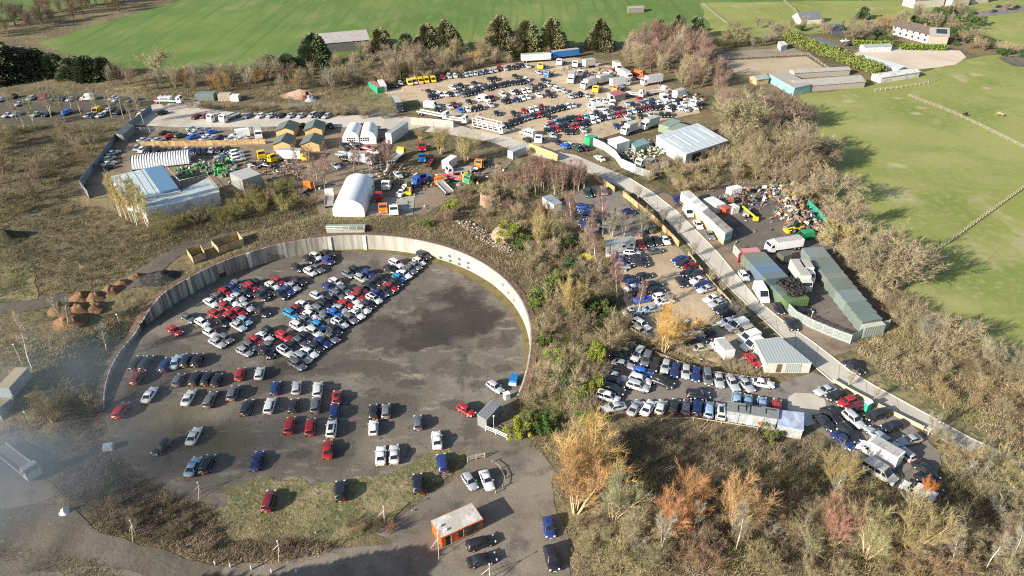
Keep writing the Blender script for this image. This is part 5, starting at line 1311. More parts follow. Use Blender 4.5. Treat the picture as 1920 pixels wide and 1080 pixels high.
flat_building("field_shelter", "small grey field shelter alone in the far pasture", "shelter", [(1177, 12), (1206, 10), (1208, 14), (1178, 16)], 2.6, M_greywood, M_stable)
flat_building("horsebox", "white horsebox trailer at the hedge end by the dark arena", "trailer", [(1459, 78), (1470, 77), (1477, 83), (1465, 86)], 2.5, M_white, M_white)
# compound with the big metal roof
oC, QC, hC = flat_building("canopy", "very large pale metal canopy roof at the compound by the road", "building", [(1231, 254), (1308, 231), (1365, 263), (1287, 289)], 4.2, mat("grey cladding", (.35, .36, .35), .7), corr_mat("big canopy roof", (.46, .53, .55), .5, .45, 0, (.58, .6, .6), .7), seams=9)
flat_building("workshop", "plain white box workshop inside the metal-fenced compound", "building", [(1140, 261), (1163, 255), (1181, 263), (1157, 270)], 3.4, M_white, mat("white flat roof", (.72, .71, .67), .7))
flat_building("shed", "low shed with green-blue roof behind the white box workshop", "shed", [(1183, 266), (1206, 259), (1218, 267), (1192, 277)], 2.4, M_grey, mat("teal roof", (.16, .27, .27), .6))

rooflights(oC, QC, hC, 5, mat("milky rooflight", (.6, .63, .62), .5))
on_face(oC, QC, 3, 2, [(.25, 4, .1, 3.4, M_dark, "open_bay"), (.6, 4, .1, 3.4, M_dark, "open_bay"), (.88, 2, .1, 2.4, WALLDOOR, "door")])
on_face(oW, QW, 3, 2, [(.3, 1.0, .1, 2.1, WALLDOOR, "door"), (.62, 3.0, .1, 2.2, M_grey, "roller_shutter")])
def container(P, label, c, h=2.6, group=None, roofc=None, z=None):
    """P: four ground corners, in order round; long sides P0-P1 and P2-P3"""
    z = base_z(P) + .05 if z is None else z
    cx = sum(p[0] for p in P) / 4; cy = sum(p[1] for p in P) / 4
    a = math.atan2(P[1][1] - P[0][1], P[1][0] - P[0][0])
    L = math.hypot(P[1][0] - P[0][0], P[1][1] - P[0][1]); W = math.hypot(P[2][0] - P[1][0], P[2][1] - P[1][1])
    o = empty("shipping_container", (cx, cy, z), a)
    m = MB(); m.box((0, 0, 0), (L, W, h), 0)
    n = max(4, int(L / .5))
    for s in (-1, 1):
        for k in range(n): m.box((-L / 2 + (k + .5) * L / n, s * W / 2, .12), (L / n * .5, .07, h - .25), 0)
    m.build("container_body", vmat(c), o)
    m = MB(); m.box((0, 0, h + .002), (L - .06, W - .06, .025)); m.build("roof", vmat(roofc or tuple(q * 1.1 for q in c)), o)
    m = MB()
    for s in (-1, 1):
        m.box((L / 2 + .015, s * W * .24, .12), (.05, W * .44, h - .25), 0)
        for q in (.14, .34): m.tube((L / 2 + .06, s * W * q, .15), (L / 2 + .06, s * W * q, h - .15), .03, None, 5)
    m.build("door", vmat(tuple(q * .85 for q in c)), o)
    return tag(o, label, "container", group)
def lerp(a, b, t): return (a[0] + (b[0] - a[0]) * t, a[1] + (b[1] - a[1]) * t)
def container_row(pix, h, cols, lab, group):
    A, B, C, D = [G2(p, h) for p in pix]     # A-D and B-C are the row's long sides
    n = max(1, round(math.hypot(D[0] - A[0], D[1] - A[1]) / 2.5))
    for k in range(n):
        t0, t1 = (k + .01) / n, (k + .985) / n
        P = [lerp(A, D, t0), lerp(B, C, t0), lerp(B, C, t1), lerp(A, D, t1)]
        w = "end one nearest the scrap heap" if k == 0 else ("end one nearest the road bend" if k == n - 1 else (ORD[k + 1] if k + 1 < len(ORD) else "later") + " from the scrap heap end")
        container(P, lab % w, cols[k % len(cols)], h, group)
container_row([(1504, 465), (1543, 463), (1653, 598), (1616, 605)], 2.6, [(.17, .2, .2), (.16, .2, .19), (.13, .165, .135), (.125, .165, .14), (.135, .17, .145), (.17, .185, .15), (.13, .16, .135), (.125, .16, .13)], "green-grey container in the right-hand row, %s", "right-hand row of containers")
container_row([(1391, 476), (1433, 472), (1517, 560), (1476, 568)], 2.6, [(.15, .17, .13), (.14, .17, .14), (.12, .17, .22), (.11, .16, .24), (.12, .15, .14), (.05, .08, .07), (.11, .15, .13), (.13, .17, .12), (.1, .16, .07)], "dull container in the row beside the palisade fence, %s", "left-hand row of containers")
def cont_px(pix, label, c, h=2.6, roofc=None): return container([G2(p, h) for p in pix], label, c, h, None, roofc)
cont_px([(1388, 466), (1420, 464), (1430, 472), (1392, 475)], "red-sided container with pinkish roof at the compound gate", (.4, .05, .04), 2.6, (.5, .25, .22))
cont_px([(1617, 608), (1656, 602), (1659, 609), (1620, 616)], "pale-topped container across the lower end of the right-hand row", (.22, .26, .23), 2.6, (.5, .47, .38))
cont_px([(1460, 472), (1476, 468), (1484, 477), (1467, 484)], "olive box container below the white touring coach", (.1, .1, .075), 2.2)
cont_px([(1238, 232), (1262, 221), (1276, 228), (1252, 240)], "green-roofed container, back one of two beside the canopy", (.2, .25, .17))
cont_px([(1253, 241), (1277, 229), (1292, 237), (1268, 250)], "green-roofed container, front one of two beside the canopy", (.22, .26, .18))
cont_px([(1097, 255), (1112, 251), (1120, 256), (1104, 262)], "bright green open-topped container at the compound's back fence", (.03, .3, .12))
cont_px([(952, 281), (977, 271), (986, 275), (961, 287)], "grey container beside the road at the birch clump", (.36, .39, .4))
cont_px([(829, 300), (846, 289), (856, 293), (841, 306)], "small white container below the big bare shrub", (.7, .7, .67))
cont_px([(724, 248), (756, 226), (763, 229), (732, 253)], "long pale grey trailer box beside the twin white tents", (.6, .61, .6), 3.6, (.33, .34, .32))
cont_px([(694, 153), (706, 151), (716, 163), (703, 165)], "green container with a rust-red roof at the top yard corner", (.02, .33, .17), 2.4, (.4, .16, .1))
cont_px([(705, 150), (716, 149), (727, 160), (716, 162)], "white container next to the rust-roofed green one", (.62, .62, .56), 2.6)
cont_px([(368, 172), (402, 172), (403, 177), (368, 177)], "dark glass-fronted box at the head of the grey road", (.16, .19, .18), 2.6)
cont_px([(409, 174), (432, 173), (432, 178), (409, 179)], "stained cream container behind the grey road", (.45, .39, .29), 2.4)
cont_px([(433, 176), (448, 176), (448, 180), (433, 180)], "short white container next to the stained cream one", (.66, .65, .6), 2.2)
cont_px([(-8, 727), (28, 686), (51, 687), (18, 728)], "pale blue container with a straw-coloured roof at the left edge", (.27, .33, .35), 2.6, (.4, .33, .2))
cont_px([(-26, 765), (-4, 736), (16, 734), (6, 768)], "pale blue container with a mossy roof, lower at the left edge", (.22, .27, .3), 2.6, (.26, .22, .1))
cont_px([(1322, 372), (1340, 367), (1358, 382), (1338, 389)], "white box container behind the long white cabins", (.6, .6, .57), 2.5)
cont_px([(1364, 350), (1384, 345), (1391, 351), (1370, 360)], "white tilted container above the scrap yard", (.74, .74, .73), 2.6)
cont_px([(1356, 387), (1369, 383), (1369, 389), (1357, 393)], "small red skip container beside the yellow telehandler", (.38, .08, .05), 2.0)
cont_px([(1369, 384), (1382, 381), (1382, 388), (1369, 391)], "small white skip container beside the red one", (.6, .6, .56), 2.0)
cont_px([(437, 322), (472, 311), (478, 328), (452, 342)], "tall grey container block beside the green machinery heap", (.3, .31, .29), 5.0, (.42, .4, .36))
for (pix, lb, c1) in (([(1277, 360), (1293, 357), (1328, 389), (1317, 396)], "upper half of the long white double-stacked cabins along the verge", (.66, .67, .63)), ([(1317, 397), (1329, 391), (1374, 430), (1360, 437)], "lower half of the long cabins with a dirty roof and turquoise end windows", (.62, .65, .64))):
    o, Q, h = flat_building("cabin_stack", lb, "cabin", pix, 3.5, vmat(c1), mat("dirty white roof" if "upper" in lb else "sooty roof", (.6, .59, .55) if "upper" in lb else (.27, .25, .23), .8, var=.3, scale=.5))
    m = MB(); E = expand(Q, .04); m.prism(E, -.1, 1.25); m.build("lower_band", mat("tan boarding", (.45, .34, .18), .85), o)
    if "lower" in lb:
        on_face(o, Q, 3, 2, [(.28, 1.1, 1.6, 2.8, mat("turquoise window", (.04, .42, .42), .3), "window"), (.72, 1.1, 1.6, 2.8, mat("turquoise window", (.04, .42, .42), .3), "window"), (.5, 2.6, .1, 1.2, mat("green hatch", (.1, .33, .2), .6), "hatch")])
flat_building("guard_hut", "narrow dark-roofed guard hut in the left metal fence", "hut", [(217, 249), (238, 230), (250, 235), (230, 253)], 2.7, mat("shed wall", (.2, .21, .2), .7), mat("dark shed felt", (.07, .08, .09), .7))
flat_building("store_shed", "narrow pale shed on the right of the barrel store", "shed", [(685, 327), (699, 326), (700, 349), (689, 351)], 2.6, M_white, M_grey)
flat_building("lean_to", "lean-to with a faded red roof in the far yard", "shelter", [(1142, 173), (1160, 168), (1173, 175), (1152, 180)], 2.6, mat("stable wall", (.33, .3, .25), .9), mat("faded red roof", (.36, .12, .12), .7))
flat_building("portable_toilet", "green portable toilet with white roof against the yellow wall", "toilet", [(1622, 752), (1630, 749), (1637, 754), (1629, 758)], 2.3, mat("toilet green", (.03, .4, .26), .5), mat("toilet roof", (.7, .72, .7), .5))
# concrete headworks behind the wall
o, Q, h = flat_building("headworks", "flat concrete platform with rails behind the middle of the round wall", "platform", [(613, 421), (684, 420), (683, 431), (612, 432)], .9, mat("green concrete", (.33, .35, .27), .9), mat("green concrete top", (.26, .29, .22), .9))
m = MB()
for z in (1.0, 1.5, 2.0): m.tube((Q[3][0], Q[3][1], z), (Q[2][0], Q[2][1], z), .05, None, 5)
for k in range(6): p = lerp(Q[3], Q[2], k / 5); m.tube((p[0], p[1], .8), (p[0], p[1], 2.05), .05, None, 5)
m.build("hand_rail", mat("white rail", (.7, .7, .67), .5), o)
sheet("pad_ground", [(688, 398), (700, 372), (778, 368), (774, 404), (690, 405)], mat("pale slab", (.34, .33, .28), .9, var=.2, scale=.4), .12, 2, .02)

# ---- old brick ring and dome
x, y, z = G(916, 383)
m = MB(); n = 28
for i in range(n):
    t0, t1 = 2 * math.pi * i / n, 2 * math.pi * (i + 1) / n
    q = lambda r_, t, zz: (r_ * math.cos(t), r_ * math.sin(t), zz)
    m.add([q(2.5, t0, -.2), q(2.5, t1, -.2), q(2.2, t1, 3.6), q(2.2, t0, 3.6), q(1.8, t1, 3.6), q(1.8, t0, 3.6), q(1.8, t1, .3), q(1.8, t0, .3)], [(0, 1, 2, 3), (3, 2, 4, 5), (5, 4, 6, 7)])
o = m.build("brick_kiln", mat("old pink brick", (.4, .24, .17), .9, var=.3, scale=2.5), None, (x, y, z)); tag(o, "round roofless brick kiln among brown scrub", "kiln")
x, y, z = G(946, 446)
m = MB()
for k in range(7):
    for i in range(24):
        a0, a1 = math.pi / 2 * k / 7, math.pi / 2 * (k + 1) / 7
        t0, t1 = 2 * math.pi * i / 24, 2 * math.pi * (i + 1) / 24
        q = lambda a, t: (3.6 * math.cos(a) * math.cos(t), 3.6 * math.cos(a) * math.sin(t), 3.4 * math.sin(a))
        m.add([q(a0, t0), q(a0, t1), q(a1, t1), q(a1, t0)], [(0, 1, 2, 3)], 0, True)
o = m.build("brick_dome", mat("old dome brick", (.3, .22, .14), .95, var=.3, scale=2), None, (x, y, z)); tag(o, "brown brick dome half swallowed by ivy above the round yard", "dome")

# ---- fences
def fence(name, label, pix, h, m1, style="panel", post=2.4, group=None, pm=None, world=False):
    """one run of fencing: posts plus panels / rails / pales"""
    P = [G(p[0], p[1]) for p in pix]
    o = empty(name, P[0])
    X0, Y0, Z0 = P[0]
    po, pa = [], MB()
    for a, b in zip(P, P[1:]):
        L = math.hypot(b[0] - a[0], b[1] - a[1]); ang = math.atan2(b[1] - a[1], b[0] - a[0])
        k = max(1, round(L / post))
        for i in range(k + 1):
            t = i / k; x, y = a[0] + (b[0] - a[0]) * t, a[1] + (b[1] - a[1]) * t
            z = height(x, y)
            if i < k or (b is P[-1]): po.append((x - X0, y - Y0, z - Z0 - .1, ang))
            if i < k:
                t2 = (i + .5) / k; xm, ym = a[0] + (b[0] - a[0]) * t2, a[1] + (b[1] - a[1]) * t2; zm = height(xm, ym) - Z0
                l = L / k
                if style == "panel":
                    pa.box((xm - X0, ym - Y0, zm + .03), (l - .1, .05, h), 0, ang)
                elif style == "rail":
                    for zz in (.45, .85, 1.2):
                        if zz < h + .1: pa.box((xm - X0, ym - Y0, zm + zz), (l, .05, .12), 0, ang)
                elif style == "onerail": pa.box((xm - X0, ym - Y0, zm + h - .15), (l, .05, .1), 0, ang)
                elif style == "pale":
                    nn = int(l / .17)
                    for j in range(nn):
                        s = -l / 2 + (j + .5) * l / nn
                        pa.box((xm - X0 + math.cos(ang) * s, ym - Y0 + math.sin(ang) * s, zm + .05), (.1, .03, h), 0, ang)
                    for zz in (.4, h - .3): pa.box((xm - X0, ym - Y0, zm + zz), (l, .06, .08), 0, ang)
                elif style == "mesh":
                    for zz in [h * q / 5 for q in range(1, 6)]: pa.box((xm - X0, ym - Y0, zm + zz), (l, .03, .035), 0, ang)
    pa.build("fence_panel" if style in ("panel", "pale") else "rail", m1, o)
    q = MB(); q.box((0, 0, 0), (.14, .14, h + .18)); qm = q.mesh("post", [pm or m1])
    for (x, y, z, ang) in po: link("post", qm, o, (x, y, z), ang)
    return tag(o, label, "fence", group)
fence("timber_fence", "golden timber fence along the road, short run by the corner lot", [(1113, 334), (1152, 361)], 1.8, M_timber)
fence("timber_fence", "golden timber fence along the road, long run above the small lots", [(1168, 368), (1196, 391), (1222, 412), (1248, 438), (1272, 463)], 1.7, M_timber)
fence("timber_fence", "golden timber fence beside the gravel lot's parked row", [(1290, 478), (1312, 506), (1338, 538), (1370, 572), (1400, 604), (1425, 632)], 1.0, mat("weathered timber", (.33, .245, .15), .9, var=.3, scale=.8))
fence("timber_fence", "yellow timber fence beside the road at the birch clump", [(992, 281), (1035, 297), (1045, 302)], 2.2, mat("yellow board", (.56, .42, .15), .8))
fence("boundary_wall", "pale yellow boundary wall between the lower car park and the road", [(1561, 717), (1590, 734), (1624, 752), (1660, 771), (1697, 790), (1730, 806)], .9, mat("yellow render", (.46, .39, .25), .85, var=.3, scale=.6))
fence("timber_fence", "long bright timber fence across the left yard", [(264, 275), (330, 274), (400, 273), (460, 271), (498, 270)], 1.8, M_timber)
fence("wire_fence", "pale wire fence between the grey road and the left yard", [(250, 251), (298, 250), (340, 247), (400, 246), (470, 245), (500, 244)], 2.2, M_palisade, "mesh", 3)
fence("metal_fence", "grey metal fence down the left edge of the left yard", [(285, 208), (250, 236), (217, 264), (188, 305), (157, 344), (153, 352), (168, 372)], 2.2, mat("blue grey sheet", (.2, .23, .25), .6))
fence("palisade_fence", "curved grey palisade fence round the container compound", [(1374, 474), (1390, 492), (1412, 515), (1453, 557), (1470, 580), (1490, 600), (1522, 617), (1560, 633), (1593, 645), (1622, 627), (1664, 616)], 2.3, M_palisade, "pale", 2.7)
fence("sheet_fence", "pale green sheet fence round the scaffold compound", [(1097, 266), (1131, 281), (1153, 297), (1164, 313)], 2.6, mat("pale green sheet", (.42, .47, .43), .6))
fence("gate", "tall white double gate of the scaffold compound", [(1165, 314), (1190, 325)], 2.8, M_white, post=5)
fence("sheet_fence", "grey slatted fence right of the white gate", [(1191, 326), (1217, 334), (1235, 324), (1252, 312)], 2.4, mat("grey slat", (.37, .37, .35), .8), "pale")
fence("hoarding", "white hoarding in front of the bare shrubs by the road", [(770, 233), (810, 236), (850, 240)], 2.6, mat("white hoarding", (.42, .39, .33), .85, var=.25))
fence("netting_fence", "bright green netting fence behind the scrap heap", [(1513, 388), (1530, 404), (1546, 424), (1560, 452)], 2.2, mat("green net", (.02, .24, .15), .8))
fence("rail_fence", "white post-and-rail fence beside the entrance lane", [(911, 808), (930, 815), (951, 825)], 1.1, mat("white rail", (.7, .7, .67), .5), "rail", 2)
fence("rail_fence", "weathered wooden rail fence at the tip of the grass strip", [(877, 867), (893, 862), (909, 859)], 1.2, mat("bleached rail", (.5, .42, .32), .85), "rail", 1.8)
fence("rail_fence", "low brown rail fence round the tip of the parking bay", [(923, 868), (938, 880), (946, 898), (943, 914), (930, 925)], .75, M_greywood, "onerail", 2)
fence("rail_fence", "double timber fence running diagonally across the right meadow", [(1742, 480), (1800, 440), (1860, 396), (1930, 345), (1990, 302)], 1.3, mat("bleached rail", (.5, .42, .32), .85), "rail", 2.2)
fence("rail_fence", "thin fence between the two horse meadows", [(1702, 182), (1750, 200), (1790, 216), (1850, 245), (1930, 285)], 1.1, M_greywood, "rail", 3.5)
fence("rail_fence", "short rail fence along the near edge of the stables", [(1640, 172), (1690, 166), (1740, 157), (1758, 150)], 1.2, mat("bleached rail", (.5, .42, .32), .85), "rail", 2.6)
fence("rail_fence", "rail fence between the dark arena and the sand arena", [(1354, 113), (1430, 108), (1514, 104), (1562, 137)], 1.2, M_greywood, "rail", 3)
fence("rail_fence", "paddock fence left of the slate-roofed bungalow", [(1318, 10), (1345, 32), (1368, 50)], 1.2, M_greywood, "rail", 4)
fence("rail_fence", "paddock fence just beyond the slate-roofed bungalow", [(1468, 2), (1490, 20), (1500, 34)], 1.2, M_greywood, "rail", 4)
fence("wire_fence", "low wire fence along the bank above the tarmac car park", [(1229, 667), (1270, 684), (1330, 703), (1400, 713), (1440, 718)], 1.0, mat("bleached rail", (.5, .42, .32), .85), "mesh", 3)
fence("rail_fence", "pale timber edging below the lower row of the tarmac car park", [(1240, 789), (1300, 787), (1352, 795), (1420, 806)], .5, mat("bleached rail", (.5, .42, .32), .85), "rail", 3)
fence("plywood_pen", "small plywood pen on the bank above the left of the wall", [(364, 495), (387, 485), (378, 470), (353, 479), (364, 495)], 1.8, M_ply, post=3)
fence("plywood_pen", "larger plywood pen with a back opening on the wall's bank", [(412, 477), (436, 467), (458, 460), (447, 446), (399, 463), (412, 477)], 1.9, M_ply, post=3)

# ---- posts, poles, bollards
for i, (px, py) in enumerate(((404, 1059), (433, 1064), (472, 1068), (510, 1074), (556, 1075))):
    x, y, z = G(px, py)
    m = MB(); m.tube((0, 0, 0), (0, 0, .85), .13, .12, 10, 0); m.tube((0, 0, .85), (0, 0, .93), .12, .03, 10, 0)
    o = m.build("bollard", mat("white bollard", (.75, .73, .68), .7), None, (x, y, z))
    tag(o, "white bollard on the dark lane, %s" % ["farthest left of five", "second of five", "middle one of five", "fourth of five", "closest to the orange cabin"][i], "bollard", "white bollards along the dark lane")
def mast(px, py, h, label, tripod=True, lamp=False):
    x, y, z = G(px, py)
    o = empty("tripod_mast" if tripod else "lamp_post", (x, y, z))
    mm = mat("bleached pole", (.55, .5, .42), .8)
    m = MB(); m.tube((0, 0, -.2), (0, 0, h), .06, .045, 6); m.build("pole", mm, o)
    if tripod:
        for k in range(3):
            t = 2.1 * k + .6
            m = MB(); m.tube((math.cos(t) * 1.5, math.sin(t) * 1.5, -.1), (0, 0, h * .72), .05, None, 5); m.build("leg", mm, o)
    m = MB(); m.box((0, -.05, h), (.3, .22, .16) if lamp else (.2, .18, .14)); m.build("lamp_head" if lamp else "camera_head", mat("white lamp housing", (.75, .75, .73), .5), o)
    tag(o, label, "lamp post" if lamp else "mast")
mast(377, 925, 2.6, "tripod mast with white head in the dead bracken")
mast(255, 1003, 3.4, "tripod mast leaning legs beside the stony bank at lower left")
mast(526, 1038, 3.0, "tripod mast on the grass edge above the bollards")
mast(918, 1085, 3.4, "tripod mast at the bottom edge below the dark cars")
mast(722, 975, 3.2, "tripod mast in dead brush left of the orange cabin")
mast(823, 1035, 4.4, "thin pole with braces at the orange cabin's near corner")
mast(926, 812, 4.2, "white lamp post beside the small grey gate shed", False, True)
mast(60, 803, 4.0, "lamp post in the smoky scrub at the left", False, True)
mast(44, 688, 5.5, "tall thin pole beside the straw-roofed container", False, True)
mast(225, 608, 2.6, "short lamp post on the bank above the left of the wall", False, True)
mast(994, 662, 2.4, "small lamp post on the wall's right-hand end", False, True)
mast(1519, 603, 2.6, "lamp post just inside the curved palisade fence", False, True)

# ---- heaps
def heap(name, label, cat, px, py, r, h, m1, seed=0, rx=1.0):
    x, y, z = G(px, py)
    n, k = 26, 9
    vs, fs = [(0, 0, h)], []
    for j in range(1, k + 1):
        for i in range(n):
            t = 2 * math.pi * i / n; q = j / k
            rr = r * q * (1 + .18 * mnoise.noise(Vector((math.cos(t) * 1.3, math.sin(t) * 1.3, seed))))
            zz = h * (math.cos(q * math.pi) * .5 + .5) * (1 + .55 * mnoise.noise(Vector((math.cos(t) * q * 3, math.sin(t) * q * 3, seed + 5)))) + .12 * mnoise.noise(Vector((math.cos(t) * q * 8, math.sin(t) * q * 8, seed + 9)))
            vs.append((rr * math.cos(t) * rx, rr * math.sin(t), zz if j < k else -.3))
    for i in range(n): fs.append((0, 1 + i, 1 + (i + 1) % n))
    for j in range(k - 1):
        for i in range(n): fs.append((1 + j * n + i, 1 + (j + 1) * n + i, 1 + (j + 1) * n + (i + 1) % n, 1 + j * n + (i + 1) % n))
    m = MB(); m.add(vs, fs, 0, True)
    return tag(m.build(name, m1, None, (x, y, z)), label, cat)
M_clay = ground_mat("orange clay", [(.22, .125, .065), ((.13, .08, .045), .5, .42, .6, 0), ((.3, .19, .1), 1.2, .55, .7, 0), ((.1, .075, .05), 2, .58, .7, 0)], bump=1.0, bscale=2)
for i, (px, py, r_, h_) in enumerate(((152, 558, 3.4, 1.7), (180, 556, 3.2, 1.6), (208, 546, 3.3, 1.6), (230, 532, 2.8, 1.1), (117, 580, 3.8, 2.0), (150, 581, 4.0, 1.9), (178, 576, 3.2, 1.5), (130, 602, 4.3, 2.0), (256, 519, 2.6, .9))):
    heap("spoil_heap", "orange clay heap by the mud track, " + ["far left of the back row", "second of the back row", "third of the back row", "fourth of the back row", "far left of the middle row", "second of the middle row", "right end of the middle row", "lowest one under the white birches", "small one nearest the black heap"][i], "heap", px, py, r_ * .85, h_ * .85, M_clay, i)
heap("rubble_heap", "black tyre-like rubble heap beside the orange clay heaps", "heap", 300, 522, 4.2, 1.8, ground_mat("black rubble", [(.035, .033, .032), ((.1, .095, .09), 1.5, .5, .66, 0)], bump=1, bscale=3), 20, 1.3)
heap("rubble_heap", "pink stone heap left of the grey boulders in the top yard", "heap", 567, 178, 6, 2.0, ground_mat("pink rubble", [(.4, .27, .2), ((.3, .2, .14), .6, .5, .66, 0)], bump=1, bscale=2), 21, 1.6)
heap("rubble_heap", "grey boulder heap beside the orange dumper", "heap", 583, 187, 3, 1.8, ground_mat("grey rubble", [(.35, .36, .37), ((.15, .15, .15), 1, .5, .66, 0)], bump=1, bscale=2), 22)
heap("dark_mound", "dark overgrown mound at the left edge of the rough field", "mound", 8, 448, 4.5, 2.6, ground_mat("dark moss", [(.05, .05, .03), ((.1, .09, .04), .7, .5, .66, 0)], bump=1, bscale=2), 23, 1.4)

# ---- scrap: uncountable heaps of broken machinery
def scrap(name, label, pix, n, cols, hmax, seed, sizes=(.5, 1.8)):
    rr = random.Random(seed)
    P = [G2(p) for p in pix]
    xs = [p[0] for p in P]; ys = [p[1] for p in P]
    ms = [vmat(c) for c in cols]
    m = MB(); k = 0
    while k < n:
        x, y = rr.uniform(min(xs), max(xs)), rr.uniform(min(ys), max(ys))
        if not in_poly(x, y, P): continue
        d = min(1, poly_dist(x, y, P) / 3)
        z = height(x, y) + rr.random() ** 1.6 * hmax * d
        mi = rr.randrange(len(cols)); a = rr.uniform(0, 6.28)
        s = rr.uniform(*sizes)
        typ = rr.random()
        if typ < .55:
            v0 = len(m.v); m.box((0, 0, -s * .3), (s * rr.uniform(.5, 1.3), s * rr.uniform(.4, .9), s * rr.uniform(.2, .7)), mi, 0, rr.uniform(.6, 1))
            mt = Matrix.Translation((x, y, z + .3)) @ Matrix.Rotation(a, 4, 'Z') @ Matrix.Rotation(rr.uniform(-.6, .6), 4, 'X') @ Matrix.Rotation(rr.uniform(-.5, .5), 4, 'Y')
            for i in range(v0, len(m.v)): m.v[i] = tuple(mt @ Vector(m.v[i]))
        elif typ < .8:
            d_ = Vector((math.cos(a), math.sin(a), rr.uniform(-.3, .8))) * s * rr.uniform(.8, 1.6)
            m.tube((x, y, z + .2), (x + d_.x, y + d_.y, z + .2 + abs(d_.z)), rr.uniform(.05, .14), None, 6, mi)
        else:
            q = Vector((math.cos(a), math.sin(a), rr.uniform(-.5, .5))).normalized() * .12
            m.tube((x - q.x, y - q.y, z + .4 - q.z), (x + q.x, y + q.y, z + .4 + q.z), s * .38, None, 10, mi)
        k += 1
    return tag(m.build(name, ms), label, None, None, "stuff")
SC = [(.42, .4, .37), (.24, .1, .06), (.3, .18, .1), (.55, .53, .5), (.07, .07, .07), (.2, .18, .16), (.4, .3, .08), (.08, .16, .12), (.1, .11, .13), (.26, .07, .06), (.08, .1, .17), (.23, .16, .1), (.28, .26, .24), (.13, .1, .08), (.16, .15, .14)]
scrap("scrap_heap", "jumbled multicoloured scrap heap along the compound's far edge", [(1440, 350), (1480, 348), (1510, 385), (1545, 425), (1562, 455), (1545, 458), (1520, 440), (1478, 432), (1452, 402), (1478, 388), (1440, 372)], 620, SC, 2.4, 3, (.4, 1.7))
scrap("scrap_heap", "loose scrap along the back of the compound behind the cabins", [(1345, 372), (1400, 352), (1440, 352), (1440, 385), (1400, 392), (1352, 392)], 130, SC, 1.6, 4)
scrap("scrap_heap", "bright green and rusty machinery heap beside the left hall", [(405, 305), (440, 296), (450, 316), (442, 345), (425, 352), (415, 330), (345, 335), (322, 322), (360, 312)], 170, [(.06, .4, .05), (.05, .3, .08), (.1, .12, .09), (.2, .19, .17), (.1, .22, .1), (.3, .28, .25), (.05, .06, .05)], 2.2, 5)
scrap("scaffold_stack", "dense stacks of scaffold fittings in the fenced compound", [(1165, 290), (1215, 262), (1262, 272), (1255, 290), (1200, 305), (1180, 305)], 220, [(.35, .36, .22), (.5, .49, .42), (.4, .44, .3), (.3, .28, .22), (.15, .14, .12)], 1.6, 6, (.4, 1.3))
scrap("machinery_clutter", "jumble of lorry parts between the parked lorries of the far yard", [(1045, 130), (1090, 122), (1180, 135), (1210, 150), (1150, 165), (1090, 155)], 130, SC, 1.5, 7)
scrap("machinery_clutter", "loose machine parts around the workshop yard", [(770, 335), (850, 320), (920, 310), (960, 325), (900, 345), (850, 352), (800, 362)], 90, SC, 1.2, 8)
scrap("brick_rubble", "scattered broken bricks along the brow above the round yard", [(850, 415), (880, 415), (940, 455), (965, 470), (950, 478), (900, 452)], 420, [(.33, .26, .2), (.26, .19, .14), (.38, .33, .28), (.22, .165, .12)], .5, 9, (.2, .75))
scrap("machinery_clutter", "clutter between the timber lodges and the green machinery heap", [(470, 300), (560, 300), (575, 325), (500, 345), (460, 320)], 110, SC, 1.0, 10, (.4, 1.4))
scrap("machinery_clutter", "clutter along the track behind the barrel store", [(690, 300), (770, 310), (780, 330), (700, 345)], 70, SC, .9, 12, (.4, 1.3))
scrap("machinery_clutter", "wreckage at the right tip of the far storage yard", [(1240, 160), (1325, 186), (1318, 212), (1250, 190)], 90, SC, 1.3, 13, (.5, 1.6))
# tyres piled on the container by the fence
rr = random.Random(5); m = MB()
P = [G2(p, 2.7) for p in ((1455, 529), (1487, 523), (1515, 552), (1484, 560))]
zt = base_z(P) + 2.72
for k in range(330):
    u, v = rr.random(), rr.random()
    a, b = lerp(P[0], P[1], u), lerp(P[3], P[2], u); x, y = lerp(a, b, v)
    d = Vector((rr.gauss(0, .5), rr.gauss(0, .5), 1)).normalized() * .1
    z = zt + .12 + rr.random() * .55
    m.tube((x - d.x, y - d.y, z - d.z), (x + d.x, y + d.y, z + d.z), .33, None, 9, 0, False)
    m.tube((x - d.x, y - d.y, z - d.z), (x + d.x, y + d.y, z + d.z), .2, None, 7, 0, False)
tag(m.build("tyre_pile", mat("old tyres", (.035, .033, .032), .9)), "heap of old black tyres on the container roof by the palisade fence", None, None, "stuff")

# ---- litter and odd scraps lying about
LT = [(.5, .48, .44), (.12, .11, .1), (.3, .2, .12), (.25, .25, .26), (.38, .3, .2)]
scrap("litter", "small scraps and litter along the gravel lot's edges", [(1160, 470), (1195, 560), (1230, 640), (1420, 690), (1330, 690), (1190, 632)], 70, LT, .1, 41, (.2, .6))
scrap("litter", "small scraps and litter on the workshop yard", [(480, 350), (600, 310), (720, 300), (830, 330), (800, 400), (600, 400)], 120, LT, .15, 42, (.25, .8))
scrap("litter", "odd scraps lying about the far storage yard", [(720, 172), (960, 120), (1140, 125), (1325, 190), (1230, 226), (1000, 288), (850, 220)], 130, LT, .15, 43, (.3, .9))
scrap("litter", "pale stones and litter on the grass strip and lane", [(430, 920), (640, 910), (860, 850), (840, 900), (740, 1000), (560, 1010)], 40, [(.36, .33, .28), (.3, .27, .22), (.2, .18, .15)], .05, 44, (.1, .25))
scrap("litter", "scraps along the oily compound's edges", [(1290, 372), (1370, 350), (1440, 345), (1500, 395), (1440, 440), (1390, 470), (1330, 415)], 60, LT, .1, 45, (.25, .8))
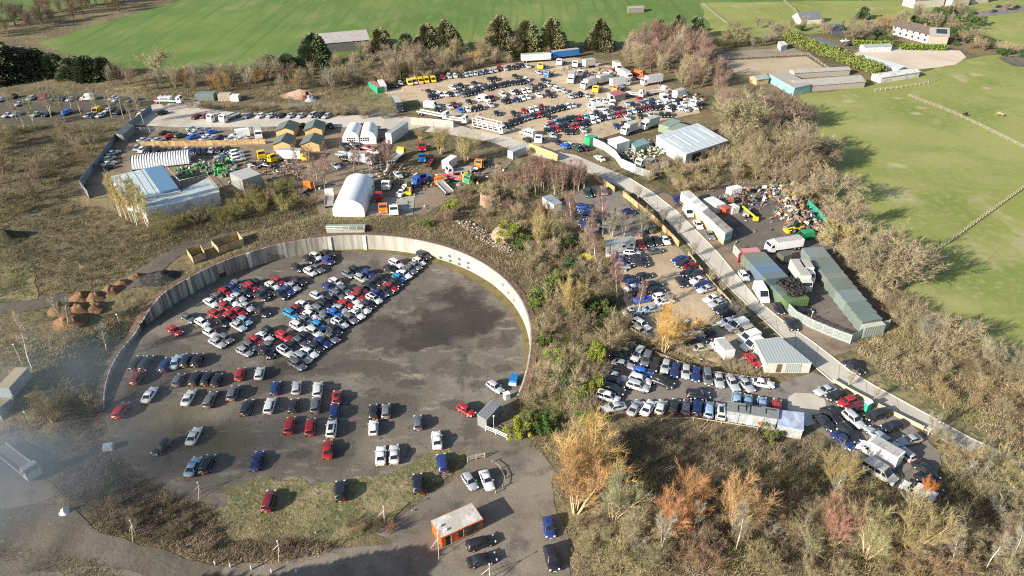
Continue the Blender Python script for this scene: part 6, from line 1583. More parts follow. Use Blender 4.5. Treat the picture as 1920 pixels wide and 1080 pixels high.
# ---- machines
def loader(px, py, d, label, c):
    _, _, x, y, z, a = spot(0, 0, 1, None, px, py, d, 1.0)
    o = empty("loader", (x, y, z + .03), a)
    ym = vmat(c)
    m = MB(); m.box((-.6, 0, .7), (2.6, 1.3, .9), 0, 0, .9); m.build("engine_housing", ym, o)
    m = MB(); m.box((.3, 0, 1.5), (1.2, 1.2, 1.3), 0, 0, .88); m.build("operator_cab", M_glass, o)
    m = MB()
    for s in (-1, 1): m.tube((0, s * .55, 1.3), (2.6, s * .5, .7), .12, None, 6)
    m.box((2.9, 0, .3), (.8, 2.2, .7)); m.build("loading_arm", ym, o)
    wheels(o, (-1.2, 1.2), .95, .75, .45)
    return tag(o, label, "loader")
loader(1494, 428, (-160, 20), "yellow wheeled loader at the foot of the scrap heap", (.75, .5, .02))
loader(575, 181, (60, -10), "orange tracked dumper beside the pink stone heap", (.7, .15, .02))
loader(768, 352, (-30, 60), "yellow dumper standing left of the orange ramps", (.75, .48, .02))
x, y, z = G(1403, 405)
o = empty("telehandler", (x, y, z)); ym = vmat((.75, .55, .01))
m = MB(); m.box((-.6, .2, .6), (3.6, 1.7, .9), 0, 1.2); m.build("machine_body", vmat((.35, .33, .28)), o)
m = MB(); m.tube((-1.2, 2.2, 1.8), (.9, -3.0, 1.2), .33, .28, 6); m.box((1.0, -3.2, .3), (1.4, .5, 1.0)); m.build("boom", ym, o)
for sx in (-1, 1):
    for sy in (-1, 1):
        m = MB(); m.tube((sx * 1.2 - .2, sy * 1.3, .6), (sx * 1.2 + .2, sy * 1.3, .6), .6, None, 12); m.build("wheel", M_tyre, o)
tag(o, "yellow telehandler with its boom lowered in the oily compound", "telehandler")
x, y, z = G(1104, 487)
m = MB()
prof_ = [(-3, .1), (-2.6, .7), (0, .9), (2.4, .8), (3.2, .5), (3, 0.1)]
m.box((0, 0, .25), (5.8, 1.7, .7), 0, -.95, .75); m.box((0, 0, .95), (3.2, 1.1, .25), 0, -.95, .8)
o = m.build("boat", vmat((.8, .7, .03)), None, (x, y, z)); tag(o, "bright yellow upturned boat under the bare birches", "boat")
x, y, z, a = (lambda q: (q[2], q[3], q[4], q[5]))(spot(0, 0, 1, None, 964, 712, (20, -60), .7))
o = empty("compressor_trailer", (x, y, z + .05), a); m = MB(); m.box((-.1, 0, .45), (2.6, 1.6, 1.0), 0, 0, .9); m.build("housing", vmat((.02, .17, .48)), o)
m = MB(); m.tube((1.2, 0, .45), (2.2, 0, .4), .05, None, 6); m.build("tow_bar", M_steel, o); wheels(o, (0,), .85, .33, .2)
m = MB(); m.box((-1.55, 0, .5), (.35, 1.5, .5)); m.build("rear_panel", vmat((.75, .75, .72)), o)
tag(o, "blue towed compressor at the right edge of the round yard", "trailer")
x, y, z = G(950, 747); m = MB(); m.box((0, 0, 0), (1.1, 1.0, 1.3), 0, .5); m.box((0, 0, 1.3), (1.2, 1.1, .1), 0, .5)
tag(m.build("water_tank", vmat((.74, .74, .72)), None, (x, y, z)), "white plastic tank behind the small grey gate shed", "tank")
x, y, z = G(204, 842); m = MB(); m.box((0, 0, 0), (1.7, 1.3, 1.0), 0, .2, .92); m.box((.3, .9, 0), (.5, .4, .6), 0, .8)
tag(m.build("cabinet", vmat((.5, .58, .62)), None, (x, y, z)), "pale blue cabinet at the smoky left rim of the yard", "cabinet")
x, y, z = G(121, 958)
heap("rubbish_bag", "white rubbish bags dumped beside the mud track", "bag", 121, 961, .9, 1.0, mat("white bag", (.75, .75, .73), .6), 31)
x, y, z = G(1438 - 12, 802); m = MB(); m.tube((0, 0, 0), (0, 0, 1.1), .08, None, 6); m.tube((0, 0, 1.1), (0, 0, 1.5), .75, .1, 10)
tag(m.build("parasol", vmat((.6, .03, .03)), None, (x, y, z)), "small red parasol at the edge of the bushes below the site office", "parasol")
x, y, z = G(1384, 492); m = MB(); m.box((0, 0, 0), (1.2, .2, 2.6), 0, .9)
tag(m.build("red_gate", vmat((.55, .03, .03)), None, (x, y, z)), "narrow bright red gate panel at the compound's entrance", "gate")
x, y, z = G(1535, 762); m = MB()

# ---- two people and two horses, small in the picture
def person(px, py, label, top, legs, facing):
    x, y, z = G(px, py)
    me = bpy.data.meshes.new("person")
    J = [((0, 0, .95), .15), ((0, 0, 1.2), .15), ((0, 0, 1.42), .17), ((0, 0, 1.52), .06), ((0, .02, 1.62), .1), ((0, .02, 1.74), .09),
         ((.1, 0, .9), .1), ((.11, .03, .5), .075), ((.12, 0, .08), .055), ((.12, .12, .04), .045),
         ((-.1, 0, .9), .1), ((-.11, -.03, .5), .075), ((-.13, -.06, .08), .055), ((-.13, .06, .04), .045),
         ((.2, 0, 1.4), .07), ((.26, 0, 1.12), .05), ((.27, .08, .86), .035), ((-.2, 0, 1.4), .07), ((-.26, 0, 1.12), .05), ((-.27, .1, .88), .035)]
    E_ = [(0, 1), (1, 2), (2, 3), (3, 4), (4, 5), (0, 6), (6, 7), (7, 8), (8, 9), (0, 10), (10, 11), (11, 12), (12, 13), (2, 14), (14, 15), (15, 16), (2, 17), (17, 18), (18, 19)]
    me.from_pydata([j[0] for j in J], E_, [])
    o = link("person", me, None, (x, y, z + .05), facing)
    md = o.modifiers.new("skin", 'SKIN'); o.modifiers.new("sub", 'SUBSURF').levels = 1
    for i, (_, r_) in enumerate(J): me.skin_vertices[0].data[i].radius = (r_, r_)
    me.skin_vertices[0].data[0].use_root = True
    mm, n, l, b = new_mat("clothes " + label[:12])
    tc = n.new("ShaderNodeTexCoord"); sx = n.new("ShaderNodeSeparateXYZ"); l.new(tc.outputs["Object"], sx.inputs[0])
    rp = n.new("ShaderNodeValToRGB"); rp.color_ramp.interpolation = 'CONSTANT'
    mr = n.new("ShaderNodeMapRange"); mr.inputs[2].default_value = 1.8; l.new(sx.outputs["Z"], mr.inputs[0]); l.new(mr.outputs[0], rp.inputs[0])
    e = rp.color_ramp.elements; e[0].color = (*legs, 1); e[1].position = .5; e[1].color = (*top, 1)
    q = e.new(.86); q.color = (.45, .27, .2, 1); q = e.new(.94); q.color = (.04, .03, .02, 1)
    l.new(rp.outputs[0], b.inputs["Base Color"]); b.inputs["Roughness"].default_value = .9
    me.materials.append(mm)
    return tag(o, label, "person")
person(228, 303, "person in dark clothes walking across the left yard", (.03, .03, .035), (.02, .02, .025), 1.0)
person(1153, 399, "person in black standing in the small car lot", (.015, .015, .018), (.015, .015, .02), 2.0)
def horse(px, py, label, c, facing):
    x, y, z = G(px, py)
    J = [((-.8, 0, 1.25), .34), ((-.2, 0, 1.2), .36), ((.55, 0, 1.25), .34), ((.95, 0, 1.35), .2), ((1.25, 0, 1.0), .15), ((1.5, 0, .55), .13), ((1.7, 0, .3), .09),
         ((-.8, .18, 1.0), .17), ((-.75, .2, .6), .09), ((-.85, .2, .05), .07), ((-.8, -.18, 1.0), .17), ((-.7, -.2, .6), .09), ((-.78, -.2, .05), .07),
         ((.6, .18, .95), .13), ((.65, .2, .5), .08), ((.62, .2, .05), .07), ((.6, -.18, .95), .13), ((.7, -.2, .5), .08), ((.72, -.2, .05), .07), ((-1.15, 0, 1.2), .08), ((-1.25, 0, .6), .07)]
    E_ = [(0, 1), (1, 2), (2, 3), (3, 4), (4, 5), (5, 6), (0, 7), (7, 8), (8, 9), (0, 10), (10, 11), (11, 12), (2, 13), (13, 14), (14, 15), (2, 16), (16, 17), (17, 18), (0, 19), (19, 20)]
    me = bpy.data.meshes.new("horse"); me.from_pydata([j[0] for j in J], E_, [])
    o = link("horse", me, None, (x, y, z + .05), facing)
    o.modifiers.new("skin", 'SKIN'); o.modifiers.new("sub", 'SUBSURF').levels = 1
    for i, (_, r_) in enumerate(J): me.skin_vertices[0].data[i].radius = (r_, r_)
    me.skin_vertices[0].data[0].use_root = True
    me.materials.append(mat(label[:14], c, .8, var=.3, scale=.8))
    return tag(o, label, "horse")
horse(1808, 219, "dark horse grazing by the thin meadow fence", (.03, .02, .015), .4)
horse(1874, 219, "brown and pale horse grazing alone in the far meadow", (.35, .24, .13), 2.4)
# ================================================================ VEGETATION
def veg_mat(name, hue=.12, rough=.85, spec=.2, nscale=.6):
    """tint comes from the object's own colour, varied from twig to twig"""
    m, n, l, b = new_mat(name)
    b.inputs["Roughness"].default_value = rough; b.inputs["Specular IOR Level"].default_value = spec
    oi = n.new("ShaderNodeObjectInfo"); tc = n.new("ShaderNodeTexCoord")
    nz = n.new("ShaderNodeTexNoise"); nz.inputs["Scale"].default_value = nscale; nz.inputs["Detail"].default_value = 4; l.new(tc.outputs["Object"], nz.inputs["Vector"])
    hs = n.new("ShaderNodeHueSaturation")
    a = n.new("ShaderNodeMapRange"); a.inputs[1].default_value = .3; a.inputs[2].default_value = .7; a.inputs[3].default_value = .6; a.inputs[4].default_value = 1.35; l.new(nz.outputs["Fac"], a.inputs[0])
    l.new(a.outputs[0], hs.inputs["Value"])
    h = n.new("ShaderNodeMapRange"); h.inputs[3].default_value = .485; h.inputs[4].default_value = .515; l.new(oi.outputs["Random"], h.inputs[0]); l.new(h.outputs[0], hs.inputs["Hue"])
    l.new(oi.outputs["Color"], hs.inputs["Color"]); l.new(hs.outputs[0], b.inputs["Base Color"])
    return m
M_twig = veg_mat("twigs"); M_bark = veg_mat("bark", nscale=1.5); M_leaf = veg_mat("leaves", rough=.6, spec=.35, nscale=1.2)

class Veg:
    def __init__(self, seed):
        self.r = random.Random(seed); self.wv, self.wf, self.tv, self.tf = [], [], [], []
    def tube(self, a, b, r0, r1, n=4, twig=False):
        V, Fc = (self.tv, self.tf) if twig else (self.wv, self.wf)
        d = (b - a); q = d.to_track_quat('Z', 'Y'); o = len(V)
        for p, r_ in ((a, r0), (b, r1)):
            for i in range(n):
                t = 2 * math.pi * i / n; V.append(p + q @ Vector((r_ * math.cos(t), r_ * math.sin(t), 0)))
        for i in range(n):
            Fc.append((o + i, o + (i + 1) % n, o + n + (i + 1) % n)); Fc.append((o + i, o + n + (i + 1) % n, o + n + i))
    def sliver(self, p, d, l, w):
        s = d.cross(Vector((self.r.gauss(0, 1), self.r.gauss(0, 1), self.r.gauss(0, 1)))).normalized() * w
        o = len(self.tv); self.tv += [p - s, p + s, p + d * l]; self.tf.append((o, o + 1, o + 2))
    def leaf(self, p, s, up_=0.3):
        r_ = self.r
        u = Vector((r_.gauss(0, 1), r_.gauss(0, 1), r_.gauss(0, 1))).normalized(); v = u.cross(Vector((r_.gauss(0, 1), r_.gauss(0, 1), r_.gauss(0, 1) + up_))).normalized()
        o = len(self.tv); self.tv += [p - u * s, p + v * s * .6, p + u * s, p - v * s * .6]; self.tf += [(o, o + 1, o + 2), (o, o + 2, o + 3)]
    def branch(self, p, d, L, rad, lev, S):
        r_ = self.r
        ns = S['segs'][lev]; step = L / ns
        kids = S['kids'][lev] if lev < len(S['kids']) else 0
        pos = [(p, d, rad)]
        for i in range(ns):
            d = (d + Vector((r_.gauss(0, 1), r_.gauss(0, 1), r_.gauss(0, 1))) * S['wob'] + Vector((0, 0, S['trop'][lev]))).normalized()
            r2 = rad * (1 - (i + 1) / ns * .75)
            b = p + d * step
            if b.z < .05: b.z = .05
            self.tube(p, b, pos[-1][2], r2, 5 if lev == 0 else 3, lev >= S['woodlev'])
            p = b; pos.append((p, d, r2))
        if lev < len(S['kids']):
            for k in range(kids):
                f0 = S['from'][lev]
                t = f0 + (1 - f0) * (k + r_.random()) / kids
                i = min(ns - 1, int(t * ns)); f = t * ns - i
                q = pos[i][0].lerp(pos[i + 1][0], f); dd = pos[i + 1][1]
                ax = dd.cross(Vector((r_.gauss(0, 1), r_.gauss(0, 1), r_.gauss(0, 1)))).normalized()
                nd = (Matrix.Rotation(R(r_.uniform(*S['ang'][lev])), 3, ax) @ dd).normalized()
                self.branch(q, nd, L * r_.uniform(*S['len'][lev]) * (1.15 - .5 * t if S.get('cone') else 1), max(.012, pos[i][2] * S['rr']), lev + 1, S)
        else:
            for k in range(S['twigs']):
                t = (k + r_.random()) / S['twigs']; i = min(ns - 1, int(t * ns)); q = pos[i][0].lerp(pos[i + 1][0], t * ns - i)
                nd = (pos[i + 1][1] + Vector((r_.gauss(0, 1), r_.gauss(0, 1), r_.gauss(0, 1) + S['tup'])) * S['tsp']).normalized()
                self.sliver(q, nd, S['tl'] * r_.uniform(.5, 1.3), S['tw'])
    def meshes(self, nm):
        w = big_mesh(nm + "_trunk", [tuple(v) for v in self.wv], self.wf, M_bark) if self.wf else None
        c = big_mesh(nm + "_crown", [tuple(v) for v in self.tv], self.tf, M_twig) if self.tf else None
        return w, c

def make_bare(seed, S, stems, spread, H):
    v = Veg(seed)
    for s in range(stems):
        a = 2 * math.pi * (s + v.r.random() * .7) / stems; t = R(v.r.uniform(*spread))
        d = Vector((math.sin(t) * math.cos(a), math.sin(t) * math.sin(a), math.cos(t)))
        p = Vector((math.cos(a) * .12 * stems * .3, math.sin(a) * .12 * stems * .3, -.1)) if stems > 1 else Vector((0, 0, -.1))
        v.branch(p, d, H * v.r.uniform(.8, 1.05), S['r0'], 0, S)
    return v
SHRUB = dict(segs=[4, 3, 2], kids=[7, 6], wob=.13, trop=[.05, .12, .1], woodlev=1, **{'from': [.2, .15]}, ang=[(20, 50), (20, 50)], len=[(.35, .6), (.35, .6)], rr=.55, r0=.055, twigs=8, tl=.6, tw=.011, tup=.5, tsp=.55)
WILLOW = dict(segs=[5, 4, 2], kids=[15, 9], wob=.06, trop=[.035, .09, .1], woodlev=2, **{'from': [.2, .15]}, ang=[(16, 36), (16, 38)], len=[(.26, .44), (.3, .5)], rr=.36, r0=.1, twigs=9, tl=.8, tw=.0095, tup=.6, tsp=.42)
BIRCH = dict(segs=[7, 4, 2], kids=[30, 7], wob=.045, trop=[.06, .1, .05], woodlev=1, **{'from': [.3, .2]}, ang=[(28, 52), (20, 45)], len=[(.15, .3), (.3, .5)], rr=.32, r0=.12, twigs=11, tl=.7, tw=.013, tup=.2, tsp=.55, cone=True)
OAK = dict(segs=[4, 5, 4, 2], kids=[11, 9, 6], wob=.13, trop=[.05, .05, .06, .04], woodlev=3, **{'from': [.28, .18, .15]}, ang=[(35, 72), (25, 52), (25, 52)], len=[(.7, 1.0), (.4, .62), (.35, .55)], rr=.5, r0=.36, twigs=14, tl=.8, tw=.028, tup=.3, tsp=.65)
BARE = dict(segs=[5, 4, 2], kids=[16, 9], wob=.1, trop=[.06, .1, .08], woodlev=1, **{'from': [.22, .15]}, ang=[(22, 48), (20, 45)], len=[(.32, .55), (.35, .55)], rr=.45, r0=.13, twigs=9, tl=.8, tw=.014, tup=.4, tsp=.55)
PROTO = {}
PROTO['shrub'] = [make_bare(10 + i, SHRUB, n, (8, 42), 3.2).meshes("shrub") for i, n in enumerate((9, 7, 11, 8))]
PROTO['willow'] = [make_bare(30 + i, WILLOW, n, (4, 27), 7.2).meshes("willow") for i, n in enumerate((8, 7, 9))]
PROTO['birch'] = [make_bare(40 + i, BIRCH, n, (0, 9), 10.5).meshes("birch") for i, n in enumerate((1, 1, 2, 1))]
PROTO['oak'] = [make_bare(50 + i, OAK, 1, (0, 6), 5.4).meshes("oak") for i in range(3)]
PROTO['bare'] = [make_bare(60 + i, BARE, n, (3, 22), 7.0).meshes("bare_tree") for i, n in enumerate((3, 2, 4, 3))]
def conifer(seed, H=10.0, W=3.0, n=1500, top=.12, shape=1.0):
    v = Veg(seed); r_ = v.r
    v.tube(Vector((0, 0, -.1)), Vector((0, 0, H * .9)), .22, .05, 6)
    lumps = [(r_.uniform(0, 6.28), r_.uniform(.05, .9), r_.uniform(.75, 1.2)) for _ in range(46)]
    for k in range(n):
        a, h, s = r_.choice(lumps)
        h = min(.99, max(.02, h + r_.gauss(0, .05))); a += r_.gauss(0, .35)
        rad = W * (1 - h) ** (.6 * shape) * s * (r_.random() ** .35) + top
        p = Vector((rad * math.cos(a), rad * math.sin(a), H * (h * .97 + .03) - rad * .12))
        d = Vector((math.cos(a), math.sin(a), r_.uniform(-.1, .5)))
        l = r_.uniform(.45, .9); s_ = Vector((r_.gauss(0, 1), r_.gauss(0, 1), r_.gauss(0, .6))).cross(d).normalized() * l * .34
        o = len(v.tv); v.tv += [p - s_, p + s_, p + d.normalized() * l]; v.tf.append((o, o + 1, o + 2))
    w = big_mesh("conifer_trunk", [tuple(q) for q in v.wv], v.wf, M_bark); c = big_mesh("conifer_crown", [tuple(q) for q in v.tv], v.tf, M_leaf)
    return w, c
PROTO['conifer'] = [conifer(70 + i, 10, 4.7 + .4 * i, 6500) for i in range(3)]
def leafy(seed, n=4500, H=2.6, W=1.5, size=.085):
    v = Veg(seed); r_ = v.r
    lumps = [(Vector((r_.gauss(0, .5) * W, r_.gauss(0, .5) * W, H * r_.uniform(.15, .85))), r_.uniform(.3, .62)) for _ in range(20)]
    for k in range(n):
        c, s = r_.choice(lumps)
        d = Vector((r_.gauss(0, 1), r_.gauss(0, 1), r_.gauss(0, 1))).normalized() * s * r_.random() ** .4
        p = c + d
        if p.z < 0: p.z = .05
        v.leaf(p, size * r_.uniform(.6, 1.4))
    return None, big_mesh("leafy_crown", [tuple(q) for q in v.tv], v.tf, M_leaf)
PROTO['leafy'] = [leafy(80 + i) for i in range(3)]

def plant(kind, name, x, y, h, tint, bark, label, cat, group=None, wide=1.0, lean=0.0, i=None):
    base = {'shrub': 3.6, 'willow': 9.2, 'birch': 10.8, 'oak': 9.0, 'bare': 8.2, 'conifer': 10.0, 'leafy': 2.8}[kind]
    ms = PROTO[kind]; w, c = ms[rng.randrange(len(ms)) if i is None else i]
    z = height(x, y)
    s = h / base
    vt = rng.uniform(.85, 1.15)
    tint = tuple(q * vt for q in tint)
    if w is not None:
        o = empty(name, (x, y, z)); tr = link("trunk", w, o); tr.color = (*bark, 1)
        cr = link("crown", c, o); cr.color = (*tint, 1)
    else:
        o = link(name, c, None, (x, y, z)); o.color = (*tint, 1)
    o.rotation_euler = (rng.uniform(-.05, .05), lean + rng.uniform(-.05, .05), rng.uniform(0, 6.28) if lean == 0 else 0)
    o.scale = (s * wide, s * wide, s)
    return tag(o, label, cat, group)

OLIVE, TAN, BROWN, ORANGE, PURP, GREYT, DKBR = (.3, .255, .15), (.365, .3, .195), (.235, .18, .12), (.5, .25, .07), (.27, .175, .14), (.3, .27, .2), (.13, .1, .065)
BK, BKW = (.2, .165, .11), (.62, .57, .48)
STRAW = (.34, .28, .17)

# ---- trees one can pick out
def at(kind, name, px, py, ytop, tint, bark, label, cat, group=None, wide=1.0, lean=0.0, i=None):
    x, y, z = G(px, py)
    return plant(kind, name, x, y, max(1.0, h_from_top(px, py, ytop)), tint, bark, label, cat, group, wide, lean, i)
CON = (.115, .15, .07)
CONO = (.19, .185, .09)
for (px, py, yt, c, w, lb) in ((592, 128, 62, CON, 1.15, "dark green conifer at the near end of the dark barn"), (714, 104, 50, CONO, 1.1, "bronze-green conifer at the barn's right end"), (760, 104, 58, CON, .9, "narrow dark conifer, second right of the barn"),
                              (800, 98, 42, CONO, 1.0, "bronze-green conifer, left of the close pair right of the barn"), (840, 97, 37, CONO, 1.1, "bronze-green conifer, right of the close pair right of the barn"), (937, 103, 30, CONO, 1.1, "tall conifer, first of the trio above the white trailer"),
                              (987, 103, 36, CONO, 1.05, "tall conifer, middle of the trio above the white trailer"), (1034, 100, 33, CONO, 1.0, "tall conifer, last of the trio above the white trailer"), (1124, 92, 34, CONO, .9, "bronze conifer standing alone before the bare wood"),
                              (1237, 66, 35, CON, .9, "small dark conifer behind the bare wood, first of three"), (1270, 66, 27, CON, 1.1, "dark conifer behind the bare wood, middle of three"), (1302, 72, 29, CON, 1.1, "dark conifer behind the bare wood, last of three"),
                              (1616, 36, 10, CON, 1.2, "dark conifer above the terrace's left end"),
                              (8, 150, 74, CON, 1.3, "very dark conifer at the left edge, tallest of the dark group"), (42, 145, 84, CON, 1.4, "dark conifer second from the left edge"), (70, 140, 88, CON, 1.4, "dark conifer third from the left edge"), (106, 140, 98, CON, 1.3, "dark conifer standing apart in the dark group"),
                              (142, 146, 103, CON, 1.4, "dark conifer above the far left lot, left of three bushy ones"), (168, 147, 104, CON, 1.5, "dark conifer above the far left lot, middle of three bushy ones"), (197, 146, 106, CON, 1.4, "dark conifer above the far left lot, right of three bushy ones"),
                              (505, 132, 102, CON, 1.8, "squat dark evergreen left of the barn's conifer, left of a pair"), (538, 134, 100, CON, 1.8, "squat dark evergreen left of the barn's conifer, right of a pair")):
    at('conifer', 'conifer_tree', px, py, yt, c, (.12, .09, .06), lb, "conifer", "dark conifers along the far field", w)
for (px, py, yt, t, w, lb) in ((1402, 262, 172, (.29, .265, .15), 1.2, "huge olive bare tree at the meadow's near corner"), (1478, 322, 245, (.27, .22, .15), 1.2, "bare grey-brown tree overhanging the meadow, mid-edge"), (1680, 548, 455, (.32, .27, .17), 1.25, "big spreading bare tree with thick pale limbs by the container rows"),
                               (1560, 478, 418, (.36, .3, .14), 1.0, "yellowish bare tree left of the big spreading one"), (1495, 235, 190, (.2, .15, .12), 1.1, "dark purplish bare tree by the turquoise stable"), (298, 147, 99, (.36, .33, .2), 1.1, "pale bare tree at the far field's lower left corner"),
                               (1452, 72, 40, (.3, .26, .18), 1.3, "rounded bare tree above the dark arena"), (1545, 66, 44, (.3, .24, .17), .9, "bare tree beside the slate shed"), (1380, 85, 50, (.26, .21, .14), 1.2, "bare tree at the paddock corner above the arena"),
                               (1625, 66, 34, (.26, .2, .15), 1.3, "bare brown tree in front of the white terrace"), (1735, 46, 14, (.29, .26, .16), 1.4, "olive bare tree behind the terrace roofs"), (1660, 60, 26, (.32, .2, .1), 1.0, "russet bare tree at the terrace's left end"),
                               (1462, 236, 172, (.25, .19, .15), 1.25, "dark bare tree on the meadow edge right of the huge olive one"), (1497, 300, 222, (.28, .24, .16), 1.3, "broad bare tree leaning over the meadow between two big crowns"), (1562, 392, 326, (.29, .24, .16), 1.1, "bare tree on the meadow edge above the scrap heap's tip"), (1640, 520, 440, (.29, .25, .16), 1.2, "bare tree on the meadow edge left of the big spreading tree"),
                               (1588, 446, 385, (.28, .23, .15), 1.1, "bare grey-brown tree on the meadow edge above the netting fence"), (1450, 330, 262, (.28, .24, .14), 1.2, "olive-brown bare tree on the meadow edge above the scrap heap"), (1590, 506, 440, (.27, .23, .14), 1.0, "bare tree on the meadow edge above the container rows"),
                               (1772, 645, 588, (.3, .25, .15), 1.1, "bare tree on the hedge line below the big spreading tree"), (1850, 698, 645, (.26, .22, .14), 1.1, "bare tree low on the right meadow's hedge line"), (1600, 78, 48, (.28, .23, .15), 1.2, "bare tree between the slate shed and the clipped hedge"),
                               (1690, 52, 22, (.3, .26, .17), 1.1, "bare tree rising just behind the terrace's left roof"), (1790, 62, 36, (.25, .22, .13), 1.3, "bare tree right of the brick-gabled house"), (1830, 84, 52, (.28, .23, .15), 1.3, "bare tree among shrubs behind the stone yard's corner"), (1885, 20, 2, (.3, .25, .15), 1.2, "pale bare tree beside the far lane's cars"),
                               (1528, 362, 312, (.33, .26, .16), 1.0, "tan bare tree at the upper corner of the scrap heap"), (1622, 486, 425, (.3, .25, .16), 1.0, "bare tree behind the green netting fence")):
    at('oak', 'bare_tree', px, py, yt, t, BK, lb, "tree", None, w)
for (px, py, yt, w, lb) in ((1756, 34, 14, 1.6, "dark evergreen tree behind the terrace's brick end"), (1500, 58, 46, 1.4, "small green bush left of the slate shed"), (1790, 70, 50, 1.2, "green bush at the right end of the brick-gabled house")):
    at('leafy', 'evergreen_tree', px, py, yt, (.05, .09, .025), BK, lb, "tree", None, w)
for i, (x, y) in enumerate(((-36, 56.5), (-41.5, 54.5), (-47, 52), (-53, 52.5), (-59, 50), (-66, 49.5), (-73, 47))):  # unseen conifers, added to throw a soft-edged shadow over the front lane
    plant('conifer', 'conifer_tree', x, y, 12.0 + (i % 3) * .6, CON, (.12, .09, .06), "tall conifer in the row just below the picture's bottom edge", "conifer", "conifers below the bottom edge", 1.35)
# willows with glowing orange twigs
for (px, py, yt, t, w, lb) in ((1090, 900, 778, (.48, .33, .13), 1.25, "largest golden willow, beside the entrance lane, upper of two"), (1080, 960, 845, (.44, .26, .12), 1.15, "largest orange willow, beside the entrance lane, lower of two"), (1246, 660, 570, (.52, .32, .1), 1.25, "golden orange willow in the middle of the gravel lot"),
                               (1300, 958, 886, (.46, .25, .11), 1.2, "bright orange willow deep in the thicket"), (1375, 985, 900, (.46, .3, .14), 1.3, "tan-orange willow right of the bright orange one"), (1262, 1000, 935, (.46, .25, .11), 1.25, "small orange willow below the thicket's bright orange one"),
                               (1150, 975, 890, (.3, .285, .17), 1.0, "pale olive willow right of the lane's big orange one"), (1560, 1020, 945, (.3, .18, .12), 1.1, "reddish bare willow in the lower thicket"), (1625, 1045, 965, (.31, .28, .15), 1.1, "pale olive willow in the lower thicket, left of two"),
                               (1705, 1030, 940, (.36, .3, .15), 1.2, "golden olive willow in the lower thicket, right of two"), (1566, 918, 855, (.4, .3, .14), 1.15, "golden willow in front of the weathered minibus"), (1735, 935, 900, (.55, .2, .04), .9, "small fiery orange bush beside the two black cars"),
                               (1010, 470, 395, (.33, .28, .12), .8, "olive willow clump above the ivy bush"), (828, 288, 236, (.34, .29, .13), 1.3, "big tan-olive bush group by the blue lorry cab, left"), (872, 305, 252, (.33, .3, .15), 1.4, "big tan-olive bush group by the white container, right"), (788, 262, 238, (.32, .27, .12), 1.3, "low olive bush in front of the white hoarding"),
                               (1075, 600, 520, (.42, .33, .14), .9, "straw-coloured bush standing right of the wall"), (100, 790, 738, (.3, .26, .13), 1.3, "rounded bare bush standing in the smoke")):
    at('willow', 'willow_tree', px, py, yt, t, (.5, .38, .22), lb, "tree", None, w)
# birches
bpos = [(1130, 440, 340), (1072, 442, 358), (1158, 560, 450), (1196, 590, 520), (1118, 500, 400), (1105, 445, 385), (1240, 1030, 960), (1300, 1000, 930), (1380, 1030, 930), (1500, 1010, 960), (1556, 940, 880), (1800, 905, 845), (1830, 910, 860), (1740, 815, 770),
        (1850, 1065, 990), (1890, 1060, 985), (1780, 1060, 980), (60, 690, 580), (120, 610, 555), (128, 612, 550), (140, 608, 568), (45, 615, 570), (200, 1000 - 340, 600)]
for i, (a, b, t) in enumerate(bpos):
    lb = ["white-stemmed birch at the small lots, tallest beside the white hut", "reddish birch left of the dark blue cars", "white-stemmed birch beside the left row of the gravel lot", "slim birch near the gravel lot's left corner", "forked birch standing over the yellow boat", "thin birch right of the white hut",
          "thin birch in the lower thicket under the orange willows", "slim birch beside the thicket's orange willow", "white birch leaning in the lower thicket", "small birch in the middle of the lower thicket", "birch at the edge of the brambles left of the golden willow", "birch below the road near the golden bushes", "thin white birch at the lower road edge", "pale bare tree beside the lower road",
          "white leaning stem at the bottom right corner, middle of three", "white leaning stem at the bottom right corner, right of three", "white leaning stem at the bottom right corner, left of three", "thin birch at the left edge by the mud track", "white birch on the clay heaps, left of three", "white birch on the clay heaps, middle of three", "white birch on the clay heaps, right of three", "thin birch left of the clay heaps", "thin birch on the slope above the smoke"][i]
    at('birch', 'birch_tree', a, b, t, PURP if i < 6 else GREYT, BKW, lb, "birch", "birches dotted round the yards", .9)
rr = random.Random(3)
for k in range(22):
    px, py = 985 + 108 * (k % 11) / 10 + rr.uniform(-5, 5), 352 + 8 * (k // 11) + rr.uniform(-4, 6)
    at('birch', 'birch_tree', px, py, py - rr.uniform(48, 58), PURP, (.5, .45, .37), "thin birch in the close-standing clump above the white open hut", "birch", "birch clump above the open hut", .8)
for k in range(13):
    px, py = 5 + 265 * k / 12 + rr.uniform(-8, 8), 228 + rr.uniform(-22, 22)
    at('birch', 'birch_tree', px, py, py - rr.uniform(50, 72), (.3, .27, .19), (.45, .42, .35), "tall bare pale-stemmed tree in the line across the dark lot", "tree", "pale-stemmed trees across the dark lot", .85)
for k in range(11):
    px, py = 225 + 55 * k / 10 + rr.uniform(-5, 5), 405 + 38 * k / 10 * rr.uniform(.3, 1)
    at('birch', 'birch_tree', px, py, py - rr.uniform(72, 95), (.4, .33, .14), (.6, .55, .42), "slender birch in the clump at the left hall's white gable", "birch", "birch clump at the left hall", .8)
for k in range(9):
    px, py = 565 + 50 * (k % 3) / 2 + rr.uniform(-10, 10), 325 + 16 * (k // 3) + rr.uniform(-4, 4)
    at('birch', 'birch_tree', px, py, py - rr.uniform(44, 60), PURP, (.5, .45, .38), "bare birch in the clump left of the barrel store", "birch", "birch clump left of the barrel store", .9)
for k in range(7):
    px, py = 668 + 72 * k / 6 + rr.uniform(-6, 6), 318 + rr.uniform(-4, 12)
    at('birch', 'birch_tree', px, py, py - rr.uniform(40, 60), PURP, (.5, .45, .38), "bare birch in the row behind the barrel store", "birch", "birches behind the barrel store", .8)
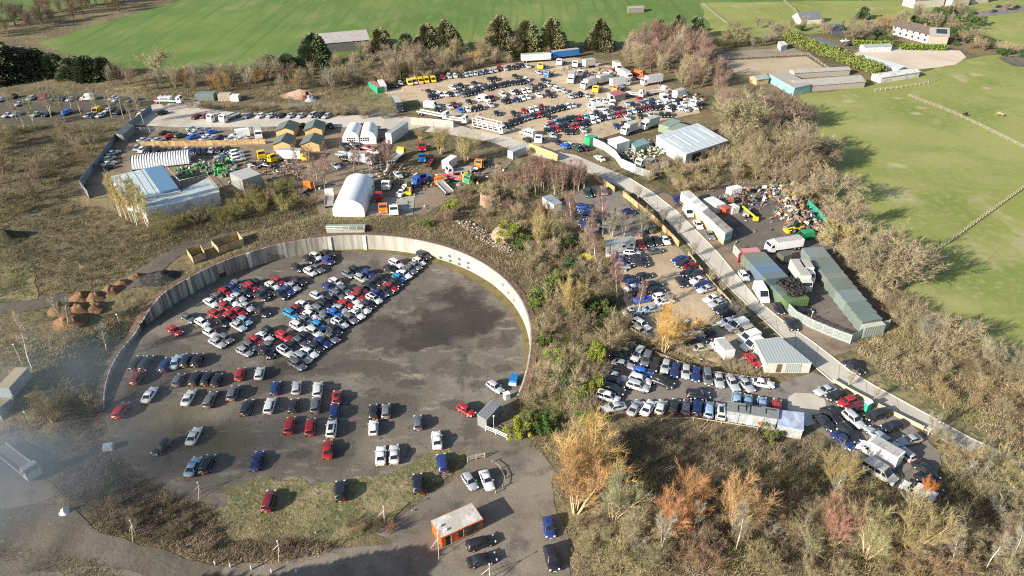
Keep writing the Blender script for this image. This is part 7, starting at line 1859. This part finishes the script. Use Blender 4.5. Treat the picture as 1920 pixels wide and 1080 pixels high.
for k, (px, py) in enumerate(((1196, 374), (1243, 418), (1272, 440), (1298, 482), (1333, 530), (1355, 548), (1388, 600), (1372, 592), (1590, 725), (1638, 752), (1170, 445), (1147, 445), (1205, 440))):
    at('bare', 'young_tree', px, py, py - (26 if k < 10 else 42), GREYT, (.5, .45, .36), ["young bare tree on the road verge, first from the birch clump", "young bare tree on the verge below the long golden fence", "young bare tree on the verge near the fence's lower end", "young bare tree at the gravel lot's upper gate", "young bare tree behind the fence row's red car", "young bare tree behind the fence row's white cars", "young bare tree behind the fence row's vans", "twiggy young tree behind the fence row's dark cars", "young reddish tree on the verge by the yellow wall, upper", "young reddish tree on the verge by the yellow wall, lower",
              "bare grey tree behind the white cabin", "smaller bare grey tree left of the white cabin", "pale twiggy tree above the maroon and black cars"][k], "tree", "young trees on the road verge" if k < 10 else "bare trees behind the white cabin", .8)
# ivy and green bushes
for (px, py, yt, w, lb, t) in ((952, 452, 418, 1.2, "large ivy-clad bush over the brick dome", (.17, .21, .03)), (977, 470, 446, .9, "dark green ivy bush right of the brick dome", (.07, .14, .02)), (906, 366, 346, 1.5, "yellow-green bush behind the brick kiln", (.2, .22, .04)), (1048, 684, 654, .9, "bright green bush standing alone right of the wall", (.25, .3, .02)),
                           (1114, 690, 640, .45, "tall ivy column, upper part of the ivy-clad trunk", (.2, .23, .03)), (1005, 575, 562, 1.2, "low green bush on the slope beside the wall", (.14, .22, .03)), (1060, 585, 572, 1.0, "low green bush near the straw-coloured bush", (.15, .22, .03)), (973, 822, 788, .8, "bright yellow-green bush beside the entrance lane", (.27, .32, .02)),
                           (1024, 812, 778, .7, "dark ivy-green bush right of the yellow-green one", (.06, .13, .02)), (1442, 826, 808, 1.2, "green and yellow bush below the site office", (.15, .2, .03)), (1118, 738, 705, .7, "lower ivy mass at the foot of the ivy-clad trunk", (.19, .22, .03)), (800, 425, 414, 1.5, "green tangle on the brow above the wall", (.12, .19, .03)), (846, 400, 375, .9, "thin bright green shrub below the orange ramps", (.2, .27, .03)),
                           (1058, 470, 440, 1.0, "dark leafy shrub in the scrub above the boat", (.06, .1, .03)), (1075, 505, 478, 1.2, "dark leafy shrub left of the yellow boat", (.06, .11, .04))):
    at('leafy', 'ivy_bush', px, py, yt, t, BK, lb, "bush", None, w)
# evergreen hedge behind the stables: one hedge
P0, P1 = G2((1474, 76)), G2((1652, 142))
v = Veg(5); Lh = math.hypot(P1[0] - P0[0], P1[1] - P0[1])
for k in range(9000):
    t = v.r.random(); p = Vector((P0[0] + (P1[0] - P0[0]) * t, P0[1] + (P1[1] - P0[1]) * t, PLAT))
    a = v.r.uniform(0, math.pi); rd = 3.2 * (v.r.random() ** .3) * (1 + .25 * mnoise.noise(Vector((t * 30, a, 0))))
    nx, ny = -(P1[1] - P0[1]) / Lh, (P1[0] - P0[0]) / Lh
    p += Vector((nx * rd * math.cos(a), ny * rd * math.cos(a), 4.6 * math.sin(a) ** .7 * rd / 3.2))
    v.leaf(p, v.r.uniform(.25, .6))
o = link("evergreen_hedge", big_mesh("evergreen_hedge", [tuple(q) for q in v.tv], v.tf, M_leaf)); o.color = (.15, .19, .045, 1); tag(o, "long thick yellow-green evergreen hedge between the arenas and stone yard", "hedge")
for (a, b, lb) in (((1600, 86), (1668, 88), "clipped green hedge behind the white shed with dark roof"), ((1688, 93), (1770, 94), "clipped bright green hedge along the terrace gardens")):
    P0, P1 = G2(a), G2(b); v = Veg(6)
    for k in range(2500):
        t = v.r.random(); v.leaf(Vector((P0[0] + (P1[0] - P0[0]) * t + v.r.gauss(0, .8), P0[1] + (P1[1] - P0[1]) * t + v.r.gauss(0, .8), PLAT + v.r.random() ** .7 * 2.6)), v.r.uniform(.2, .5))
    o = link("clipped_hedge", big_mesh("clipped_hedge", [tuple(q) for q in v.tv], v.tf, M_leaf)); o.color = (.13, .19, .03, 1); tag(o, lb, "hedge")

# ---- thickets: shrubs and small bare trees scattered through outlined areas
BLOCK = [(c['x'], c['y'], 2.6) for c in near if not (1130 < c['px'] < 1180 and c['py'] < 470)]
def scatter(pix, n, kinds, label, group, seed, mind=2.2, hr=(2, 4), cat=None, mass=None):
    rr = random.Random(seed)
    P = [G2(p) for p in pix]; xs = [p[0] for p in P]; ys = [p[1] for p in P]
    got = []; tries = 0
    while len(got) < n and tries < n * 60:
        tries += 1
        x, y = rr.uniform(min(xs), max(xs)), rr.uniform(min(ys), max(ys))
        if not in_poly(x, y, P) or math.hypot(x - BX, y - BY) < BR + 2: continue
        if any((x - a) ** 2 + (y - b) ** 2 < mind * mind for a, b in got): continue
        if any((x - a) ** 2 + (y - b) ** 2 < r_ * r_ for a, b, r_ in BLOCK): continue
        got.append((x, y))
        k, t, nm = rr.choice(kinds)
        h = rr.uniform(*hr) * (1.5 if k in ('bare', 'birch') else 1)
        if mass: MASS.append((k, x, y, h, t, rr.randrange(3), rr.uniform(0, 6.28))); continue
        plant(k, {'shrub': 'bare_shrub', 'bare': 'bare_tree', 'willow': 'willow_tree', 'birch': 'birch_tree', 'leafy': 'evergreen_bush'}[k], x, y, h, t, BK if k != 'birch' else BKW, nm + " " + label, {'shrub': 'shrub', 'bare': 'tree', 'willow': 'tree', 'birch': 'birch', 'leafy': 'bush'}[k], group, rr.uniform(.9, 1.3))
M_cover, n_, l_, b_ = new_mat("ground cover blades")
a_ = n_.new("ShaderNodeAttribute"); a_.attribute_name = "tone"; l_.new(a_.outputs["Color"], b_.inputs["Base Color"]); b_.inputs["Roughness"].default_value = .9; b_.inputs["Specular IOR Level"].default_value = .15
gr = np.random.default_rng(11)
MASS = []
def flush_mass(name, label):
    VV, FF, TT, o_ = [], [], [], 0
    for k, x, y, h, t, i, a in MASS:
        base = {'shrub': 3.6, 'bare': 8.2, 'leafy': 2.8}[k]; s = h / base
        for me, col in zip(PROTO[k][i], (BK, t)):
            if me is None: continue
            V = np.empty(len(me.vertices) * 3, np.float32); me.vertices.foreach_get("co", V); V = V.reshape(-1, 3) * s
            Fc = np.empty(len(me.loops), np.int32); me.loops.foreach_get("vertex_index", Fc)
            ca, sa = math.cos(a), math.sin(a)
            VV.append(np.stack([V[:, 0] * ca - V[:, 1] * sa + x, V[:, 0] * sa + V[:, 1] * ca + y, V[:, 2] + height(x, y)], 1)); FF.append(Fc.reshape(-1, 3) + o_); o_ += len(V)
            c = np.ones((len(V), 4)); c[:, :3] = np.array(col) * gr.uniform(.7, 1.25, len(V))[:, None]; TT.append(c)
    o = link(name, big_mesh(name, np.concatenate(VV), np.concatenate(FF), M_cover, colors=np.concatenate(TT))); MASS.clear()
    return tag(o, label, None, None, "stuff")
S_ = lambda t, nm: ('shrub', t, nm)
B_ = lambda t, nm: ('bare', t, nm)
scatter([(990, 480), (1060, 435), (1125, 505), (1150, 570), (1180, 640), (1135, 660), (1100, 750), (1120, 790), (1040, 850), (1000, 810), (975, 745), (1000, 660), (1000, 590)], 62, [S_(OLIVE, "olive bare shrub"), S_(TAN, "tan bare shrub"), S_(BROWN, "brown bare shrub"), B_(TAN, "tan bare tree"), S_(STRAW, "straw-coloured bare shrub"), ('leafy', (.06, .09, .035), "dark green shrub"), ('leafy', (.13, .17, .04), "ivy-green shrub")], "in the scrub right of the round wall", "scrub right of the round wall", 1, 2.4, (2, 4.6))
scatter([(1110, 800), (1360, 808), (1500, 815), (1600, 880), (1640, 930), (1400, 925), (1180, 915), (1110, 870)], 30, [S_((.2, .15, .095), "brown bare shrub"), S_(DKBR, "dark brown bare shrub"), S_((.3, .24, .15), "tan bare shrub"), S_((.22, .2, .1), "olive-brown bare shrub")], "on the brambly ground below the site office", "low shrubs below the site office", 22, 3.2, (1.2, 2.3))
scatter([(1062, 985), (1200, 960), (1400, 945), (1640, 950), (1780, 945), (1930, 905), (1930, 1095), (1085, 1095)], 78, [S_((.3, .255, .14), "olive bare shrub"), S_((.27, .23, .125), "dull olive bare shrub"), S_(BROWN, "brown bare shrub"), S_((.37, .295, .175), "tan bare shrub"), S_((.32, .21, .13), "russet bare shrub"), B_((.27, .24, .14), "olive bare tree"), S_((.32, .29, .22), "grey bare shrub")], "in the thicket at the lower right", "thicket at the lower right", 2, 2.3, (1.9, 3.6))
scatter([(1700, 800), (1930, 905), (1930, 950), (1800, 930), (1770, 860)], 16, [S_((.38, .31, .15), "golden bare shrub"), S_(OLIVE, "olive bare shrub")], "along the lower road edge", "shrubs along the lower road", 12, 2.2, (2, 4))
scatter([(720, 420), (800, 420), (870, 355), (900, 345), (960, 330), (1000, 310), (1100, 345), (1040, 380), (1085, 430), (1050, 430), (985, 470), (960, 420), (880, 420)], 36, [S_(OLIVE, "olive bare shrub"), S_(TAN, "tan bare shrub"), S_(PURP, "purple-brown bare shrub"), B_(TAN, "tan bare tree")], "in the scrub round the kiln and dome", "scrub round the kiln and dome", 3, 2.4, (2, 4.2))
scatter([(200, 160), (290, 150), (480, 142), (600, 128), (700, 114), (960, 106), (1060, 100), (970, 113), (850, 137), (720, 160), (600, 176), (480, 176), (300, 176)], 78, [B_(TAN, "tan bare tree"), B_(BROWN, "brown bare tree"), B_(OLIVE, "olive bare tree"), S_((.36, .22, .09), "russet bare shrub"), B_(GREYT, "grey bare tree")], "in the belt between the far field and the yards", "belt of bare trees below the far field", 4, 3.5, (4, 6))
scatter([(640, 160), (700, 150), (850, 128), (965, 112), (968, 118), (850, 143), (725, 163)], 26, [S_(STRAW, "straw-coloured bare shrub"), S_(TAN, "tan bare shrub")], "on the bank behind the yellow vans", "shrubs behind the yellow vans", 5, 2.6, (2.5, 4), mass=True)
scatter([(1145, 108), (1210, 72), (1300, 82), (1340, 120), (1360, 190), (1400, 230), (1345, 225), (1332, 185), (1240, 150)], 54, [B_((.29, .2, .155), "purplish bare tree"), B_(PURP, "purple-brown bare tree"), B_(TAN, "tan bare tree")], "in the bare wood right of the far yard", "bare wood right of the far yard", 6, 3.6, (5, 7))
scatter([(1335, 228), (1400, 250), (1470, 300), (1520, 370), (1500, 392), (1440, 345), (1380, 318), (1368, 262)], 28, [B_(OLIVE, "olive bare tree"), B_(BROWN, "brown bare tree"), S_(TAN, "tan bare shrub")], "in the belt along the meadow's edge", "belt along the meadow's edge", 7, 3.4, (4.5, 7.5))
scatter([(1190, 335), (1290, 298), (1370, 275), (1435, 340), (1370, 343), (1290, 366), (1240, 352)], 38, [S_((.33, .27, .16), "straw-tan bare shrub"), S_(TAN, "tan bare shrub"), S_(OLIVE, "olive bare shrub"), S_((.33, .27, .14), "golden bare shrub")], "on the bank below the canopy", "shrubs on the bank below the canopy", 8, 2.6, (2.2, 3.8))
scatter([(1560, 440), (1610, 490), (1700, 570), (1790, 645), (1900, 695), (1930, 712), (1930, 740), (1840, 700), (1720, 650), (1672, 600), (1600, 520)], 52, [S_(OLIVE, "olive bare shrub"), S_(TAN, "tan bare shrub"), S_(BROWN, "brown bare shrub"), B_(GREYT, "grey bare tree")], "in the hedge line along the right meadow", "hedge line along the right meadow", 9, 2.4, (2.2, 4))
scatter([(1620, 660), (1700, 660), (1930, 755), (1930, 850), (1800, 785), (1680, 712)], 14, [S_((.34, .25, .13), "tan dead shrub"), S_(OLIVE, "olive bare shrub")], "on the bracken bank beyond the road", "shrubs on the bracken bank", 10, 3, (1.4, 2.6), mass=True)
scatter([(-30, 262), (180, 262), (205, 300), (150, 350), (100, 420), (-30, 430)], 16, [S_((.16, .145, .075), "dark olive shrub"), S_(DKBR, "dark brown shrub")], "on the rough field at the left", "shrubs on the rough field", 11, 4, (1.6, 3.4), mass=True)
scatter([(280, 424), (420, 385), (490, 350), (560, 355), (590, 380), (560, 395), (480, 405), (400, 425), (310, 445)], 30, [S_((.3, .27, .1), "olive bare shrub"), S_((.2, .2, .07), "green-brown shrub"), S_(BROWN, "brown bare shrub")], "below the left hall", "shrubs below the left hall", 13, 2.6, (2.2, 4))
scatter([(-40, 78), (340, -2), (340, -22), (-40, 42)], 44, [B_((.17, .13, .1), "dark brown bare tree"), B_(BROWN, "brown bare tree")], "in the hedgerow across the top left", "hedgerow across the top left", 14, 4, (5, 7))
scatter([(280, 200), (640, 208), (740, 222), (700, 224), (540, 214), (400, 206)], 30, [S_((.24, .19, .12), "grey-brown bare shrub"), S_(STRAW, "straw-coloured bare shrub")], "in the strip behind the grey road's parked cars", "shrubs behind the grey road", 15, 2.6, (1.8, 3), mass=True)
scatter([(1775, 86), (1800, 70), (1850, 78), (1925, 108), (1900, 112), (1840, 98)], 22, [S_(TAN, "tan bare shrub"), S_(BROWN, "brown bare shrub"), ('leafy', (.06, .1, .03), "dark green bush")], "behind the stone yard's right corner", "shrubs behind the stone yard", 16, 2.6, (2.5, 4.5), mass=True)
scatter([(1335, 84), (1440, 76), (1470, 84), (1344, 96)], 18, [S_(BROWN, "brown bare shrub"), B_(GREYT, "grey bare tree"), S_((.12, .14, .05), "dark green-brown shrub")], "in the hedge above the arenas", "hedge above the arenas", 17, 3, (2.5, 4), mass=True)
scatter([(1195, 640), (1290, 668), (1350, 690), (1420, 706), (1420, 700), (1350, 672), (1260, 650)], 20, [S_(STRAW, "straw-coloured dead shrub")], "on the bank above the tarmac car park", "dead shrubs above the tarmac car park", 18, 1.6, (1.2, 1.9), mass=True)
scatter([(985, 300), (1090, 345), (1100, 350), (1000, 340)], 14, [S_(PURP, "purple-brown bare shrub"), S_((.32, .2, .11), "russet bare shrub")], "under the birch clump", "shrubs under the birch clump", 19, 2.2, (2, 3.2), mass=True)
scatter([(160, 905), (400, 905), (420, 960), (410, 1040), (330, 1030), (220, 990)], 22, [S_((.24, .19, .13), "grey-brown dead shrub"), S_(DKBR, "dark brown dead shrub")], "in the dead bracken below the round yard", "dead shrubs below the round yard", 20, 2.2, (1.0, 1.9), mass=True)
scatter([(640, 990), (730, 975), (735, 1010), (660, 1020)], 6, [S_((.3, .18, .11), "russet dead shrub"), S_(DKBR, "dark brown dead shrub")], "left of the orange cabin", "dead shrubs left of the orange cabin", 21, 1.6, (1.2, 2), mass=True)

flush_mass("undergrowth", "low bare shrubs massed along banks, hedges and yard edges")
scatter([(-30, 250), (120, 245), (225, 245), (190, 300), (100, 380), (-30, 400)], 14, [B_((.24, .19, .13), "dark bare tree"), B_((.27, .225, .14), "olive-brown bare tree")], "in the rough woodland at the far left", "rough woodland at the far left", 30, 4.5, (3.2, 5.5))
scatter([(1550, 60), (1660, 50), (1690, 92), (1600, 80), (1590, 70)], 20, [B_((.27, .22, .15), "grey-brown bare tree"), ('leafy', (.07, .1, .03), "dark green bush")], "in the gardens left of the terrace", "gardens left of the terrace", 32, 3, (3, 5))
scatter([(1690, 40), (1790, 20), (1840, 50), (1800, 75)], 24, [B_((.27, .22, .15), "grey-brown bare tree"), ('leafy', (.07, .11, .03), "dark green bush")], "in the gardens behind the terrace", "gardens behind the terrace", 33, 3, (3, 5.5))
scatter([(1350, 60), (1480, 55), (1560, 70), (1540, 60), (1460, 48)], 9, [B_((.27, .22, .15), "grey-brown bare tree")], "along the paddock hedge above the arenas", "paddock hedge above the arenas", 34, 3, (3, 4.5))
# ---- ground cover nobody could count: dead grass, bracken, brambles
def cover(name, label, pix, dens, hgt, cols, seed, blades=14, spread=.55, lean=.8, width=.035, dirx=0.0):
    P = [G2(p) for p in pix]; xs = [p[0] for p in P]; ys = [p[1] for p in P]
    area = abs(sum(P[i][0] * P[(i + 1) % len(P)][1] - P[(i + 1) % len(P)][0] * P[i][1] for i in range(len(P)))) / 2
    n = int(area * dens); pts_ = []
    rr = random.Random(seed)
    while len(pts_) < n:
        x, y = rr.uniform(min(xs), max(xs)), rr.uniform(min(ys), max(ys))
        if in_poly(x, y, P) and math.hypot(x - BX, y - BY) > BR + 1.0: pts_.append((x, y, height(x, y)))
    C = np.array(pts_); n = len(C)
    cl = np.array([mnoise.noise(Vector((x * .08, y * .08, seed))) + .5 * mnoise.noise(Vector((x * .3, y * .3, seed))) for x, y, _ in pts_])
    B = np.repeat(C, blades, 0); m = len(B)
    B[:, 0] += gr.normal(0, spread, m); B[:, 1] += gr.normal(0, spread, m); B[:, 2] -= .05
    hs = np.repeat(np.clip(1 + cl * 1.2, .3, 2), blades) * hgt * gr.uniform(.5, 1.3, m)
    D = np.stack([gr.normal(dirx, lean, m), gr.normal(dirx * .6, lean, m), np.abs(gr.normal(.9, .35, m))], 1); D /= np.linalg.norm(D, axis=1)[:, None]
    S = np.cross(D, gr.normal(0, 1, (m, 3))); S /= np.linalg.norm(S, axis=1)[:, None]; S *= width * gr.uniform(.6, 1.5, m)[:, None]
    V = np.empty((m * 3, 3)); V[0::3] = B - S; V[1::3] = B + S; V[2::3] = B + D * hs[:, None]
    Fc = np.arange(m * 3).reshape(-1, 3)
    cols = np.array(cols); ci = np.clip(((cl + .6) / 1.2 * len(cols) + gr.normal(0, .6, n)).astype(int), 0, len(cols) - 1)
    tone = cols[np.repeat(ci, blades)] * gr.uniform(.65, 1.25, m)[:, None]
    tn = np.ones((m * 3, 4)); tn[:, :3] = np.repeat(tone, 3, 0); tn[:, 3] = .9
    o = link(name, big_mesh(name, V, Fc, M_cover, colors=tn)); return tag(o, label, None, None, "stuff")
C_STR = [(.1, .094, .045), (.17, .14, .08), (.27, .22, .13), (.33, .27, .165), (.21, .165, .1)]
C_GRN = [(.09, .11, .03), (.15, .15, .05), (.22, .19, .08), (.33, .27, .14)]
C_DRK = [(.066, .062, .036), (.11, .094, .056), (.165, .135, .085), (.115, .115, .05), (.22, .175, .11)]
C_BRK = [(.085, .068, .046), (.16, .125, .084), (.25, .195, .135), (.33, .265, .185), (.19, .135, .09)]
C_RED = [(.18, .14, .075), (.3, .22, .125), (.38, .3, .18), (.42, .35, .21), (.24, .21, .1)]
cover("dry_grass", "dry straw grass and brambles on the bank behind the round wall", [(470, 440), (610, 405), (700, 405), (860, 420), (985, 475), (1000, 560), (1010, 640), (985, 560), (900, 490), (780, 447), (680, 436), (600, 440), (480, 470)], 2.2, .75, C_STR, 1)
cover("dry_grass", "streaked dry grass on the slope left of the round wall", [(0, 640), (120, 640), (260, 560), (420, 480), (480, 455), (480, 470), (340, 525), (250, 590), (205, 660), (190, 770), (110, 720), (50, 690)], 2.2, .8, C_GRN + C_STR[2:4], 2, dirx=.7)
cover("rough_grass", "dark tussocky grass over the rough field at the left", [(-60, 300), (150, 380), (230, 400), (300, 440), (480, 420), (420, 455), (330, 462), (235, 520), (160, 545), (60, 562), (-60, 575)], 1.3, .7, C_DRK, 3, lean=1.1)
cover("rough_grass", "dark tussocky grass at the far left under the trees", [(-60, 235), (240, 240), (150, 350), (150, 378), (-60, 300)], .9, .8, C_DRK, 4)
cover("bracken", "grey-brown dead bracken below the round yard", [(95, 905), (185, 830), (230, 870), (410, 900), (405, 960), (430, 1015), (560, 1015), (640, 1025), (560, 1046), (420, 1058), (330, 1036), (190, 995), (128, 945)], 4.5, .7, C_BRK, 5, 12, lean=.9, dirx=.5)
cover("rough_grass", "mossy rough ground in the smoke left of the round yard", [(0, 790), (60, 740), (185, 780), (200, 830), (95, 905), (50, 870), (0, 860)], 1.5, .6, C_DRK, 6)
cover("dry_grass", "straw and bramble floor of the scrub right of the round wall", [(985, 480), (1060, 430), (1125, 500), (1160, 560), (1190, 640), (1140, 660), (1105, 755), (1130, 790), (1045, 870), (1000, 835), (960, 745), (1005, 650), (1000, 570)], 2.4, .8, C_STR + [(.12, .14, .04)], 7)
cover("bramble", "tangled brown bramble floor of the thicket at the lower right", [(1045, 890), (1130, 795), (1360, 800), (1510, 815), (1620, 880), (1740, 950), (1780, 900), (1930, 890), (1930, 1100), (1075, 1100), (1062, 1000)], 2.6, .8, C_BRK + [(.2, .18, .075), (.32, .265, .14), (.4, .33, .2)], 8)
cover("bracken", "tan and rust dead bracken on the bank beyond the road", [(1600, 655), (1680, 612), (1800, 690), (1960, 735), (1960, 880), (1830, 805), (1740, 748), (1645, 694)], 2.2, .7, C_RED, 9)
cover("dry_grass", "dry scrub floor round the kiln and birch clump", [(690, 405), (800, 400), (880, 345), (960, 320), (1000, 296), (1110, 345), (1045, 385), (1090, 445), (1050, 430), (985, 470), (880, 430)], 1.8, .7, C_STR, 10)
cover("dry_grass", "pale straw bank between the canopy compound and the scrap yard", [(1190, 338), (1290, 295), (1370, 270), (1440, 342), (1370, 347), (1290, 368), (1240, 356)], 1.6, .8, C_STR, 12)
cover("dry_grass", "dry grass strip above the tarmac car park", [(1170, 622), (1290, 672), (1350, 690), (1440, 704), (1440, 716), (1330, 700), (1260, 680), (1160, 645)], 3.5, .7, C_STR[1:], 13)
cover("turf_blades", "rough grass on the strip below the round yard", [(405, 900), (470, 890), (640, 903), (700, 892), (790, 860), (840, 840), (874, 848), (828, 900), (760, 948), (706, 988), (640, 1020), (430, 1010)], 4.0, .28, [(.09, .12, .03), (.14, .16, .05), (.24, .2, .1), (.3, .26, .15)], 14, 10)
cover("rough_grass", "pale tufted grass at the bottom left corner", [(-60, 1030), (60, 1028), (150, 1045), (230, 1075), (200, 1130), (-60, 1130)], 3.0, .5, C_GRN, 18)
cover("dry_grass", "dry floor of the belt below the far field", [(200, 170), (480, 145), (700, 118), (960, 108), (850, 140), (720, 164), (640, 185), (540, 190), (300, 180)], .8, 1.0, C_STR[:4], 15)
cover("dry_grass", "rough strip along the right meadow's edge", [(1345, 225), (1400, 240), (1500, 300), (1560, 420), (1690, 565), (1900, 690), (1930, 740), (1700, 630), (1560, 450), (1440, 345)], 1.2, .9, C_STR, 16)
cover("bramble", "scattered bramble around the workshop yard's edge", [(280, 430), (420, 385), (480, 352), (590, 362), (600, 400), (480, 432), (320, 455)], 1.8, .8, C_DRK + C_STR[1:3], 17)

# ================================================================ SMOKE drifting over the lower left
sm, n, l, b = new_mat("smoke")
n.remove(b)
out = n["Material Output"]
pv = n.new("ShaderNodeVolumePrincipled"); pv.inputs["Color"].default_value = (.24, .3, .36, 1); pv.inputs["Anisotropy"].default_value = .0
tc = n.new("ShaderNodeTexCoord"); nz = n.new("ShaderNodeTexNoise"); nz.inputs["Scale"].default_value = .045; nz.inputs["Detail"].default_value = 4
l.new(tc.outputs["Object"], nz.inputs["Vector"])
mr = n.new("ShaderNodeMapRange"); mr.inputs[1].default_value = .42; mr.inputs[2].default_value = .68; mr.inputs[3].default_value = 0; mr.inputs[4].default_value = .13
l.new(nz.outputs["Fac"], mr.inputs[0])
ln = n.new("ShaderNodeVectorMath"); ln.operation = 'LENGTH'
mp = n.new("ShaderNodeMapping"); mp.inputs["Scale"].default_value = (1 / 31, 1 / 30, 1 / 12); l.new(tc.outputs["Object"], mp.inputs[0]); l.new(mp.outputs[0], ln.inputs[0])
ed = n.new("ShaderNodeMapRange"); ed.interpolation_type = 'SMOOTHSTEP'; ed.inputs[1].default_value = 1.0; ed.inputs[2].default_value = .1; l.new(ln.outputs["Value"], ed.inputs[0])
mu = n.new("ShaderNodeMath"); mu.operation = 'MULTIPLY'; l.new(mr.outputs[0], mu.inputs[0]); l.new(ed.outputs[0], mu.inputs[1]); l.new(mu.outputs[0], pv.inputs["Density"])
l.new(pv.outputs[0], out.inputs["Volume"])
bm = bmesh.new(); bmesh.ops.create_icosphere(bm, subdivisions=3, radius=1)
for v_ in bm.verts: v_.co = Vector((v_.co.x * 31, v_.co.y * 30, v_.co.z * 12))
me = bpy.data.meshes.new("smoke"); bm.to_mesh(me); bm.free(); me.materials.append(sm)
X_, Y_ = up(50, 845, 8)
o = link("smoke", me, None, (X_, Y_, 11.5)); tag(o, "thin grey smoke drifting over the lower left", None, None, "stuff")
